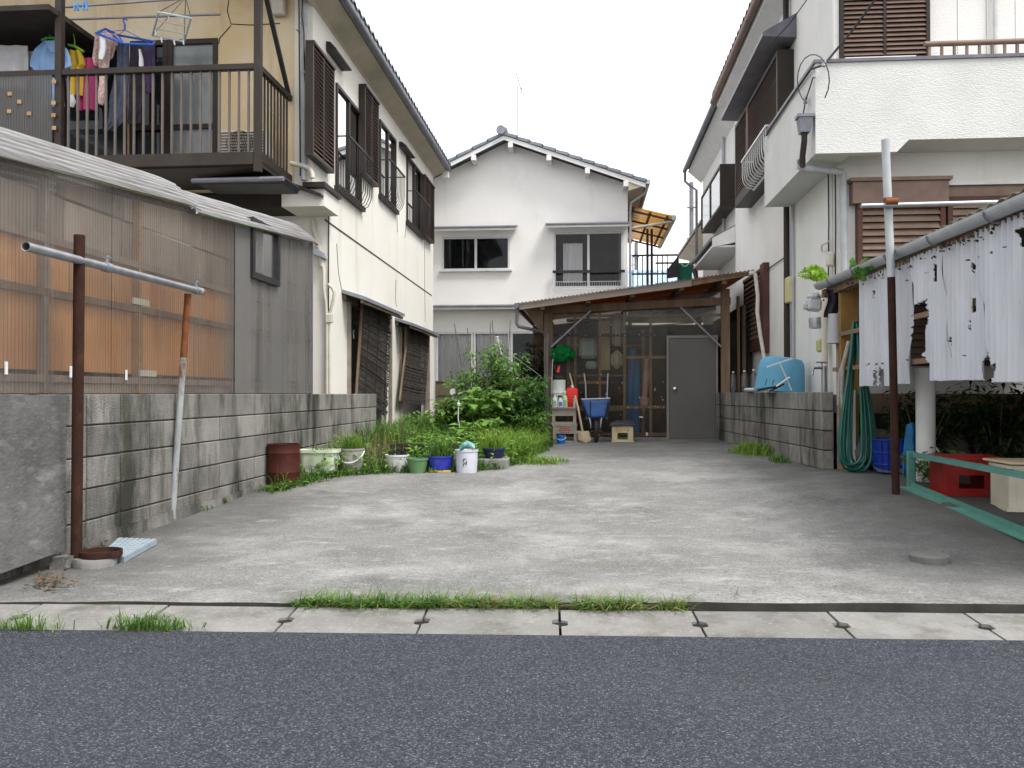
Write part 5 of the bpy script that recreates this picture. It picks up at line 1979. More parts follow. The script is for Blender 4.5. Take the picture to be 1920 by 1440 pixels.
# coping rail on the parapet, right part
xa_ = P(1733, 80, Y=PY0 + .06).x
z0_ = P(1733, 83, Y=PY0 + .06).z
q = MB()
q.tube([(xa_, PY0 + .06, z0_), (xe2, PY0 + .06, z0_)], .03, 8)
q.build('parapet_rail', m_louver_light, hh, smooth=50)
k = xa_ + .05
while k < 5.6:
    q = MB()
    q.box((k - .012, PY0 + .048, pz1 + .03), (k + .012, PY0 + .072, z0_ - .02))
    q.build('rail_post', m_louver_light, hh)
    k += .125
q = MB()
q.box((P(1583, 0, Y=PY0 + .05).x, PY0 + .02, pz1 + .035), (P(1715, 0, Y=PY0 + .05).x, PY0 + .1, pz1 + .06))
q.build('coping_board', m_white_paint, hh)
# shutters on the front
x0_, x1_ = P(1571, 50, Y=ry0).x, P(1738, 50, Y=ry0).x
shutter(hh, (x0_, ry0 - .002, pz0b + .2), X1, -Y1, x1_ - x0_, 1.95, m_brown, m_louver, .09, .04, .05)
q = MB()
q.box((P(1560, 0, Y=ry0).x, ry0 - .06, pz0b + .1), (x0_ - .005, ry0 - .003, EZ))
q.build('corner_trim', m_white_paint, hh)
# white cladding boards right of the shutter, one by one
k = x1_ + .01
while k < 6.2:
    q = MB()
    q.box((k, ry0 - .03, pz0b + .1), (k + .293, ry0 - .003, EZ - .1))
    q.build('cladding_board', m_alu if False else m_stucco_white, hh)
    k += .3
pipe('downpipe', [(P(1868, 50, Y=ry0 - .1).x, ry0 - .08, EZ), (P(1868, 50, Y=ry0 - .1).x, ry0 - .08, pz0b + .12)], .025, m_alu, hh)
x0_, x1_ = P(1603, 400, Y=ry0).x, P(1766, 400, Y=ry0).x
zt_ = P(1680, 385, Y=ry0).z
sf = shutter(hh, (x0_, ry0 - .002, 1.3), X1, -Y1, x1_ - x0_, zt_ - 1.3, m_brown_red, m_louver_light, .1, .05, .075, mid=False, each=True)
q = MB()
q.box((x0_ - .06, ry0 - .14, zt_ + .003), (x1_ + .02, ry0 - .003, P(1680, 345, Y=ry0).z))
q.box((x0_ - .09, ry0 - .17, P(1680, 345, Y=ry0).z + .003), (x1_ + .05, ry0 - .003, P(1680, 338, Y=ry0).z))
q.build('shutter_box', m_louver, hh)
x2_ = P(1772, 400, Y=ry0).x
sf = shutter(hh, (x2_, ry0 - .002, 1.3), X1, -Y1, 1.75, P(1800, 372, Y=ry0).z - 1.3, m_brown_red, m_louver_light, .08, .05, .075, mid=False, each=True)
q = MB()
q.box((x2_, ry0 - .09, P(1800, 350, Y=ry0).z), (x2_ + 1.75, ry0 - .003, P(1800, 343, Y=ry0).z))
q.build('window_hood', m_alu, hh)
q = MB()
q.box((x2_ + .01, ry0 - .05, P(1800, 370, Y=ry0).z), (x2_ + 1.74, ry0 - .003, P(1800, 351, Y=ry0).z))
q.build('transom_panel', m_louver_light, hh)

# rain head and pipes on the balcony
m_rainhead = mat('rain_head_grey', (.2, .215, .245), (.15, .16, .185), .5, 6)
hp = P(1508, 232, X=PX - .1)
q = MB()
q.prism([hp + V((-.07, -.08, .05)), hp + V((.075, -.08, .05)), hp + V((.05, -.06, -.1)), hp + V((-.045, -.06, -.1))], (0, .13, 0))
q.box(hp + V((-.085, -.09, .052)), hp + V((.09, .06, .085)))
q.build('rain_head', m_rainhead, hh)
q = MB()
q.tube([hp + V((0, 0, -.09)), hp + V((0, 0, -.18)), hp + V((0, .08, -.32)), hp + V((0, .08, -.42)), P(1500, 302, X=PX - .1)], .032, 8)
q.build('rain_spout', m_brown, hh, smooth=50)
q = MB()
z_ = P(1500, 312, X=PX - .1).z
p0 = P(1500, 300, X=PX - .1)
q.tube([p0, V((p0.x, p0.y, z_ - .01)), V((p0.x + .05, p0.y - .02, z_ - .03)), V((P(1578, 310, Y=ry0 - .07).x, ry0 - .07, z_ - .02)), V((P(1582, 310, Y=ry0 - .07).x, ry0 - .07, z_ - .08)), V((P(1582, 310, Y=ry0 - .07).x, ry0 - .07, .5))], .036, 10)
q.build('downpipe', m_galv_pale if False else m_greypipe, hh, smooth=50)
for a in (1553, 1560, 1566):
    pipe('cable', [rp(a, 318, RX - .02), rp(a + 1, 420, RX - .02), rp(a, 545, RX - .02), rp(a - 2, 600, RX - .02)], .008, m_cable if a != 1560 else m_greypipe, hh, 6)
pipe('cable', [P(1655, -20, Y=PY0 - .3), P(1600, 55, Y=PY0 - .2), P(1556, 108, Y=PY0 - .05), P(1544, 122, X=PX - .03), P(1520, 130, X=PX - .03), P(1480, 187, X=PX - .02), P(1437, 254, X=PX - .02)], .012, m_cable, hh, 6)
pipe('cable', [P(1527, -20, Y=PY0 + 1), P(1480, 45, Y=PY0 + 1.5), P(1430, 98, Y=PY0 + 2.5)], .006, m_cable, hh, 6)
lp_ = [P(1525 + 30 * math.cos(t) * (1 if math.cos(t) > 0 else 1), 150 + 48 * math.sin(t), X=PX - .06) for t in [2.0 + k * .36 for k in range(15)]]
pipe('cable', lp_, .006, m_cable, hh, 5)
pipe('cable', [P(1526, 140, X=PX - .03), P(1520, 160, X=PX - .03), P(1510, 190, X=PX - .04), P(1506, 215, X=PX - .05)], .007, m_cable, hh, 6)
for a, b_ in ((1545, 118), (1526, 140), (1510, 188)):
    q = MB()
    q.lathe([(.012, -.04), (.025, -.03), (.018, 0), (.025, .03), (.012, .04)], P(a, b_, X=PX - .04), 10)
    q.build('insulator', m_greypipe, hh, smooth=50)
pipe('cable', [rp(1430, 513, RX - .02), rp(1446, 500, RX - .02), rp(1475, 480, RX - .02)], .008, m_cable, hh, 6)
# boxes and meters on the side wall
q = MB()
q.obox(rp(1481, 544, RX - .05), (.1, .2, .34), None, .012)
q.build('meter_box', mat('yellowed_plastic', (.6, .54, .3), (.5, .44, .24), .5, 5), hh)
q = MB()
q.obox(rp(1556, 486, RX - .05), (.08, .07, .16), None, .015)
q.build('cable_box', m_duct, hh)
pipe('wall_hook', [rp(1541, 471, RX - .02), rp(1541, 460, RX - .06), rp(1553, 454, RX - .06), rp(1553, 450, RX - .02)], .008, m_duct, hh, 6)
mt = rp(1526, 575, RX - .12)
m_galv_grey = mat('meter_grey', (.46, .48, .5), (.36, .38, .4), .5, 6, layers=[((.15, .15, .14), 14, (1, 1, 1), .55, .75, .6)])
gm = T('gas_meter', 'pale grey gas meter with pipe elbow on the right-hand house wall', 'meter', mt)
q = MB()
q.obox(mt + V((0, 0, .02)), (.17, .13, .15), Matrix.Rotation(.12, 3, 'Y'), .03)
q.lathe([(.06, .0), (.07, .03), (.05, .06), (.02, .07)], mt + V((-.01, 0, .09)), 14)
q.obox(mt + V((-.1, -.02, .0)), (.05, .06, .07), None, .012)
q.build('housing', m_galv_grey, gm, smooth=40)
q = MB()
q.lathe([(.02, -.13), (.075, -.12), (.085, -.03), (.08, .0)], mt + V((.02, -.02, -.13)), 14)
q.build('counter', m_galv, gm, smooth=40)
q = MB()
m2 = rp(1546, 575, RX - .08)
q.tube([mt + V((.04, 0, .1)), mt + V((.08, -.01, .16)), m2 + V((0, 0, .13)), m2 + V((.01, 0, .08)), m2 + V((0, 0, -.1)), V((m2.x, m2.y, .95))], .036, 10)
q.build('supply_pipe', m_duct, gm, smooth=50)
q = MB()
q.obox(rp(1540, 648, RX - .1), (.1, .1, .15), None, .02)
tag(q.build('water_gauge', mat('lime_plate', (.45, .46, .2), (.35, .36, .16), .5, 5), None), 'small yellow-green gauge box on the pipe below the gas meter', 'gauge')
tp = T('water_tap', 'metal water tap on a stand pipe beside the right block wall', 'tap', V((rp(1540, 735, RX - .3).x, rp(1540, 735, RX - .3).y, .95)))
a = rp(1545, 690, RX - .2)
q = MB()
q.tube([a, a + V((-.12, -.04, 0)), a + V((-.14, -.05, -.08))], .015, 8)
q.tube([V((a.x, a.y, a.z + .02)), V((a.x, a.y, .9))], .03, 8)
q.build('spout', m_galv, tp, smooth=50)
q = MB()
q.bar(a + V((-.09, -.04, .06)), a + V((.03, .0, .06)), .02, .015)
q.tube([a + V((-.03, -.02, 0)), a + V((-.03, -.02, .06))], .01, 6)
q.build('handle', m_galv, tp)

# rear wing of the right house
WXr = 2.92
wy0_, wy1_ = ry1 + .01, P(1318, 450, X=WXr).y
q = MB()
q.box((WXr, wy0_, .1), (8.8, wy1_, 6.62), 0)
q.build('rear_wing_wall', m_stucco_grey, hh)
gzr = P(1290, 305, X=2.5).z
q = MB()
q.prism([(2.52, wy0_ + .5, gzr), (2.52, wy0_ + .5, gzr + .05), (WXr + 2.4, wy0_ + .5, gzr + 1.1), (WXr + 2.4, wy0_ + .5, gzr + 1.0)], (0, wy1_ - wy0_ - .2, 0))
q.build('rear_wing_roof', m_roof_grey, hh)
q = MB()
q.prism([(2.58, wy0_ + .5, gzr - .05), (WXr - .002, wy0_ + .5, gzr - .35), (WXr - .002, wy0_ + .5, gzr + .2)], (0, wy1_ - wy0_ - .25, 0))
q.build('rear_wing_soffit', m_white_paint, hh)
tile_row(hh, (2.5, wy0_ + .5, gzr + .05), (2.5, wy1_ + .25, gzr + .05), 18, m_roof_grey, out=V((-.9, 0, -.4)), depth=.3)
q = MB()
q.tube([(2.5, wy0_ + .4, gzr - .01), (2.5, wy1_ + .3, gzr - .01)], .06, 8)
q.tube([(2.5, wy1_ + .2, gzr - .05), (2.5, wy1_ + .2, gzr - .3), (2.62, wy1_ + .1, gzr - .45), (2.75, wy1_ - .1, gzr - .6), (2.75, wy1_ - .1, 2.6)], .035, 8)
q.build('rear_wing_gutter', m_greypipe_dark, hh, smooth=50)
bx = 2.62
ya, yb = P(1350, 350, X=bx).y, P(1314, 350, X=bx).y
z0_, z1_ = P(1348, 386, X=bx).z, P(1350, 312, X=bx).z
q = MB()
q.box((bx, ya, z0_ - .05), (WXr - .003, yb, z0_))
q.box((bx, ya, z1_), (WXr - .003, yb, z1_ + .05))
for yy_ in (ya, yb - .05, (ya + yb) / 2):
    q.box((bx, yy_, z0_), (bx + .06, yy_ + .05, z1_))
q.box((bx + .05, ya + .004, z0_), (WXr - .003, ya + .03, z1_))
bw_ = q.build('bay_window', m_brown, hh)
q = MB()
q.box((bx + .02, ya + .05, z0_), (bx + .026, (ya + yb) / 2, z1_))
q.build('pane', g_pale, bw_)
q = MB()
q.box((bx + .02, (ya + yb) / 2 + .05, z0_), (bx + .026, yb - .05, z1_))
q.build('pane', g_pale, bw_)
pipe('rear_downpipe', [P(1356, 255, X=WXr - .05), P(1357, 440, X=WXr - .05)], .035, m_greypipe, hh)
# pent roof low on the rear wing
ya = P(1378, 470, X=WXr).y
z_ = P(1378, 432, X=WXr).z
q = MB()
q.prism([(WXr - .003, wy0_ + .02, z_), (2.3, wy0_ + .02, z_ - .32), (2.3, wy0_ + .02, z_ - .38), (WXr - .003, wy0_ + .02, z_ - .1)], (0, 3.2, 0))
q.build('pent_roof', m_greypipe_dark, hh)
q = MB()
q.prism([(WXr - .003, wy0_, z_ - .02), (2.33, wy0_, z_ - .335), (2.33, wy0_, z_ - .5), (WXr - .003, wy0_, z_ - .38)], (0, .018, 0))
q.build('pent_verge', m_white_paint, hh)
q = MB()
q.box((2.33, wy0_ + .03, z_ - .5), (WXr - .003, wy0_ + 3.1, z_ - .46))
q.build('pent_soffit', m_stucco_grey, hh)
pipe('pent_downpipe', [(2.32, wy0_ + 3.1, z_ - .42), (2.34, wy0_ + 2.7, z_ - .6), (2.4, wy0_ + 2.6, z_ - .9), (2.4, wy0_ + 2.6, 2.6)], .05, m_black, hh)

# right block wall with ledge behind
wa, wb = V((P(1541, 700, Y=9.2).x, 9.2, .2)), V((P(1343, 780, Y=14.35).x, 14.35, .2))
dw = wb - wa
Lw = dw.length
dw.normalize()
nw_ = V((dw.y, -dw.x, 0))
rw = T('block_wall', 'low grey concrete block wall on the right carrying bottles and a blue tub', 'wall', (wa + wb) / 2)
ang = math.atan2(dw.y, dw.x)
q = MB()
q.obox((wa + wb) / 2 + nw_ * .06 + V((0, 0, .39)), (Lw - .012, .096, .79), rz(ang))
q.build('mortar_core', m_mortar, rw)
nc = 13
bl2 = Lw / nc
b0 = None
for i in range(nc):
    for k in range(4):
        c_ = wa + dw * ((i + .5) * bl2) + nw_ * .06 + V((0, 0, .1 + .2 * k + .02))
        if b0 is None:
            q = MB()
            q.obox(c_, (bl2 - .009, .12, .191), rz(ang), .006)
            b0 = q.build('block', m_conc_block, rw)
            c0 = c_
        else:
            o = b0.copy()
            COL.objects.link(o)
            o.location = b0.location + (c_ - c0) + nw_ * R.uniform(-.003, .003)
q = MB()
q.prism([wa + nw_ * .125 + V((0, .1, .6)), V((RX - .004, wa.y + .15, .8)), V((RX - .004, wb.y, .8)), wb + nw_ * .125 + V((0, 0, .6))], (0, 0, .19))
q.build('ledge', m_gutter_conc, rw)
# ------------------------------------------------------------------ lean-to on the right
LX = 2.52
lt = T('lean_to', 'ramshackle lean-to with torn white corrugated sheets and grey gutter on the right', 'lean-to', (3.3, 7.2, .15))
GA, GB = P(1536, 533, X=LX - .05), P(1935, 368, X=LX - .05)
gzz = (GA.z + GB.z) / 2
q = MB()
ga_ = [k * math.pi / 10 for k in range(11)]
sec = [(.062 * math.cos(a), -.062 * math.sin(a)) for a in ga_] + [(-.054 * math.cos(a), -.054 * math.sin(a)) for a in ga_]
q.prism([GA + V((x, 0, z)) for x, z in sec], GB - GA + V((0, -1.2, 0)))
q.build('gutter', m_greypipe, lt)
for t in (.12, .3, .5, .7, .9):
    p = GA.lerp(GB, t)
    q = MB()
    q.tube([p + V((.068 * math.cos(a), 0, -.068 * math.sin(a))) for a in ga_], .006, 5)
    q.build('gutter_bracket', m_greypipe_dark, lt)
q = MB()
q.grid(lambda u, v: (LX - .03 + u * 2.4, 4.0 + (GA.y + .25 - 4.0) * v, gzz + .03 + .05 * u + .01 * math.sin(v * 250)), 4, 260, thick=(0, 0, .01))
q.build('roof_sheet', mat('mossy_sheet', (.16, .15, .12), (.1, .11, .06), .9, 5), lt, smooth=0)
q = MB()
q.bar((LX + .03, GA.y + .1, gzz - .06), (LX + .03, 4.2, gzz - .06), .06, .08)
q.build('eave_beam', m_wood, lt)
q = MB()
for i in range(120):
    yy = R.uniform(4.8, GA.y)
    p = V((LX - .02 + R.uniform(-.02, .03), yy, gzz - .1 + R.uniform(-.05, .02)))
    s = R.uniform(.005, .013)
    q.obox(p, (s, s * 1.6, s), Matrix.Rotation(R.uniform(0, 3), 3, (R.random(), R.random(), 1)))
tag(q.build('moss', mat('moss', (.05, .05, .02), (.03, .032, .012), .95, 20), lt), kind='stuff')

m_wsheet = mat('white_corrugated', (.58, .6, .65), (.5, .52, .575), .55, 4, (1, 1, .3), layers=[((.25, .25, .21), 6, (1, 1, .1), .54, .76, .5), ((.45, .42, .32), 2.2, (1, 1, .3), .6, .8, .45)], trans=.1)


def in_poly(x, y, poly):
    r = False
    for (x0, y0), (x1, y1) in zip(poly, poly[1:] + poly[:1]):
        if (y0 > y) != (y1 > y) and x < (x1 - x0) * (y - y0) / (y1 - y0) + x0:
            r = not r
    return r


holes = [
    [(1707, 575), (1725, 568), (1738, 562), (1741, 590), (1737, 630), (1733, 660), (1728, 668), (1705, 668), (1706, 620)],
    [(1752, 492), (1758, 500), (1757, 528), (1751, 528), (1749, 505)],
    [(1818, 558), (1827, 560), (1826, 582), (1820, 590)],
    [(1815, 600), (1819, 602), (1817, 622), (1814, 618)],
    [(1843, 668), (1852, 655), (1856, 690), (1866, 680), (1862, 722), (1846, 722), (1840, 690)],
    [(1640, 694), (1645, 690), (1646, 724), (1640, 724)], [(1650, 690), (1657, 692), (1660, 724), (1651, 724)],
    [(1636, 548), (1640, 545), (1639, 558), (1635, 556)],
    [(1820, 490), (1826, 500), (1822, 512), (1818, 505)], [(1778, 640), (1782, 622), (1781, 648)],
    [(1735, 668), (1745, 690), (1740, 735), (1728, 735), (1726, 668)],
    [(1905, 430), (1925, 424), (1925, 470), (1912, 455)],
]
nails = [(1655, 520), (1697, 525), (1738, 512), (1713, 505), (1812, 487), (1835, 480), (1858, 474), (1629, 682), (1643, 682), (1658, 680), (1697, 675), (1758, 669), (1775, 666), (1806, 665), (1886, 462)]
for a, b_ in nails:
    holes.append([(a - 4, b_ + 3), (a + 3, b_ - 2), (a + 2, b_ + 2)])
HB = [(h, (min(p[0] for p in h) - 4, max(p[0] for p in h) + 4, min(p[1] for p in h) - 4, max(p[1] for p in h) + 4)) for h in holes]
# sheets: (px left top, px right top, px left bottom, px right bottom, bottom y)
sheets = [(1611, 1663, 1612, 1676, 724), (1655, 1712, 1672, 1702, 720), (1706, 1765, 1733, 1784, 714), (1758, 1838, 1778, 1846, 713), (1830, 1925, 1858, 1932, 717), (1918, 2050, 1926, 2050, 722)]
ytop = lambda x: 533 - .413 * (x - 1536) + 22
for k, (a0, a1, c0, c1, yb) in enumerate(sheets):
    nu, nv = 110, 170
    dx = .012 * (k % 2)
    pts = []
    pix = []
    for j in range(nv + 1):
        v = j / nv
        for i in range(nu + 1):
            u = i / nu
            x_t, x_b = a0 + (a1 - a0) * u, c0 + (c1 - c0) * u
            yt = ytop(x_t)
            yb_ = yb + 1.2 * mnoise.noise(V((u * 9, k * 3, 0)))
            px_ = x_t + (x_b - x_t) * v
            py_ = yt + (yb_ - yt) * v
            p = P(px_, py_, X=LX)
            w_ = .013 * math.sin(p.y * 6.283 / .075)
            p = V((LX + dx + w_ + .006 * mnoise.noise(V((p.y * 2, p.z * 2, k))), p.y, p.z))
            pts.append(p)
            pix.append((px_, py_))
    q = MB()
    fs = []
    for j in range(nv):
        for i in range(nu):
            m = j * (nu + 1) + i
            cxp = (pix[m][0] + pix[m + nu + 2][0]) / 2
            cyp = (pix[m][1] + pix[m + nu + 2][1]) / 2
            jit = 2.2 * mnoise.noise(V((cxp * .22, cyp * .22, 5))) + 1.2 * mnoise.noise(V((cxp * .7, cyp * .7, 9)))
            jy = 2.2 * mnoise.noise(V((cxp * .22, cyp * .22, 15)))
            if any(b_[0] < cxp < b_[1] and b_[2] < cyp < b_[3] and in_poly(cxp + jit, cyp + jy, h) for h, b_ in HB):
                continue
            fs.append((m, m + nu + 1, m + nu + 2, m + 1))
    q.add(pts, fs)
    so_ = q.build('white_sheet', m_wsheet, lt, smooth=0)
    md = so_.modifiers.new('solid', 'SOLIDIFY')
    md.thickness = .003
# battens and post behind the sheets
for z in (1.25, 1.6):
    q = MB()
    q.bar((LX + .045, GA.y - .2, z), (LX + .045, 4.2, z), .03, .04)
    q.build('batten', m_wood, lt)
pw = P(1590, 600, Y=9.05)
q = MB()
q.box((P(1574, 0, Y=9.05).x, 9.05, .2), (P(1607, 0, Y=9.05).x, 9.13, gzz - .05))
q.build('post', mat('ochre_post', (.33, .2, .06), (.2, .11, .04), .85, 5, (1, 1, .3), layers=[((.08, .04, .02), 9, (1, 1, .5), .55, .7, .7)]), lt)
q = MB()
q.box((P(1583, 0, Y=9.0).x, 9.0, .2), (P(1601, 0, Y=9.0).x, 9.03, P(1590, 735, Y=9.0).z + .02))
q.build('white_plank', m_white_paint, lt)
q = MB()  # dark board added in place of the shade under the lean-to roof
q.box((LX + .1, 9.2, .2), (6.5, 9.24, .8))
q.build('backdrop_board', m_dark, lt)
q = MB()
q.box((LX + .1, 9.16, .8), (6.5, 9.22, 1.0))
q.build('backdrop_board', m_wood, lt)
q = MB()
q.tube([P(1735, 690, X=2.9) , P(1736, 915, X=2.9)], .078, 16)
wp = q.build('white_post', mat('stained_white_pipe', (.66, .66, .66), (.55, .55, .54), .6, 3, layers=[((.3, .28, .22), 4, (1, 1, .4), .5, .75, .6)]), lt, smooth=40)
for yy in (5.0,):
    q = MB()
    q.box((LX + .08, yy - .05, .1), (LX + .16, yy + .03, gzz - .03))
    q.build('post', m_wood, lt)
q = MB()  # dark backdrop, the roof's shade put into its colour
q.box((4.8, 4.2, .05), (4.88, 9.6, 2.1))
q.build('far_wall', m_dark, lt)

# stones and dark shrubs under the lean-to
m_stone = mat('garden_stone', (.16, .14, .12), (.09, .08, .07), .95, 5, bump=.6, bscale=20)
for k, (x, y, s, t) in enumerate(((2.95, 9.05, .22, 'left large dark stone behind the hanging green hose'), (3.45, 8.95, .26, 'right large dark stone behind the white post'), (4.1, 8.8, .3, 'dark stone deep under the lean-to'))):
    bm = bmesh.new()
    bmesh.ops.create_icosphere(bm, subdivisions=3, radius=s)
    q = MB()
    q.add([(v.co.x * 1.3 + x + .05 * mnoise.noise(v.co * 5), v.co.y * .8 + y, max(-.1, v.co.z * .9) + .45 + .06 * mnoise.noise(v.co * 4)) for v in bm.verts], [tuple(v.index for v in f.verts) for f in bm.faces])
    bm.free()
    tag(q.build('stone', m_stone, smooth=0), t, 'stone', 'stones under the lean-to')
q = MB()
q.grid(lambda u, v: (2.75 + u * 2.0, 8.45 + v * 1.15, G(3, 8.5) + .02 + .2 * v + .05 * mnoise.noise(V((u * 6, v * 4, 2)))), 20, 10)
tag(q.build('rubble_bank', m_stone, smooth=0), kind='structure')
# ------------------------------------------------------------------ loose things
def sc(p):
    return (p - CAM).length / FPX                       # metres per photo pixel at that place


def vessel(name, label, cat, px0, px1, pt, pb, taper, m, group='pots and tubs along the garden edge', rim=.012, wall=.004, loc=None, fill=None, n=28, sy=1):
    c = loc or pg((px0 + px1) / 2, pb)
    k = sc(c)
    r1 = (px1 - px0) / 2 * k
    h = (pb - pt) * k * .93
    t = T(name, label, cat, c, group)
    r0 = r1 * taper
    q = MB()
    q.lathe([(.001, 0), (r0, 0), (r0 + (r1 - r0) * .5, h * .5), (r1 - rim * .6, h - .02), (r1, h - .018), (r1, h), (r1 - wall * 1.5, h), (r1 - rim - wall, h - .03), (r0 - wall, .012), (.001, .01)], c, n, None, 1, sy)
    q.build('body', m, t, smooth=35)
    if fill:
        q = MB()
        q.lathe([(r1 * .93, h * .86), (r1 * .5, h * .9), (.001, h * .91)], c, n, None, 1, sy)
        q.build('soil', fill, t, smooth=40)
    return t, c, r1, h


# left laundry pole stand
st = T('laundry_stand', 'rusty post and pale grey post carrying a galvanised laundry bar on the left', 'laundry stand', pg(143, 1065))
b1 = pg(143, 1062)
t1 = P(149, 441, Y=b1.y)
q = MB()
q.tube([b1 - V((0, 0, .05)), t1], .031, 14)
q.build('post', m_rust, st, smooth=50)
b2 = pg(322, 978)
t2 = P(346, 551, X=b2.x + .13)
t2 = V((b2.x + .12, b2.y, P(346, 551, Y=b2.y).z))
m1 = b2.lerp(t2, .72)
q = MB()
q.tube([b2 - V((0, 0, .03)), b2.lerp(t2, .35), m1], .024, 12)
q.build('post', m_galv_pale, st, smooth=50)
q = MB()
q.tube([m1, t2], .0245, 12)
q.build('post_top', m_rust_b, st, smooth=50)
e1 = P(48, 462, X=b1.x + .05)
e2 = P(378, 547, X=t2.x + .02)
q = MB()
# hollow bar: outer and inner wall
d = (e2 - e1).normalized()
q.tube([e1, e2], .0245, 16, cap=False)
q.tube([e1 + d * .001, e2 - d * .001], .021, 16, cap=False)
ring = len(q.v)
for base, k in ((0, 0), (16, 1)):
    for i in range(16):
        a0, a1 = base + i, base + (i + 1) % 16
        q.f.append((a0, a1, 32 + base + (i + 1) % 16, 32 + base + i))
q.build('crossbar', m_galv, st, smooth=50)
q = MB()
q.tube([e2 - d * .06, e2 + d * .015], .028, 14)
q.build('end_cap', m_galv_pale, st, smooth=50)
for t in ((e1.lerp(e2, .36), .03), (e1.lerp(e2, .955), .03)):
    c = t[0]
    q = MB()
    q.tube([c - d * .03, c + d * .03], .031, 14)
    q.bar(c + V((0, 0, .025)), c + V((0, .02, .075)), .014, .014)
    q.bar(c + V((-.02, .01, .06)), c + V((.02, .01, .06)), .012, .01)
    q.build('clamp', m_galv, st, smooth=30)
q = MB()
fc = b1 + V((.1, .02, 0))
q.lathe([(.115, -.02), (.12, .03), (.11, .05), (.001, .05)], fc, 22)
q.build('footing', m_gutter_conc, st, smooth=35)
q = MB()
fc = b1 + V((.12, .05, .051))
q.lathe([(.001, 0), (.11, 0), (.115, .004), (.115, .035), (.105, .035), (.1, .01), (.001, .01)], fc, 24)
tag(q.build('tin_lid', m_rust, smooth=35), 'rusty round tin lid at the foot of the rusty post', 'lid')
q = MB()
c = pg(119, 1065)
bm = bmesh.new()
bmesh.ops.create_cube(bm, size=1)
bmesh.ops.subdivide_edges(bm, edges=bm.edges[:], cuts=3, use_grid_fill=True)
bm.verts.index_update()
q.add([c + V((v.co.x * .1, v.co.y * .1, (v.co.z + .5) * .07)) + V(mnoise.noise_vector(v.co * 3)) * .012 for v in bm.verts], [tuple(v.index for v in f.verts) for f in bm.faces])
bm.free()
tag(q.build('concrete_lump', m_gutter_conc, smooth=30), 'pale broken lump of concrete left of the rusty post foot', 'rubble')
# grated plastic cover lying on the lot
gc = [pg(188, 1052), pg(233, 1056), pg(294, 1022), pg(222, 1019)]
gt = T('drain_cover', 'blue-white plastic grating cover lying on the concrete near the rusty post', 'drain cover', (gc[0] + gc[2]) / 2)
m_grate = mat('pale_blue_plastic', (.33, .39, .43), (.25, .31, .36), .5, 8, layers=[((.25, .27, .28), 12, (1, 1, 1), .58, .78, .5)])
up = V((0, 0, .04))
q = MB()
q.prism([p + V((0, 0, .004)) for p in gc], up * .8)
q.build('tray', m_grate, gt)
q = MB()
for i in range(9):
    t = (i + .5) / 9
    q.bar(gc[0].lerp(gc[3], t) + up * .9, gc[1].lerp(gc[2], t) + up * .9, .022, .008)
for i in range(7):
    t = (i + .5) / 7
    q.bar(gc[0].lerp(gc[1], t) + up * .91, gc[3].lerp(gc[2], t) + up * .91, .022, .008)
tag(q.build('ribs', m_grate, gt), kind='stuff')

# pots along the garden edge
m_bucketg = mat('grey_plastic', (.36, .35, .33), (.28, .27, .26), .5, 5, layers=[((.16, .14, .11), 8, (1, 1, .5), .55, .75, .5)])
m_palew = mat('white_plastic', (.68, .68, .67), (.6, .6, .6), .4, 5, layers=[((.35, .33, .28), 7, (1, 1, .5), .58, .78, .45)])
m_blueb = mat('ultramarine_plastic', (.04, .05, .42), (.03, .04, .33), .45, 5, layers=[((.18, .15, .13), 7, (1, 1, .6), .52, .74, .5), ((.2, .22, .5), 12, (1, 1, .4), .56, .74, .4)])
m_greenp = mat('olive_plastic', (.14, .28, .12), (.11, .22, .1), .5, 5, layers=[((.16, .13, .09), 7, (1, 1, .6), .52, .74, .55)])
m_navy = mat('navy_plastic', (.02, .025, .09), (.015, .02, .06), .5, 5, layers=[((.16, .13, .11), 8, (1, 1, .6), .52, .74, .45)])
m_lilac = mat('pale_grey_plastic', (.6, .61, .68), (.53, .54, .61), .4, 5, layers=[((.35, .34, .34), 9, (1, 1, .5), .58, .78, .4)])
m_palegr = mat('pale_green_plastic', (.58, .63, .5), (.5, .55, .43), .45, 5, layers=[((.3, .32, .2), 6, (1, 1, .4), .55, .75, .5)])
POT = []
dm = T('steel_drum', 'dark rust-brown steel drum at the left wall', 'drum', pg(532, 908), 'pots and tubs along the garden edge')
c = pg(532, 908)
k = sc(c)
r_, h_ = 28.5 * k, 72 * k
q = MB()
q.lathe([(.001, 0), (r_, 0), (r_, h_ * .3), (r_ * 1.02, h_ * .32), (r_, h_ * .34), (r_, h_ * .78), (r_ * 1.02, h_ * .8), (r_, h_ * .82), (r_, h_), (r_ * 1.02, h_ + .006), (r_ * .96, h_ + .006), (r_ * .95, h_ * .95), (r_ * .94, .02), (.001, .02)], c, 30)
q.build('body', mat('drum_rust', (.075, .016, .01), (.05, .012, .009), .65, 6, layers=[((.14, .04, .022), 7, (1, 1, .5), .52, .7, .7), ((.02, .008, .006), 4, (1, 1, .7), .55, .7, .7)]), dm, smooth=35)
# rectangular planter tub
c = pg(599, 891)
k = sc(c)
tb = T('planter_tub', 'pale green rectangular plastic planter tub beside the drum', 'planter', c, 'pots and tubs along the garden edge')


def rrect(wx, wy, r, z, n=6):
    out = []
    for cx_, cy_, a0 in ((wx - r, wy - r, 0), (-wx + r, wy - r, math.pi / 2), (-wx + r, -wy + r, math.pi), (wx - r, -wy + r, 3 * math.pi / 2)):
        for i in range(n + 1):
            a = a0 + i / n * math.pi / 2
            out.append(V((cx_ + r * math.cos(a), cy_ + r * math.sin(a), z)))
    return out


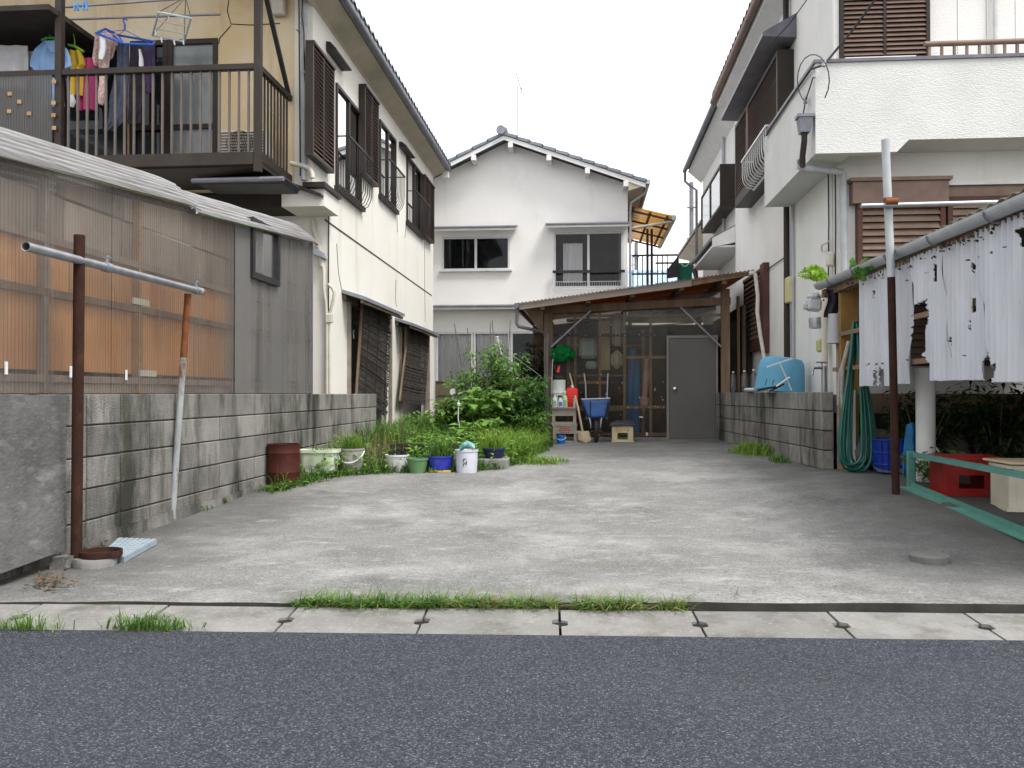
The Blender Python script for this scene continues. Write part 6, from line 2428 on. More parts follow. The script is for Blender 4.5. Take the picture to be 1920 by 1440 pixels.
def loft(q, rings, c, rot=None):
    rot = rot or Matrix.Identity(3)
    n = len(rings[0])
    vs = [c + rot @ p for r in rings for p in r]
    fs = [(i * n + j, i * n + (j + 1) % n, (i + 1) * n + (j + 1) % n, (i + 1) * n + j) for i in range(len(rings) - 1) for j in range(n)]
    fs += [tuple(range(n - 1, -1, -1)), tuple((len(rings) - 1) * n + j for j in range(n))]
    q.add(vs, fs)


wx, wy, hh_ = 37 * k, 22 * k, 47 * k
q = MB()
loft(q, [rrect(wx * .8, wy * .8, .05, 0), rrect(wx * .9, wy * .9, .06, hh_ * .8), rrect(wx * .91, wy * .91, .06, hh_ - .035), rrect(wx, wy, .07, hh_ - .03), rrect(wx, wy, .07, hh_), rrect(wx * .93, wy * .9, .06, hh_), rrect(wx * .85, wy * .85, .05, hh_ * .8)], c, rz(.06))
q.build('body', m_palegr, tb, smooth=35)
q = MB()
loft(q, [rrect(wx * .86, wy * .86, .05, hh_ * .8), rrect(wx * .87, wy * .87, .05, hh_ * .86)], c, rz(.06))
q.build('soil', m_soil, tb)
POT.append((c + V((0, 0, hh_ * .86)), wx * .6, .06))
t, c, r_, h_ = vessel('bucket', 'old grey bucket with drooping handle beside the pale green tub', 'bucket', 636, 683, 838, 884, .8, m_bucketg, fill=m_soil)
q = MB()
q.tube([c + V((r_ * math.cos(a), -abs(r_ * 1.05 * math.sin(a)) * .99 - .005, h_ - .03 - .12 * math.sin(a))) for a in [i * math.pi / 14 for i in range(15)]], .008, 6)
q.build('handle', m_palew, t, smooth=50)
POT.append((c + V((0, 0, h_ * .9)), r_ * .7, .2))
t, c, r_, h_ = vessel('bucket', 'white plastic bucket holding small black pots, left of the green pot', 'bucket', 722, 767, 850, 884, .72, m_palew, fill=m_soil)
for i in range(5):
    q = MB()
    a = i * 1.256
    p = c + V((.55 * r_ * math.cos(a), .55 * r_ * math.sin(a), h_ * .88))
    q.lathe([(.001, 0), (.022, 0), (.03, .06), (.026, .06), (.02, .01)], p, 10)
    q.build('seedling_pot', m_black, t)
t, c, r_, h_ = vessel('flower_pot', 'olive green plastic pot between white bucket and blue basin', 'pot', 762, 803, 857, 887, .68, m_greenp, fill=m_soil)
t, c, r_, h_ = vessel('wash_basin', 'ultramarine blue plastic basin on a yellow board, full of grass', 'basin', 800, 851, 854, 882, .8, m_blueb, fill=m_soil, loc=pg(826, 884) + V((0, 0, .022)))
POT.append((c + V((0, 0, h_ * .9)), r_ * .8, .24))
q = MB()
q.box(pg(803, 887) + V((0, 0, .002)), pg(848, 884) + V((0, .12, .02)), .006)
tag(q.build('yellow_board', mat('yellow_paint', (.6, .48, .07), (.5, .4, .07), .6, 8)), 'thin yellow board under the blue basin', 'board')
t, c, r_, h_ = vessel('bucket', 'tall pale grey bucket with garden gloves and a trowel on top', 'bucket', 853, 897, 840, 886, .86, m_lilac, fill=m_soil)
pb_c, pb_r, pb_h = c, r_, h_
q = MB()
q.tube([c + V((-.05, -.1, h_)), c + V((-.02, -.11, h_ + .05)), c + V((.04, -.1, h_ + .06)), c + V((.09, -.09, h_ + .02))], [.025, .03, .03, .02], 8)
q.tube([c + V((-.07, -.02, h_)), c + V((0, 0, h_ + .07)), c + V((.08, .02, h_ + .04))], [.02, .03, .02], 8)
tag(q.build('work_gloves', mat('teal_rubber', (.02, .2, .19), (.35, .5, .5), .6, 22), smooth=50), 'teal and white striped gloves heaped on the pale grey bucket', 'gloves')
q = MB()
for (a, b_), (c2, d2) in (((-.02, .03), (-.012, -.01)), ((-.012, .03), (.012, .03)), ((-.01, -.012), (.012, -.014)), ((.016, .012), (.014, -.03)), ((-.016, -.02), (-.018, -.045))):
    A, B = pb_c + V((.0 + a, -pb_r * .945, pb_h * .5 + b_)), pb_c + V((c2, -pb_r * .94, pb_h * .5 + d2))
    q.bar(A, B, .006, .006)
tag(q.build('faded_mark', m_black, t), kind='stuff')
c = pg(923, 880)
k = sc(c)
q = MB()
q.box(c + V((-28 * k, 0, -.02)), c + V((28 * k, .35, .11)), .012)
tag(q.build('concrete_slab', m_gutter_conc), 'mossy concrete block under the navy pot', 'concrete block')
t, c, r_, h_ = vessel('flower_pot', 'navy blue bowl pot of grass on the concrete block', 'pot', 902, 945, 846, 866, .75, m_navy, fill=m_soil, loc=c + V((0, .17, .112)))
POT.append((c + V((0, 0, h_ * .9)), r_ * .8, .2))
c = pg(800, 868)
q = MB()
q.wall(c + V((-.45, .12, .0)), X1, Z1, -Y1, .95, .2, [], .012)
q.wall(c + V((-.45, .36, .0)), X1, Z1, -Y1, .95, .2, [], .012)
q.box(c + V((-.46, .11, .0)), c + V((-.448, .37, .2)))
q.box(c + V((.5, .11, .0)), c + V((.512, .37, .2)))
q.box(c + V((-.448, .12, .0)), c + V((.5, .36, .14)))
tag(q.build('planter_box', mat('black_plastic', (.025, .022, .02), (.04, .033, .028), .6, 5)), 'long black planter box behind the row of pots', 'planter')
q = MB()
c = P(849, 735, Y=14.5)
q.lathe([(.001, -.02), (.05, -.02), (.055, 0), (.05, .02), (.001, .02)], c, 18, Matrix.Rotation(math.pi / 2, 3, 'X'))
q.tube([c + V((0, 0, -.05)), V((c.x, c.y, bedz(c.x, c.y)))], .008, 6)
tag(q.build('garden_reflector', m_palew, smooth=35), 'small round white disc on a stick left of the tall plants', 'garden stake')

# garden stakes
stk = [((852, 607), (873, 728), 'thin bamboo stake leaning left of the grey window frame'), ((876, 615), (886, 720), 'bamboo stake before the left window frame'), ((919, 604), (921, 700), 'upright green stake in the middle of the plants'),
       ((923, 601), (930, 690), 'tall stake leaning beside the middle green stake'), ((957, 601), (951, 700), 'tallest stake at the right window frame'), ((932, 634), (962, 735), 'white leaning stake tied at the top')]
for (a, b_), (c2, d2), lab in stk:
    p1_ = P(c2, d2, Y=13.3)
    p0_ = P(a, b_, Y=13.6)
    low = p1_ + (p1_ - p0_).normalized() * ((p1_.z - bedz(p1_.x, p1_.y)) / max(.1, -(p1_ - p0_).normalized().z))
    q = MB()
    q.tube([low, p0_], [.009, .007], 7)
    for i in range(1, 7):
        s = low.lerp(p0_, i / 7)
        q.tube([s, s + (p0_ - low).normalized() * .012], .0105, 7)
    tag(q.build('garden_stake', mat('bamboo', (.1, .115, .07), (.065, .075, .05), .6, 8) if 'bamboo' not in MATS else (m_palew if 'white' in lab else MATS['bamboo']), smooth=40), lab, 'garden stake', 'stakes in the garden bed')
q = MB()
q.tube([P(932, 636, Y=13.5), P(928, 646, Y=13.5), P(925, 665, Y=13.5)], .006, 5)
q.tube([P(932, 634, Y=13.5), P(941, 642, Y=13.5)], .006, 5)
q.tube([P(932, 634, Y=13.5), P(929, 632, Y=13.5), P(935, 632, Y=13.5)], .012, 5)
tag(q.build('string', c_white), 'white string knotted at the top of the white stake', 'string')
q = MB()
q.tube([P(958, 664, Y=13.5), P(1015, 706, Y=14.2)], .004, 5)
tag(q.build('guy_line', c_white), 'thin white line from the tallest stake to the shed post', 'string')
q = MB()
A = P(860, 750, Y=11.6)
q.tube([A, P(859, 785, Y=11.6), P(866, 820, Y=11.5), P(868, 838, Y=11.5), V((P(868, 838, Y=11.5).x, 11.5, bedz(-1.5, 11.5)))], .007, 6)
q.lathe([(.001, -.03), (.02, -.02), (.025, .01), (.001, .03)], A + V((0, 0, -.06)), 8)
tag(q.build('garden_stake', m_lilac, smooth=40), 'short white stake with a ball in front of the plants', 'garden stake')

# ------------------------------------------------------------------ things before the tool shed
m_crate_g = mat('grey_beige_crate', (.42, .37, .32), (.33, .29, .25), .55, 6, layers=[((.2, .15, .11), 8, (1, 1, .6), .55, .75, .5)])
m_crate_c = mat('cream_crate', (.6, .52, .32), (.52, .45, .27), .5, 6, layers=[((.3, .24, .14), 9, (1, 1, .6), .58, .76, .45)])
m_redmark = mat('red_print', (.5, .05, .03), (.4, .05, .04), .6, 12)


def crate(name, label, c, w, d, h, m, hole, rot=0, group=None, cat='crate'):
    """upside-down bottle crate: walls with hand holes, rims, base grid"""
    t = T(name, label, cat, c, group)
    M = rz(rot)
    u, v_ = M @ X1, M @ Y1
    q = MB()
    O = c - u * (w / 2) - v_ * (d / 2)
    hw = hole[2]
    hl = lambda L: [((L - hw) / 2, hole[0], (L + hw) / 2, hole[1])]
    q.wall(O, u, Z1, -v_, w, h, hl(w), .018)
    q.wall(O + v_ * d, u, Z1, v_, w, h, hl(w), .018)
    q.wall(O + v_ * .018, v_, Z1, -u, d - .036, h, [], .018)
    q.wall(O + v_ * .018 + u * w, v_, Z1, u, d - .036, h, [], .018)
    q.build('walls', m, t)
    for z0_, z1_ in ((.0, .02), (h - .022, h)):
        e = .009
        q = MB()
        q.obox(c - v_ * (d / 2 + e * .5) + Z1 * ((z0_ + z1_) / 2), (w + 2 * e, e * .98, z1_ - z0_), M)
        q.obox(c + v_ * (d / 2 + e * .5) + Z1 * ((z0_ + z1_) / 2), (w + 2 * e, e * .98, z1_ - z0_), M)
        q.obox(c - u * (w / 2 + e * .5) + Z1 * ((z0_ + z1_) / 2), (e * .98, d, z1_ - z0_), M)
        q.obox(c + u * (w / 2 + e * .5) + Z1 * ((z0_ + z1_) / 2), (e * .98, d + .001, z1_ - z0_), M)
        q.build('rim', m, t)
    for sx in (-1, 1):
        for sy in (-1, 1):
            q = MB()
            q.obox(c + u * (sx * (w / 2 - .025)) + v_ * (sy * (d / 2 + .004)) + Z1 * (h / 2), (.045, .007, h - .05), M)
            q.build('corner_rib', m, t)
    q = MB()
    q.obox(c + Z1 * (h - .03), (w - .037, d - .037, .012), M)
    q.build('base', m, t)
    return t


def text(parent, s, loc, size, rot, m, name='lettering'):
    cu = bpy.data.curves.new(name, 'FONT')
    cu.body = s
    cu.size = size
    cu.align_x = 'CENTER'
    cu.align_y = 'CENTER'
    ob = bpy.data.objects.new(name, cu)
    COL.objects.link(ob)
    dg = bpy.context.evaluated_depsgraph_get()
    me = bpy.data.meshes.new_from_object(ob.evaluated_get(dg))
    bpy.data.objects.remove(ob)
    Mx = Matrix.Translation(V(loc)) @ rot.to_4x4()
    me.transform(Mx)
    r0 = ROOTS[parent.name]
    me.transform(Matrix.Translation(-r0))
    me.materials.clear()
    me.materials.append(m)
    o = bpy.data.objects.new(name, me)
    COL.objects.link(o)
    o.parent = parent
    o['kind'] = 'stuff'
    return o


FACE = Matrix.Rotation(math.pi / 2, 3, 'X')            # text facing the street
FACE180 = FACE @ Matrix.Rotation(math.pi, 3, 'Z')
c1 = pg(1059, 829)
k = sc(c1)
c1 = c1 + V((0, .2, 0))
grp = 'bottle crates stacked at the tool shed'
w_ = 45 * k
t1_ = crate('bottle_crate', 'grey-beige upturned bottle crate with red print, lower of the stack at the shed post', c1, w_, .36, 33 * k, m_crate_g, (.02, .13, .3), group=grp)
t2_ = crate('bottle_crate', 'grey-beige upturned bottle crate, upper of the stack under the paint tins', c1 + V((-.012, .01, 33 * k + .003)), w_, .36, 29 * k, m_crate_g, (.035, .13, .3), group=grp)
for dz, ws in ((.22, .16), (.185, .2), (.15, .14)):
    q = MB()
    n = 5 if dz != .185 else 7
    for i in range(n):
        xx = -ws / 2 + ws * (i + .5) / n
        q.obox(c1 + V((xx, -.184, dz)), (ws / n * .62, .003, .022 if dz != .15 else .014))
    tag(q.build('faded_print', m_redmark, t1_), kind='stuff')
q = MB()
zt_ = c1.z + 62 * k + .006
q.box((c1.x - w_ / 2 - .02, c1.y - .21, zt_), (c1.x + w_ / 2 + .03, c1.y + .19, zt_ + .02))
tag(q.build('crate_board', m_wood_grey), 'thin board lying on the stacked crates under the tins', 'board')
zt_ += .022
cx_ = lambda px_: P(px_, 0, Y=c1.y - .08).x
kk = sc(V((0, c1.y, 1)))
m_tin = mat('white_tin', (.6, .63, .6), (.5, .54, .5), .45, 5, layers=[((.03, .06, .04), 9, (1, 1, 1), .62, .64, .9), ((.1, .4, .2), 6, (1, 1, 1), .66, .7, .5)])
yc = c1.y + .02
th = 25 * kk
for i, lab in enumerate(('lower white paint tin with green splashes on the crates', 'upper white paint tin with dark splashes')):
    t = T('paint_tin', lab, 'paint tin', (cx_(1047), yc, zt_ + i * (th + .004)), 'paint tins on the crates')
    q = MB()
    r_ = 12.5 * kk
    q.lathe([(.001, 0), (r_, 0), (r_ * 1.02, .006), (r_, .012), (r_, th - .014), (r_ * 1.02, th - .007), (r_, th), (r_ * .9, th), (r_ * .88, th - .01), (.001, th - .01)], t.location, 24)
    q.build('can', m_tin, t, smooth=35)
# red fuel can
fcn = T('fuel_can', 'bright red plastic kerosene can on the crates', 'fuel can', (cx_(1072), yc, zt_))
q = MB()
w2, h2 = 11 * kk, 36 * kk
loft(q, [rrect(w2 * .96, .07, .02, 0), rrect(w2, .075, .025, .012), rrect(w2, .075, .025, h2 * .88), rrect(w2 * .9, .06, .025, h2 * .96), rrect(w2 * .55, .04, .02, h2)], fcn.location)
q.build('body', mat('red_plastic', (.62, .02, .015), (.52, .015, .012), .35, 5), fcn, smooth=40)
q = MB()
q.lathe([(.028, 0), (.028, .028), (.02, .034), (.001, .034)], fcn.location + V((0, 0, h2)), 14)
q.build('cap', m_palew, fcn, smooth=40)
q = MB()
q.tube(bez(fcn.location + V((-w2 * .7, -.02, h2 * .93)), fcn.location + V((-w2 * .6, -.02, h2 * 1.1)), fcn.location + V((-w2 * .2, -.02, h2 * 1.1)), fcn.location + V((-w2 * .1, -.02, h2))), .01, 6)
q.build('handle', mat('dark_red_plastic', (.25, .02, .02), (.2, .02, .02), .4, 5), fcn, smooth=50)
m_blab = mat('blue_label', (.05, .12, .5), (.1, .2, .6), .5, 30)
m_glab = mat('green_label', (.12, .4, .16), (.3, .5, .3), .5, 30)


def spray(label, px_, m_body, m_lab, h=.17, y=-.17, trig=True):
    p = V((cx_(px_), c1.y + y, zt_))
    t = T('spray_bottle', label, 'bottle', p, 'bottles on the crates')
    q = MB()
    q.lathe([(.001, 0), (.036, 0), (.038, .01), (.038, h * .55), (.03, h * .72), (.013, h * .82), (.013, h * .9), (.001, h * .9)], p, 16, None, 1, .75)
    q.build('body', m_body, t, smooth=40)
    q = MB()
    if trig:
        q.box(p + V((-.045, -.012, h * .9)), p + V((.02, .012, h * 1.08)), .006)
        q.bar(p + V((-.025, 0, h * .92)), p + V((-.04, 0, h * .7)), .012, .01)
    else:
        q.lathe([(.014, h * .9), (.014, h * 1.0), (.001, h * 1.0)], p, 12)
    q.build('nozzle', m_black if m_lab is m_blab else m_body, t, smooth=30)
    q = MB()
    q.box(p + V((-.024, -.0305, .02)), p + V((.024, -.027, h * .48)), .001)
    q.build('label', m_lab, t)


spray('white spray bottle with a green label, leftmost on the crates', 1040, m_palew, m_glab, .2, trig=False)
spray('white spray bottle with a blue label and black trigger on the crates', 1051, m_palew, m_blab)
spray('pale green spray bottle beside the red fuel can', 1059, mat('mint_plastic', (.5, .64, .42), (.42, .56, .35), .4, 5), m_glab, .23, -.1)
q = MB()
p = V((cx_(1077), c1.y - .15, zt_))
q.lathe([(.001, 0), (.027, 0), (.027, .13), (.029, .135), (.025, .14), (.001, .13)], p, 16)
tag(q.build('drinks_can', mat('beige_can', (.55, .47, .4), (.45, .36, .3), .4, 9), smooth=35), 'small beige can before the red fuel can', 'can')
# green net bundle with red-handled shears
q = MB()
nb = P(1055, 664, Y=SY - .25)
bm = bmesh.new()
bmesh.ops.create_icosphere(bm, subdivisions=4, radius=.2)
q.add([nb + V((v.co.x * .95, v.co.y * .6, v.co.z * .66)) + v.co.normalized() * (.06 * mnoise.noise(v.co * 12) + .035 * mnoise.noise(v.co * 30)) for v in bm.verts], [tuple(v.index for v in f.verts) for f in bm.faces])
bm.free()
tag(q.build('net_bundle', mat('green_net', (.0, .24, .05), (.0, .15, .03), .8, 40, bump=1, bscale=150, bdist=.02), smooth=0), 'bright green bundled netting hung on the left shed post', 'netting')
q = MB()
q.tube([P(1040, 655, Y=SY - .3), P(1036, 680, Y=SY - .3), P(1034, 730, Y=SY - .3), P(1034, 760, Y=SY - .3)], .006, 6)
tag(q.build('hanging_cord', c_white), 'thin white cord hanging from the green netting', 'cord')
tl = T('garden_shears', 'red-handled garden shears standing on the paint tin', 'shears', V((cx_(1047), yc, zt_ + 2 * th + .01)))
q = MB()
for a, b_ in (((1045, 709), (1039, 684)), ((1050, 709), (1057, 686))):
    q.bar(P(*a, Y=yc), P(*b_, Y=yc), .012, .006)
q.build('blades', m_black, tl)
q = MB()
q.tube([P(1046, 698, Y=yc - .02), P(1049, 686, Y=yc - .02)], [.028, .014], 8)
q.build('handle', m_redmark, tl, smooth=50)
q = MB()
q.prism([P(1043, 709, Y=yc - .03), P(1055, 709, Y=yc - .03), P(1055, 704, Y=yc - .03), P(1043, 704, Y=yc - .03)], (0, .06, 0))
q.build('guard', m_black, tl)
# shovel
sb = pg(1096, 831)
svl = T('shovel', 'round-point shovel with pale wooden handle leaning on the crates', 'shovel', sb)
m_steel = mat('sandy_steel', (.42, .34, .23), (.33, .26, .17), .7, 6)
tipz = sb
A = P(1092, 808, Y=sb.y + .09)
q = MB()


def blade(u, v):
    w = .1 * min(1, (1.0 - (abs(v - .35) * 1.0) ** 2.6 * 1.6)) if v < .95 else .1
    if v > .72:
        w = .1
    if v < .3:
        w = .1 * math.sin(v / .3 * 1.57) ** .6
    x = (u - .5) * 2 * w
    p = tipz.lerp(A, v)
    return p + V((x + .02 * (1 - v), -.04 * (1 - (2 * u - 1) ** 2) + .03, .0))


q.grid(blade, 12, 14, thick=(0, .006, 0))
q.build('blade', m_steel, svl, smooth=40)
q = MB()
H = P(1084, 765, Y=sb.y + .2)
q.tube([A + V((.01, .0, -.08)), A, A.lerp(H, .5), H, P(1068, 700, Y=SY - .16)], [.016, .02, .017, .016, .015], 10)
q.build('handle', mat('ash_handle', (.45, .35, .25), (.36, .27, .18), .7, 8, (1, 1, .2)), svl, smooth=50)
# wheelbarrow stood on its nose
wb_ = pg(1117, 830)
k = sc(wb_)
wbo = T('wheelbarrow', 'blue wheelbarrow stood up on its wheel against the tool shed', 'wheelbarrow', wb_)
m_wb = mat('blue_enamel', (.06, .14, .4), (.04, .09, .28), .4, 4, layers=[((.3, .38, .55), 5, (1, 1, .5), .55, .75, .4), ((.12, .1, .08), 8, (1, 1, .6), .55, .72, .6)])
yb_ = wb_.y + .12
at = lambda a, b_, y=yb_: P(a, b_, Y=y)
q = MB()
front = [at(1104, 783), at(1134, 783), at(1143, 751), at(1091, 751)]
back = [at(1100, 786, yb_ + .25), at(1138, 786, yb_ + .25), at(1146, 749, yb_ + .3), at(1088, 749, yb_ + .3)]
q.add(front + back, [(0, 1, 2, 3), (5, 4, 7, 6), (4, 0, 3, 7), (1, 5, 6, 2), (3, 2, 6, 7), (4, 5, 1, 0)])
tray = q.build('tray', m_wb, wbo)
bv = tray.modifiers.new('bevel', 'BEVEL')
bv.width = .03
bv.segments = 3
q = MB()
q.tube([at(1090, 749, yb_ - .02), at(1117, 748, yb_ - .04), at(1144, 747, yb_ - .02)], .014, 8)
q.build('tray_rim', m_galv, wbo, smooth=50)
q = MB()
q.tube([at(1107, 752, yb_ - .015), at(1107, 785, yb_ - .015)], .009, 6)
q.tube([at(1140, 752, yb_ - .01), at(1136, 783, yb_ - .01)], .009, 6)
q.build('strap', m_black, wbo, smooth=50)
for s, a in ((-1, 1113), (1, 1131)):
    q = MB()
    ax = 1117 + 8 * s
    q.tube(bez(at(1117 + s * 9 + (2 if s > 0 else -4), 783, yb_ - .03), at(1117 + s * 11, 786, yb_ - .09), at(1117 + s * 9, 795, yb_ - .12), at(1117 + s * 9, 803, yb_ - .1)), .012, 8)
    q.tube([at(1100 if s < 0 else 1137, 786, yb_ + .2), at(1098 if s < 0 else 1139, 720, yb_ + .25), at(1095 if s < 0 else 1140, 700, yb_ + .25)], .014, 8)
    q.build('frame_tube', m_galv, wbo, smooth=50)
wc_ = at(1118, 809, yb_ - .1)
rad = wc_.z - wb_.z
q = MB()
ring = [wc_ + V((.0, math.cos(t) * (rad - .03), math.sin(t) * (rad - .03))) for t in [i * math.pi / 12 for i in range(25)]]
q.tube(ring, .034, 10, cap=False)
wheel = q.build('tyre', m_black, wbo, smooth=60)
q = MB()
q.lathe([(.001, -.02), (rad - .06, -.012), (rad - .05, 0), (rad - .06, .012), (.001, .02)], wc_, 20, Matrix.Rotation(math.pi / 2, 3, 'Y'))
q.tube([wc_ - V((.09, 0, 0)), wc_ + V((.09, 0, 0))], .012, 8)
q.build('wheel_disc', m_rust_b, wbo, smooth=40)
# blue bucket
t, c, r_, h_ = vessel('bucket', 'small bright blue bucket before the stacked crates', 'bucket', 1043, 1061, 815, 832, .88, mat('azure_plastic', (.02, .18, .62), (.015, .14, .5), .4, 5), group=None)
q = MB()
q.tube([c + V((r_ * math.cos(a), -r_ * math.sin(a) * 1.02, h_ - .02 - .05 * math.sin(a))) for a in [i * math.pi / 10 for i in range(11)]], .005, 6)
q.build('handle', m_palew, t, smooth=50)
# cream crate with black plastic cover
c2_ = pg(1167.5, 829)
k = sc(c2_)
c2_ = c2_ + V((0, .18, 0))
t3_ = crate('bottle_crate', 'cream yellow upturned bottle crate with red lettering beside the wheelbarrow', c2_, 39 * k, .36, 33 * k, m_crate_c, (.04, .145, .16))
text(t3_, 'サッポロ', c2_ + V((0, -.185, 33 * k * .7)), .055, FACE180, m_redmark)
text(t3_, '☆ ――― ☆', c2_ + V((0, -.185, 33 * k * .84)), .03, FACE180, m_redmark)
q = MB()


def cov(u, v):
    x, y = (u - .5) * 2, (v - .5) * 2
    e = max(abs(x), abs(y))
    z = 33 * k + .055 - .07 * e ** 4 + .018 * mnoise.noise(V((x * 3, y * 3, 1))) + .01 * mnoise.noise(V((x * 9, y * 9, 2)))
    return c2_ + V((x * 24.5 * k, y * .21, z))


q.grid(cov, 36, 30, thick=(0, 0, -.012))
tag(q.build('plastic_cover', mat('black_sheeting', (.035, .035, .04), (.07, .07, .08), .28, 9, bump=.8, bscale=30, bdist=.02), smooth=0), 'crumpled black plastic sheet over the cream crate', 'plastic sheet')
# ------------------------------------------------------------------ things on the right
WZ = 1.022                                               # top of the right block wall


def wallpt(px_):
    """point on the wall top below pixel column px_"""
    lo, hi = 0, 1
    for _ in range(30):
        t = (lo + hi) / 2
        p = wa.lerp(wb, t) + nw_ * .06
        d_ = CAMR.transposed() @ (V((p.x, p.y, WZ)) - CAM)
        x = 960 + FPX * d_.x / d_.y
        if x > px_:
            lo = t
        else:
            hi = t
    return V((p.x, p.y, WZ))


m_pet = clear_mat('clear_pet', (.85, .88, .9), (.5, .52, .54), .12, .1, 4, (1, 1, 1), rough=.1)
for px_, lab in ((1371, 'clear plastic bottle on the right block wall, leftmost of three'), (1392, 'clear plastic bottle on the right block wall, middle of three'), (1409, 'clear plastic bottle on the right block wall, nearest the blue tub')):
    p = wallpt(px_) + nw_ * .03
    t = T('water_bottle', lab, 'bottle', p, 'water bottles on the block wall')
    q = MB()
    q.lathe([(.001, 0), (.048, 0), (.052, .01), (.05, .07), (.053, .08), (.05, .09), (.052, .2), (.04, .25), (.016, .28), (.016, .295), (.001, .295)], p, 16)
    q.build('body', m_pet, t, smooth=40)
    q = MB()
    q.lathe([(.018, .295), (.018, .315), (.001, .315)], p, 12)
    q.build('cap', m_palew, t)
q = MB()
p = wallpt(1404)
q.obox(p + V((0, -.35, .03)), (.2, .3, .05), rz(ang - 1.57), .02)
tag(q.build('plastic_tray', m_lilac), 'white plastic tray on the right block wall before the blue tub', 'tray')
# blue tub lying upside down
tp_ = P(1463, 735, Y=11.0)
tc = V((tp_.x, 11.0, WZ))
tub = T('plastic_tub', 'large upturned light blue plastic tub on the right block wall', 'tub', tc)
k = sc(tc)
q = MB()
rr = 44 * k
q.lathe([(rr * 1.02, 0), (rr * 1.02, .03), (rr, .035), (rr * .93, .28), (rr * .88, .36), (rr * .78, .41), (rr * .4, .43), (.001, .43)], tc + V((0, .06, 0)), 36, Matrix.Rotation(.1, 3, 'Y'), 1, .8)
q.build('shell', mat('sky_blue_plastic', (.13, .36, .52), (.1, .3, .45), .5, 3, layers=[((.3, .5, .6), 4, (1, 1, .5), .55, .75, .4), ((.12, .2, .24), 7, (1, 1, .4), .55, .74, .5)]), tub, smooth=40)
ty = 10.55
sq = T('squeegee', 'silver T-shaped squeegee leaning on the blue tub', 'squeegee', P(1478, 735, Y=ty))
q = MB()
q.bar(P(1437, 688, Y=ty), P(1485, 672, Y=ty), .018, .012, up=(0, 1, 0))
q.build('head', m_alu, sq)
q = MB()
q.tube([P(1462, 681, Y=ty), P(1477, 714, Y=ty), P(1484, 732, Y=ty)], .009, 8)
q.build('handle', m_alu, sq, smooth=50)
rkk = T('garden_rake', 'small hand rake with silver shaft lying on the block wall', 'rake', P(1450, 732, Y=ty - .05))
q = MB()
q.tube([P(1481, 707, Y=ty - .05), P(1455, 725, Y=ty - .05)], .011, 8)
q.build('shaft', m_alu, rkk, smooth=50)
q = MB()
q.tube([P(1455, 725, Y=ty - .05), P(1420, 731, Y=ty - .05)], .014, 8)
q.tube([P(1470, 720, Y=ty - .03), P(1442, 734, Y=ty - .03)], .012, 8)
q.tube([P(1435, 722, Y=ty - .05), P(1438, 710, Y=ty - .05)], .005, 6)
q.tube([P(1448, 722, Y=ty - .05), P(1451, 712, Y=ty - .05)], .005, 6)
q.build('grip', m_black, rkk, smooth=50)
# knotty white pole against the side window
q = MB()
q.tube([P(1405, 513, Y=12.2), P(1413, 511, Y=12.2), P(1416, 514, Y=12.2), P(1421, 555, Y=12.2), P(1420, 585, Y=12.2), P(1426, 630, Y=12.2), P(1432, 665, Y=12.2), P(1437, 695, Y=12.1), V((P(1437, 700, Y=12.1).x, 12.1, WZ - .05))], .026, 8)
tag(q.build('crooked_pole', mat('bleached_wood', (.6, .57, .52), (.48, .45, .4), .8, 14), smooth=50), 'crooked bleached pole standing before the brown side shutter', 'pole')

# galvanised pole with cross pipe
pb = pg(1683, 926)
pb = V((min(pb.x, 2.41), pb.y, pb.z))
gp_ = T('laundry_pole_post', 'tall post, grey above and rusty below, with a horizontal pipe clamped on', 'post', pb)
j1 = P(1671, 515, Y=pb.y)
j2 = P(1660, 262, Y=pb.y)
q = MB()
q.tube([pb - V((0, 0, .05)), j1], .03, 14)
q.build('lower_tube', m_rust, gp_, smooth=50)
q = MB()
q.tube([j1 - V((0, 0, .02)), j2], .031, 14)
q.build('upper_tube', m_greypipe, gp_, smooth=50)
q = MB()
q.tube([P(1615, 386, Y=pb.y - .06), P(1925, 378, Y=pb.y - .06)], .019, 12)
q.build('cross_pipe', m_galv, gp_, smooth=50)
cl_ = P(1667, 380, Y=pb.y - .03)
q = MB()
q.tube([cl_ - V((0, 0, .035)), cl_ + V((0, 0, .035))], .042, 12)
q.tube([cl_ + V((-.04, -.04, 0)), cl_ + V((.05, -.04, 0))], .028, 10)
q.build('clamp', m_rust_b, gp_, smooth=40)
# hose bundle on a hook
HY = 8.75
hp_ = P(1606, 602, Y=HY)
hs = T('garden_hose', 'bundle of dark green garden hose hanging beside the white sheets', 'hose', P(1605, 888, Y=HY))
m_hose = mat('green_hose', (.01, .13, .1), (.008, .09, .07), .35, 6, spec=.6)
for i, (wl2, wr2, bot) in enumerate(((28, 12, 872), (22, 20, 884), (14, 30, 890), (30, 34, 892), (20, 38, 880), (8, 18, 868), (26, 26, 876))):
    yy = HY + .025 * (i - 3)
    top = P(1600 + 2 * i, 603, Y=yy)
    q = MB()
    left = bez(top, P(1596, 700, Y=yy), P(1604 - wl2 * 1.15, 790, Y=yy), P(1604 - wl2, 850, Y=yy), 10)
    botp = bez(P(1604 - wl2, 850, Y=yy), P(1604 - wl2, bot + 8, Y=yy), P(1604 + wr2, bot + 8, Y=yy), P(1604 + wr2, 845, Y=yy), 8)
    right = bez(P(1604 + wr2, 845, Y=yy), P(1604 + wr2 * 1.1, 780, Y=yy), P(1612, 700, Y=yy), top + V((.03, 0, 0)), 10)
    pts = left + botp[1:] + right[1:]
    for p in pts:
        g_ = G(p.x, p.y) + .015
        if p.z < g_:
            p.z = g_
    q.tube(pts, .014, 8)
    q.build('hose_loop', m_hose, hs, smooth=60)
q = MB()
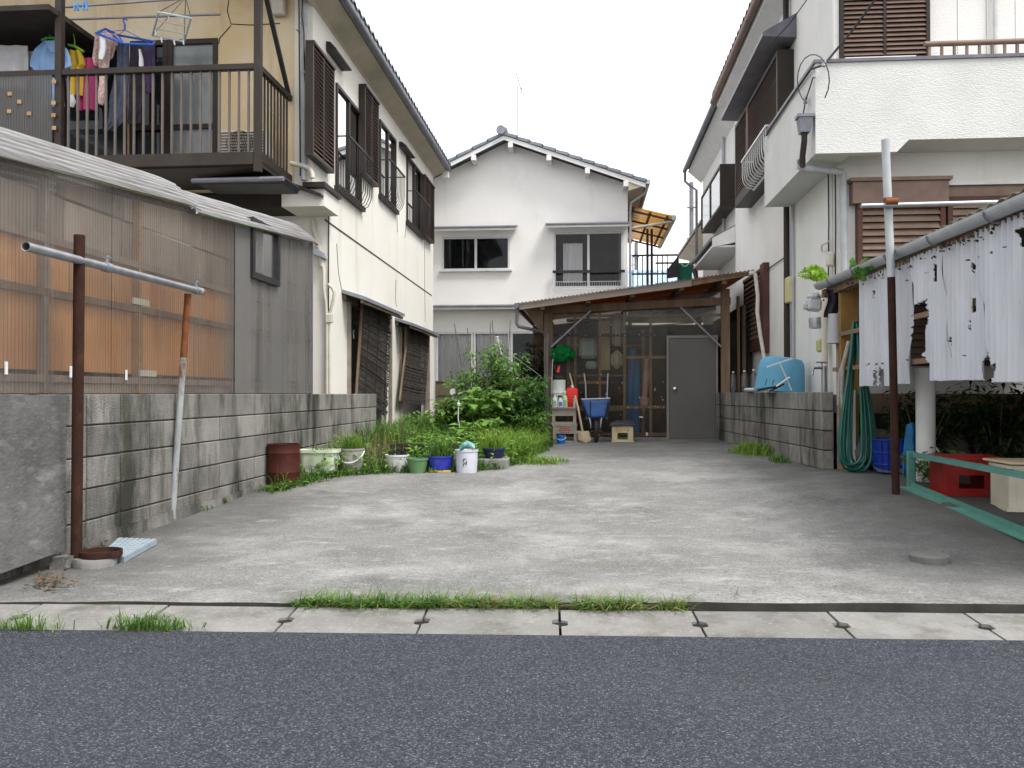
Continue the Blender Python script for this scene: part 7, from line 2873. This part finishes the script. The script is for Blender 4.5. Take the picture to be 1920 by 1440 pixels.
q.tube([P(1605, 605, Y=HY - .1), P(1627, 595, Y=HY - .1), P(1630, 588, Y=HY - .1), P(1622, 545, Y=HY), P(1620, 520, Y=HY)], .008, 6)
q.build('hook', m_black, hs, smooth=50)
q = MB()
q.tube([P(1592, 640, Y=HY + .15), P(1580, 690, Y=HY + .15), P(1578, 740, Y=HY + .15), P(1585, 800, Y=HY + .15)], .022, 8)
q.tube([P(1594, 640, Y=HY + .16), P(1574, 700, Y=HY + .16), P(1572, 760, Y=HY + .16)], .016, 8)
tag(q.build('rope', mat('grey_rope', (.36, .33, .3), (.27, .25, .23), .9, 20), smooth=50), 'grey rope hanging left of the green hose', 'rope')
# grey bucket hung upside down, black cloth above
bp_ = P(1565, 644, Y=9.2)
bk = T('bucket', 'upturned grey plastic bucket hanging under the gutter end', 'bucket', bp_)
k = sc(bp_)
q = MB()
q.lathe([(13.5 * k, 0), (13.5 * k, .02), (12.5 * k, .022), (10.5 * k, 52 * k), (.001, 52 * k), (.001, 51 * k), (10 * k, 51 * k), (12.5 * k, .0)], bp_, 22)
q.build('shell', m_greypipe, bk, smooth=35)
q = MB()
q.grid(lambda u, v: P(1549 + 26 * u + 4 * math.sin(v * 5), 543 + 52 * v, Y=9.22 + .02 * math.sin(u * 9)), 10, 12, thick=(0, .02, 0))
tag(q.build('black_cloth', c_black, smooth=40), 'black cloth hanging above the upturned grey bucket', 'cloth')
q = MB()
q.tube([P(1571, 640, Y=9.25), P(1572, 730, Y=9.25), V((P(1573, 800, Y=9.25).x, 9.25, .2))], .02, 8)
tag(q.build('broom_stick', m_wood_grey, smooth=50), 'thin upright stick below the grey bucket', 'stick')
# pvc stub
ps = pg(1556, 866)
q = MB()
zz = P(1555, 800, Y=ps.y).z
q.tube([ps - V((0, 0, .02)), V((ps.x, ps.y, zz - .12)), V((ps.x, ps.y, zz - .118)), V((ps.x, ps.y, zz - .02)), V((ps.x + .02, ps.y + .02, zz)), V((ps.x + .1, ps.y + .1, zz))], [.034, .034, .041, .041, .041, .04], 14)
tag(q.build('drain_pipe', mat('ivory_pvc', (.56, .53, .46), (.48, .45, .38), .5, 5), smooth=40), 'short ivory plastic drain pipe at the near end of the right block wall', 'pipe')
# crates
q = MB()
bb = pg(1668, 886)
k = sc(bb)
bt = T('plastic_basket', 'deep blue round plastic basket behind the rusty post', 'basket', bb)
r_, h_ = 28 * k, 58 * k
q.lathe([(.001, 0), (r_ * .85, 0), (r_, h_), (r_ * .97, h_), (r_ * .83, .015), (.001, .015)], bb, 24)
q.build('shell', mat('deep_blue_plastic', (.012, .04, .3), (.01, .03, .22), .4, 5), bt, smooth=35)
q = MB()
for i in range(16):
    a = i * math.pi / 8
    q.bar(bb + V((r_ * .88 * math.cos(a), r_ * .88 * math.sin(a), .02)), bb + V((r_ * 1.01 * math.cos(a), r_ * 1.01 * math.sin(a), h_ - .02)), .014, .014)
for z in (.25, .6, .97):
    rr = r_ * (.86 + .15 * z)
    q.tube([bb + V((rr * 1.01 * math.cos(a), rr * 1.01 * math.sin(a), h_ * z)) for a in [i * math.pi / 14 for i in range(29)]], .009, 6, cap=False)
tag(q.build('ribs', MATS['deep_blue_plastic'], bt), kind='stuff')
rc = pg(1812, 930)
k = sc(rc)
crate('bottle_crate', 'bright red plastic bottle crate under the lean-to', rc + V((.05, .15, 0)), .42, .36, .3, mat('crate_red', (.28, .01, .01), (.2, .008, .008), .5, 5, layers=[((.12, .06, .05), 8, (1, 1, .6), .52, .74, .5)]), (.06, .16, .18), rot=-.12)
cc = pg(1905, 958)
crate('bottle_crate', 'cream plastic bottle crate at the right edge, nearest the street', cc + V((.12, .1, 0)), .36, .34, .32, mat('crate_ivory', (.58, .54, .44), (.5, .46, .37), .5, 5, layers=[((.35, .3, .2), 9, (1, 1, .6), .58, .76, .4)]), (.05, .2, .13), rot=-.1)
q = MB()
q.box(cc + V((-.08, -.1, .328)), cc + V((.5, .33, .345)), .004)
tag(q.build('cardboard_sheet', m_card), 'flat cardboard lying on the cream crate at the right edge', 'cardboard')
# blue broom
bs = pg(1703, 896)
bo = T('broom', 'blue plastic broom head and bag standing beside the rusty post', 'broom', bs)
q = MB()
q.grid(lambda u, v: V((bs.x - .02 + .13 * u + .04 * v, bs.y + .05, bs.z + .0 + .47 * v)) + V((0, .03 * math.sin(u * 8 + v * 3), .02 * math.sin(u * 5))), 10, 14, thick=(0, .04, 0))
q.build('bristles', mat('teal_blue_plastic', (.02, .16, .36), (.02, .11, .25), .4, 9), bo, smooth=40)
q = MB()
q.bar(bs + V((.12, .05, .45)), bs + V((.28, .02, .22)), .03, .012)
q.build('strap', m_palep, bo)
# green rails
m_teal = mat('sea_green_paint', (.09, .25, .21), (.07, .2, .165), .5, 5, layers=[((.18, .3, .26), 12, (1, .2, 1), .56, .75, .5), ((.1, .06, .03), 14, (1, 1, 1), .64, .74, .7)])
gr = T('green_barrier', 'sea-green angle-iron rails, one on the ground, before the lean-to', 'barrier', pg(1700, 920))
A0 = pg(1697, 916)
A1 = pg(1925, 1013)
q = MB()
q.bar(A0 + V((0, 0, .012)), A1 + V((0, 0, .012)) + (A1 - A0) * .2, .1, .012)
q.bar(A0 + V((.05, 0, .032)), A1 + V((.05, 0, .032)) + (A1 - A0) * .2, .012, .04)
q.build('rail', m_teal, gr)
B0, B1 = P(1720, 851, X=2.68), P(1935, 890, X=2.62)
B1 = B1 + (B1 - B0) * .2
q = MB()
q.bar(B0, B1, .06, .01)
q.bar(B0 + V((-.035, 0, -.014)), B1 + V((-.035, 0, -.014)), .008, .028)
q.build('rail', m_teal, gr)
for t in (.1, .3, .5, .7, .9):
    p = B0.lerp(B1, t)
    q = MB()
    q.obox(p + V((0, 0, .007)), (.061, .01, .005))
    q.build('joint', m_greypipe_dark, gr)
q = MB()
q.bar(A0 + V((.06, .04, 0)), V((A0.x + .06, A0.y + .04, B0.z + .02)), .05, .05)
q.build('upright', m_teal, gr)
# manhole cap
mc = pg(1742, 1050)
q = MB()
q.lathe([(.1, -.03), (.105, .026), (.1, .032), (.09, .034), (.001, .036)], mc, 28)
tag(q.build('manhole', mat('cap_concrete', (.17, .17, .165), (.12, .12, .117), .9, 9, bump=.3, bscale=120), smooth=35), 'round grey concrete drain cap set in the lot at the right', 'drain cap')
# ------------------------------------------------------------------ vegetation
def leafmat(name, c, c2, isl=.35, tr=.35):
    return mat(name, c, c2, .55, 5, island=isl, trans=tr, spec=.3)


m_grass = leafmat('grass_green', (.125, .24, .045), (.07, .16, .028))
m_grass_y = leafmat('grass_yellow', (.22, .34, .05), (.14, .26, .035))
m_grass_dry = leafmat('grass_dry', (.3, .25, .12), (.17, .22, .06))
m_leaf_d = leafmat('leaf_dark', (.05, .13, .025), (.07, .165, .032), .55)
m_leaf_m = leafmat('leaf_mid', (.13, .26, .042), (.075, .17, .028), .6)
m_leaf_l = leafmat('leaf_light', (.16, .31, .05), (.11, .23, .035), .55)
m_leaf_v = leafmat('leaf_very_dark', (.012, .03, .008), (.02, .045, .012), .4)
m_stem = mat('plant_stem', (.12, .16, .05), (.16, .12, .06), .8, 8)


def blade_(q, p, h, w, az, lean, curl):
    d = V((math.cos(az), math.sin(az), 0))
    s = V((-d.y, d.x, 0)) * w
    a = p
    b = p + d * (lean * h * .35) + Z1 * (h * .55)
    c = p + d * (lean * h * .9 + curl * h * .3) + Z1 * (h * (1 - .35 * curl))
    n = len(q.v)
    q.v += [a - s, a + s, b - s * .8, b + s * .8, c]
    q.f += [(n, n + 1, n + 3, n + 2), (n + 2, n + 3, n + 4)]


def grass(name, label, pts, hmin, hmax, m, w=.004, lean=.5, parent=None):
    q = MB()
    for p in pts:
        h = hmin * .6 + (hmax * 1.15 - hmin * .6) * R.random() ** 1.7
        blade_(q, V(p), h, w * R.uniform(.5, 1.5), R.uniform(0, 6.28), R.uniform(0, lean * 1.5), R.uniform(.1, 1.5))
    o = q.build(name, m, parent)
    if parent is None:
        tag(o, label, 'grass', kind='stuff')
    return o


def leaf(q, p, d, n, L, W):
    d = d.normalized()
    s = d.cross(n)
    if s.length < 1e-3:
        s = d.cross(V((1, .3, .1)))
    s.normalize()
    n = s.cross(d)
    i = len(q.v)
    q.v += [p, p + d * (L * .45) + s * (W * .5) + n * (L * .06), p + d * (L * .45) - s * (W * .5) + n * (L * .06), p + d * (L * .5) - n * (L * .02), p + d * L - n * (L * .16)]
    q.f += [(i, i + 3, i + 1), (i, i + 2, i + 3), (i + 1, i + 3, i + 4), (i + 3, i + 2, i + 4)]


def plant(name, label, cat, base, h, spread, nst, nleaf, L, m, stemr=.008, ratio=.5, droop=.3, low=.1, group='vegetable plants in the garden bed', lean=V((0, 0, 0))):
    base = V(base)
    t = T(name, label, cat, base, group)
    qs, ql = MB(), MB()
    for i in range(nst):
        az = 6.283 * i / nst + R.uniform(-.5, .5)
        sp_ = spread * R.uniform(.3, 1)
        hh_ = h * R.uniform(.65, 1)
        top = base + V((math.cos(az) * sp_, math.sin(az) * sp_, hh_)) + lean * hh_
        pts = bez(base + V((R.uniform(-.03, .03), R.uniform(-.03, .03), 0)), base + V((math.cos(az) * sp_ * .2, math.sin(az) * sp_ * .2, hh_ * .4)), top - V((math.cos(az) * sp_ * .3, math.sin(az) * sp_ * .3, hh_ * .25)), top, 8)
        qs.tube(pts, [stemr * (1.2 - .9 * k / 8) for k in range(9)], 5)
        for k in range(nleaf // nst):
            s = low + (1 - low) * R.random() ** .8
            f = s * 8
            a = int(min(f, 7.99))
            p = pts[a].lerp(pts[a + 1], f - a)
            az2 = R.uniform(0, 6.283)
            out = V((math.cos(az2), math.sin(az2), R.uniform(-.2, .6)))
            p2 = p + out * R.uniform(.02, .16) * (1.2 - .5 * s)
            if p2.z < base.z + .02:
                continue
            sz = L * R.uniform(.55, 1.2)
            leaf(ql, p2, V((out.x, out.y, R.uniform(-droop - .4, .35))), V((R.uniform(-.4, .4), R.uniform(-.6, .1), 1)), sz, sz * ratio * R.uniform(.8, 1.2))
    qs.build('stems', m_stem, t, smooth=0)
    tag(ql.build('leaves', m, t), kind='stuff')
    return t


# turf in the garden bed, tall towards the concrete's edge
def scatter(n, cond, xr_, yr_, zf):
    out = []
    while len(out) < n:
        x, y = R.uniform(*xr_), R.uniform(*yr_)
        if cond(x, y):
            out.append((x, y, zf(x, y) - .01))
    return out


def px_of(x, y, z):
    d_ = CAMR.transposed() @ (V((x, y, z)) - CAM)
    return 960 + FPX * d_.x / d_.y, 720 - FPX * d_.z / d_.y


def bare(x, y):                                           # trodden bare soil left of the pots
    a, b_ = px_of(x, y, bedz(x, y))
    return 660 < a < 770 and 820 < b_ < 868 and mnoise.noise(V((x * 4, y * 4, 0))) > -.25


grass('grass', 'green grass covering the garden bed', scatter(9000, lambda x, y: inside(x, y) and not bare(x, y) and mnoise.noise(V((x * 1.5, y * 1.5, 3))) > -.35, (-3.2, -.4), (8, 16), bedz), .06, .22, m_grass, .0055, .6)
grass('tall_grass', 'lush yellow-green grass by the corner of the garden bed', scatter(5200, lambda x, y: inside(x, y) and ((x + .95) / .5) ** 2 + ((y - 11.8) / 1.7) ** 2 < 1, (-1.7, -.3), (9.5, 13.8), bedz), .14, .34, m_grass_y, .006, .7)
grass('tall_grass', 'tall green grass at the foot of the reed screens', scatter(5200, lambda x, y: inside(x, y) and x < -1.6 + R.uniform(-.5, .3) and y > 11.6 and mnoise.noise(V((x * 2, y * 2, 8))) > -.3, (-3.3, -1.2), (11.6, 16), bedz), .2, .42, m_grass, .006, .5)
ep = []
for a, b_ in zip(EDGE, EDGE[1:]):
    for i in range(240):
        p = a.lerp(b_, R.random())
        ep.append((p.x + R.gauss(0, .05), p.y + R.uniform(-.06, .25), G(p.x, p.y) - .005))
grass('edge_grass', 'short weeds spilling over the edge of the concrete', ep, .04, .13, m_grass, .006, 1.0)
grass('dry_grass', 'dry straw-coloured stalks among the pots at the wall', scatter(500, lambda x, y: inside(x, y), (-3.1, -2.1), (9.2, 12.5), bedz), .15, .4, m_grass_dry, .003, .4)
for k, (p, r_, hg) in enumerate(POT):
    pts = [(p.x + R.gauss(0, r_ * .5), p.y + R.gauss(0, r_ * .4), p.z - .01) for _ in range(260 if hg > .1 else 70)]
    lab = ['thin weeds in the pale green tub', 'yellow-green grass in the old grey bucket', 'grass growing out of the blue basin', 'bright grass growing in the navy pot'][k]
    grass('pot_grass', lab, pts, hg * .5, hg * 1.1 + .05, m_grass_y if k in (1, 3) else m_grass, .004, .5)

# grass strip in the gutter joint
pts = []
k0, k1 = P(575, 1120, Z=.02), P(1275, 1120, Z=.02)
for i in range(5200):
    x = R.uniform(k0.x, k1.x)
    tt = (x - k0.x) / (k1.x - k0.x)
    if mnoise.noise(V((x * 5, 0, 0))) < -.42:
        continue
    pts.append((x, FRONT(x) - .02 + R.gauss(0, .02), -.03))
dry = [p for p in pts if R.random() < (.5 if p[0] > k0.x + .45 * (k1.x - k0.x) else .15)]
gr_ = [p for p in pts if p not in set(dry)]
grass('kerb_grass', 'strip of green grass in the joint between gutter and lot', gr_, .06, .135, m_grass, .003, .9)
grass('kerb_grass', 'bleached blades in the right half of the gutter grass strip', dry, .06, .13, m_grass_dry, .003, 1.1)
for (a, b_, n, sp_, lab) in ((38, 1180, 150, .08, 'small tuft of grass on the gutter at the far left'), (272, 1180, 260, .08, 'tuft of grass at the road edge on the left'), (1390, 1132, 40, .04, 'few green blades in the gutter joint on the right'), (330, 1178, 60, .05, 'sparse weeds beside the left gutter tuft')):
    p = P(a, b_, Z=.0)
    grass('gutter_tuft', lab, [(p.x + R.gauss(0, sp_), p.y + R.gauss(0, .018), 0) for _ in range(n)], .03, .1, m_grass, .0025, .9)
for (a, b_, n, sx, sy, h0, h1, m, lab) in ((1412, 850, 900, .22, .22, .06, .2, m_grass_y, 'bright grass tuft at the foot of the right block wall'), (1462, 866, 260, .1, .1, .04, .12, m_grass, 'leafy weeds near the end of the right block wall'), (1590, 868, 120, .12, .1, .03, .09, m_grass, 'thin weeds under the hanging hose'),
                                       (375, 955, 110, .1, .05, .03, .08, m_grass, 'weeds at the foot of the left block wall'), (415, 942, 70, .06, .04, .03, .1, m_grass_dry, 'dry weeds at the foot of the left block wall'), (505, 918, 120, .12, .05, .03, .07, m_grass, 'weeds round the foot of the rusty drum'), (1010, 868, 500, .3, .12, .05, .14, m_grass_y, 'grass creeping over the concrete at the bed corner')):
    p = pg(a, b_)
    grass('weed_tuft', lab, [(p.x + R.gauss(0, sx * .5), p.y + R.gauss(0, sy), G(p.x, p.y) - .01) for _ in range(n)], h0, h1, m, .005, .9)
# broad-leaved weeds mixed through the turf, the pots' edge and the gutter strip
def weeds(name, label, pts, L, m):
    q = MB()
    for p in pts:
        for k in range(R.randint(3, 6)):
            az = R.uniform(0, 6.28)
            h = R.uniform(.01, L * 1.3)
            leaf(q, V(p) + V((math.cos(az) * .01, math.sin(az) * .01, h)), V((math.cos(az), math.sin(az), R.uniform(-.3, .8))), V((R.uniform(-.3, .3), R.uniform(-.3, .3), 1)), L * R.uniform(.5, 1.2), L * R.uniform(.3, .6))
    tag(q.build(name, m), label, 'weeds', kind='stuff')


weeds('broad_weeds', 'broad-leaved weeds among the garden grass', scatter(700, lambda x, y: inside(x, y) and not bare(x, y), (-3.2, -.4), (8.4, 14.5), lambda x, y: bedz(x, y) + R.uniform(0, .12)), .09, m_leaf_l)
weeds('broad_weeds', 'broad-leaved weeds along the pots at the edge of the concrete', [ep[i] for i in range(0, len(ep), 5)], .05, m_leaf_m)
weeds('broad_weeds', 'small broad leaves in the gutter grass strip', [pts[i] for i in range(0, len(pts), 14)] if False else [(p[0], p[1], .0) for p in gr_[::14]], .03, m_leaf_m)
# fallen leaves at the left post
q = MB()
for i in range(90):
    p = pg(95 + R.gauss(0, 18), 1096 - R.gauss(0, 9))
    leaf(q, p + V((0, 0, .006 + R.random() * .02)), V((R.uniform(-1, 1), R.uniform(-1, 1), R.uniform(-.1, .3))), V((R.uniform(-.5, .5), R.uniform(-.5, .5), 1)), .035, .02)
for i in range(90):
    p = pg(172 + R.gauss(0, 16), 1040 - R.gauss(0, 7))
    leaf(q, p + V((0, 0, .006 + R.random() * .03)), V((R.uniform(-1, 1), R.uniform(-1, 1), R.uniform(-.1, .3))), V((R.uniform(-.5, .5), R.uniform(-.5, .5), 1)), .05, .025)
tag(q.build('fallen_leaves', mat('dead_leaf', (.11, .075, .04), (.06, .045, .028), .9, 9, island=.5)), 'heap of dead brown leaves around the foot of the rusty post', 'leaves', kind='stuff')

# vegetables and bushes
B = lambda a, Y: V((P(a, 800, Y=Y).x, Y, bedz(P(a, 800, Y=Y).x, Y)))
plant('tomato_plant', 'tall tomato plant climbing the middle stakes', 'plant', B(928, 13.2), 1.5, .42, 12, 1900, .09, m_leaf_m, droop=.4)
plant('tomato_plant', 'airy tomato plant left of the middle stakes', 'plant', B(880, 13.4), 1.05, .45, 10, 1100, .085, m_leaf_l, droop=.4)
plant('tomato_plant', 'tomato plant with yellowing leaves by the right stake', 'plant', B(958, 13.0), 1.3, .45, 12, 1700, .09, m_leaf_m, droop=.4)
plant('aubergine_plant', 'broad-leaved plant in front of the stakes', 'plant', B(915, 12.4), .8, .48, 14, 750, .13, m_leaf_l, ratio=.65, droop=.2)
plant('aubergine_plant', 'broad dark leaves left of the tall plants', 'plant', B(855, 12.6), .7, .45, 12, 650, .125, m_leaf_m, ratio=.6, droop=.2)
plant('aubergine_plant', 'low broad-leaved plant at the front of the bed', 'plant', B(895, 11.6), .36, .34, 8, 200, .15, m_leaf_l, ratio=.65, droop=.2)
plant('leafy_bush', 'dark leafy bush at the right of the bed beside the shed', 'bush', B(988, 12.8), 1.0, .5, 15, 2100, .1, m_leaf_d, ratio=.35, droop=.5)
plant('leafy_bush', 'feathery green bush at the front right of the bed', 'bush', B(1000, 12.5), .5, .32, 10, 800, .09, m_leaf_m, ratio=.3, droop=.5)
plant('leafy_bush', 'mixed green bush in the middle of the bed', 'bush', B(940, 12.6), .78, .45, 12, 1000, .1, m_leaf_d, ratio=.5, droop=.4)
plant('dark_shrub', 'tall very dark shrub between garden window and shed post', 'shrub', V((-.9, 15.6, .25)), 1.75, .45, 14, 1800, .12, m_leaf_v, ratio=.4, droop=.5, group='dark shrubs')
plant('leafy_bush', 'low weeds before the second doorway', 'bush', B(800, 13.6), .42, .4, 10, 500, .1, m_leaf_m, ratio=.4, droop=.4)
for k, (x, y, h, lab) in enumerate(((3.2, 8.7, .85, 'dark shrub under the lean-to behind the white post'), (3.85, 8.6, .95, 'dark shrub in the middle under the lean-to'), (4.4, 8.2, .95, 'dark shrub at the right under the lean-to'))):
    plant('dark_shrub', lab, 'shrub', V((x, y, .2)), h, .4, 12, 1000, .1, m_leaf_v, ratio=.4, droop=.5, group='dark shrubs')
plant('weed', 'small ragged weed on the ground beside the green rail', 'plant', pg(1745, 915) + V((.1, .2, 0)), .3, .22, 8, 260, .07, m_leaf_d, droop=.5, group='weeds on the right')


# fern on the lean-to gutter
def frond(q, p, q1, W, n=16):
    d = (q1 - p)
    for i in range(n):
        s = i / n
        c_ = p.lerp(q1, s) + Z1 * (.05 * math.sin(s * 3.1))
        w_ = W * math.sin(.35 + s * 2.6) * R.uniform(.8, 1.1)
        for sg in (-1, 1):
            leaf(q, c_, V((d.x * .4, 0, sg * 1.0)) + V((0, R.uniform(-.5, .5), 0)), V((0, -1, 0)), w_, w_ * .8)


fn = T('fern', 'bright green fern growing out of the end of the lean-to gutter', 'fern', GA + V((0, .1, 0)))
q = MB()
frond(q, P(1560, 527, Y=GA.y), P(1494, 516, Y=GA.y), .09)
frond(q, P(1556, 524, Y=GA.y - .05), P(1510, 508, Y=GA.y - .1), .07)
tag(q.build('frond', leafmat('fern_leaf', (.2, .36, .03), (.15, .3, .02)), fn), kind='stuff')
q = MB()
frond(q, P(1600, 515, X=LX - .05), P(1596, 498, X=LX - .05), .09, 8)
frond(q, P(1605, 520, X=LX - .09), P(1640, 500, X=LX - .09), .08, 10)
frond(q, P(1598, 515, X=LX - .09), P(1625, 528, X=LX - .12), .07, 8)
tag(q.build('frond', leafmat('fern_leaf_dark', (.08, .2, .03), (.05, .15, .02)), fn), kind='stuff')
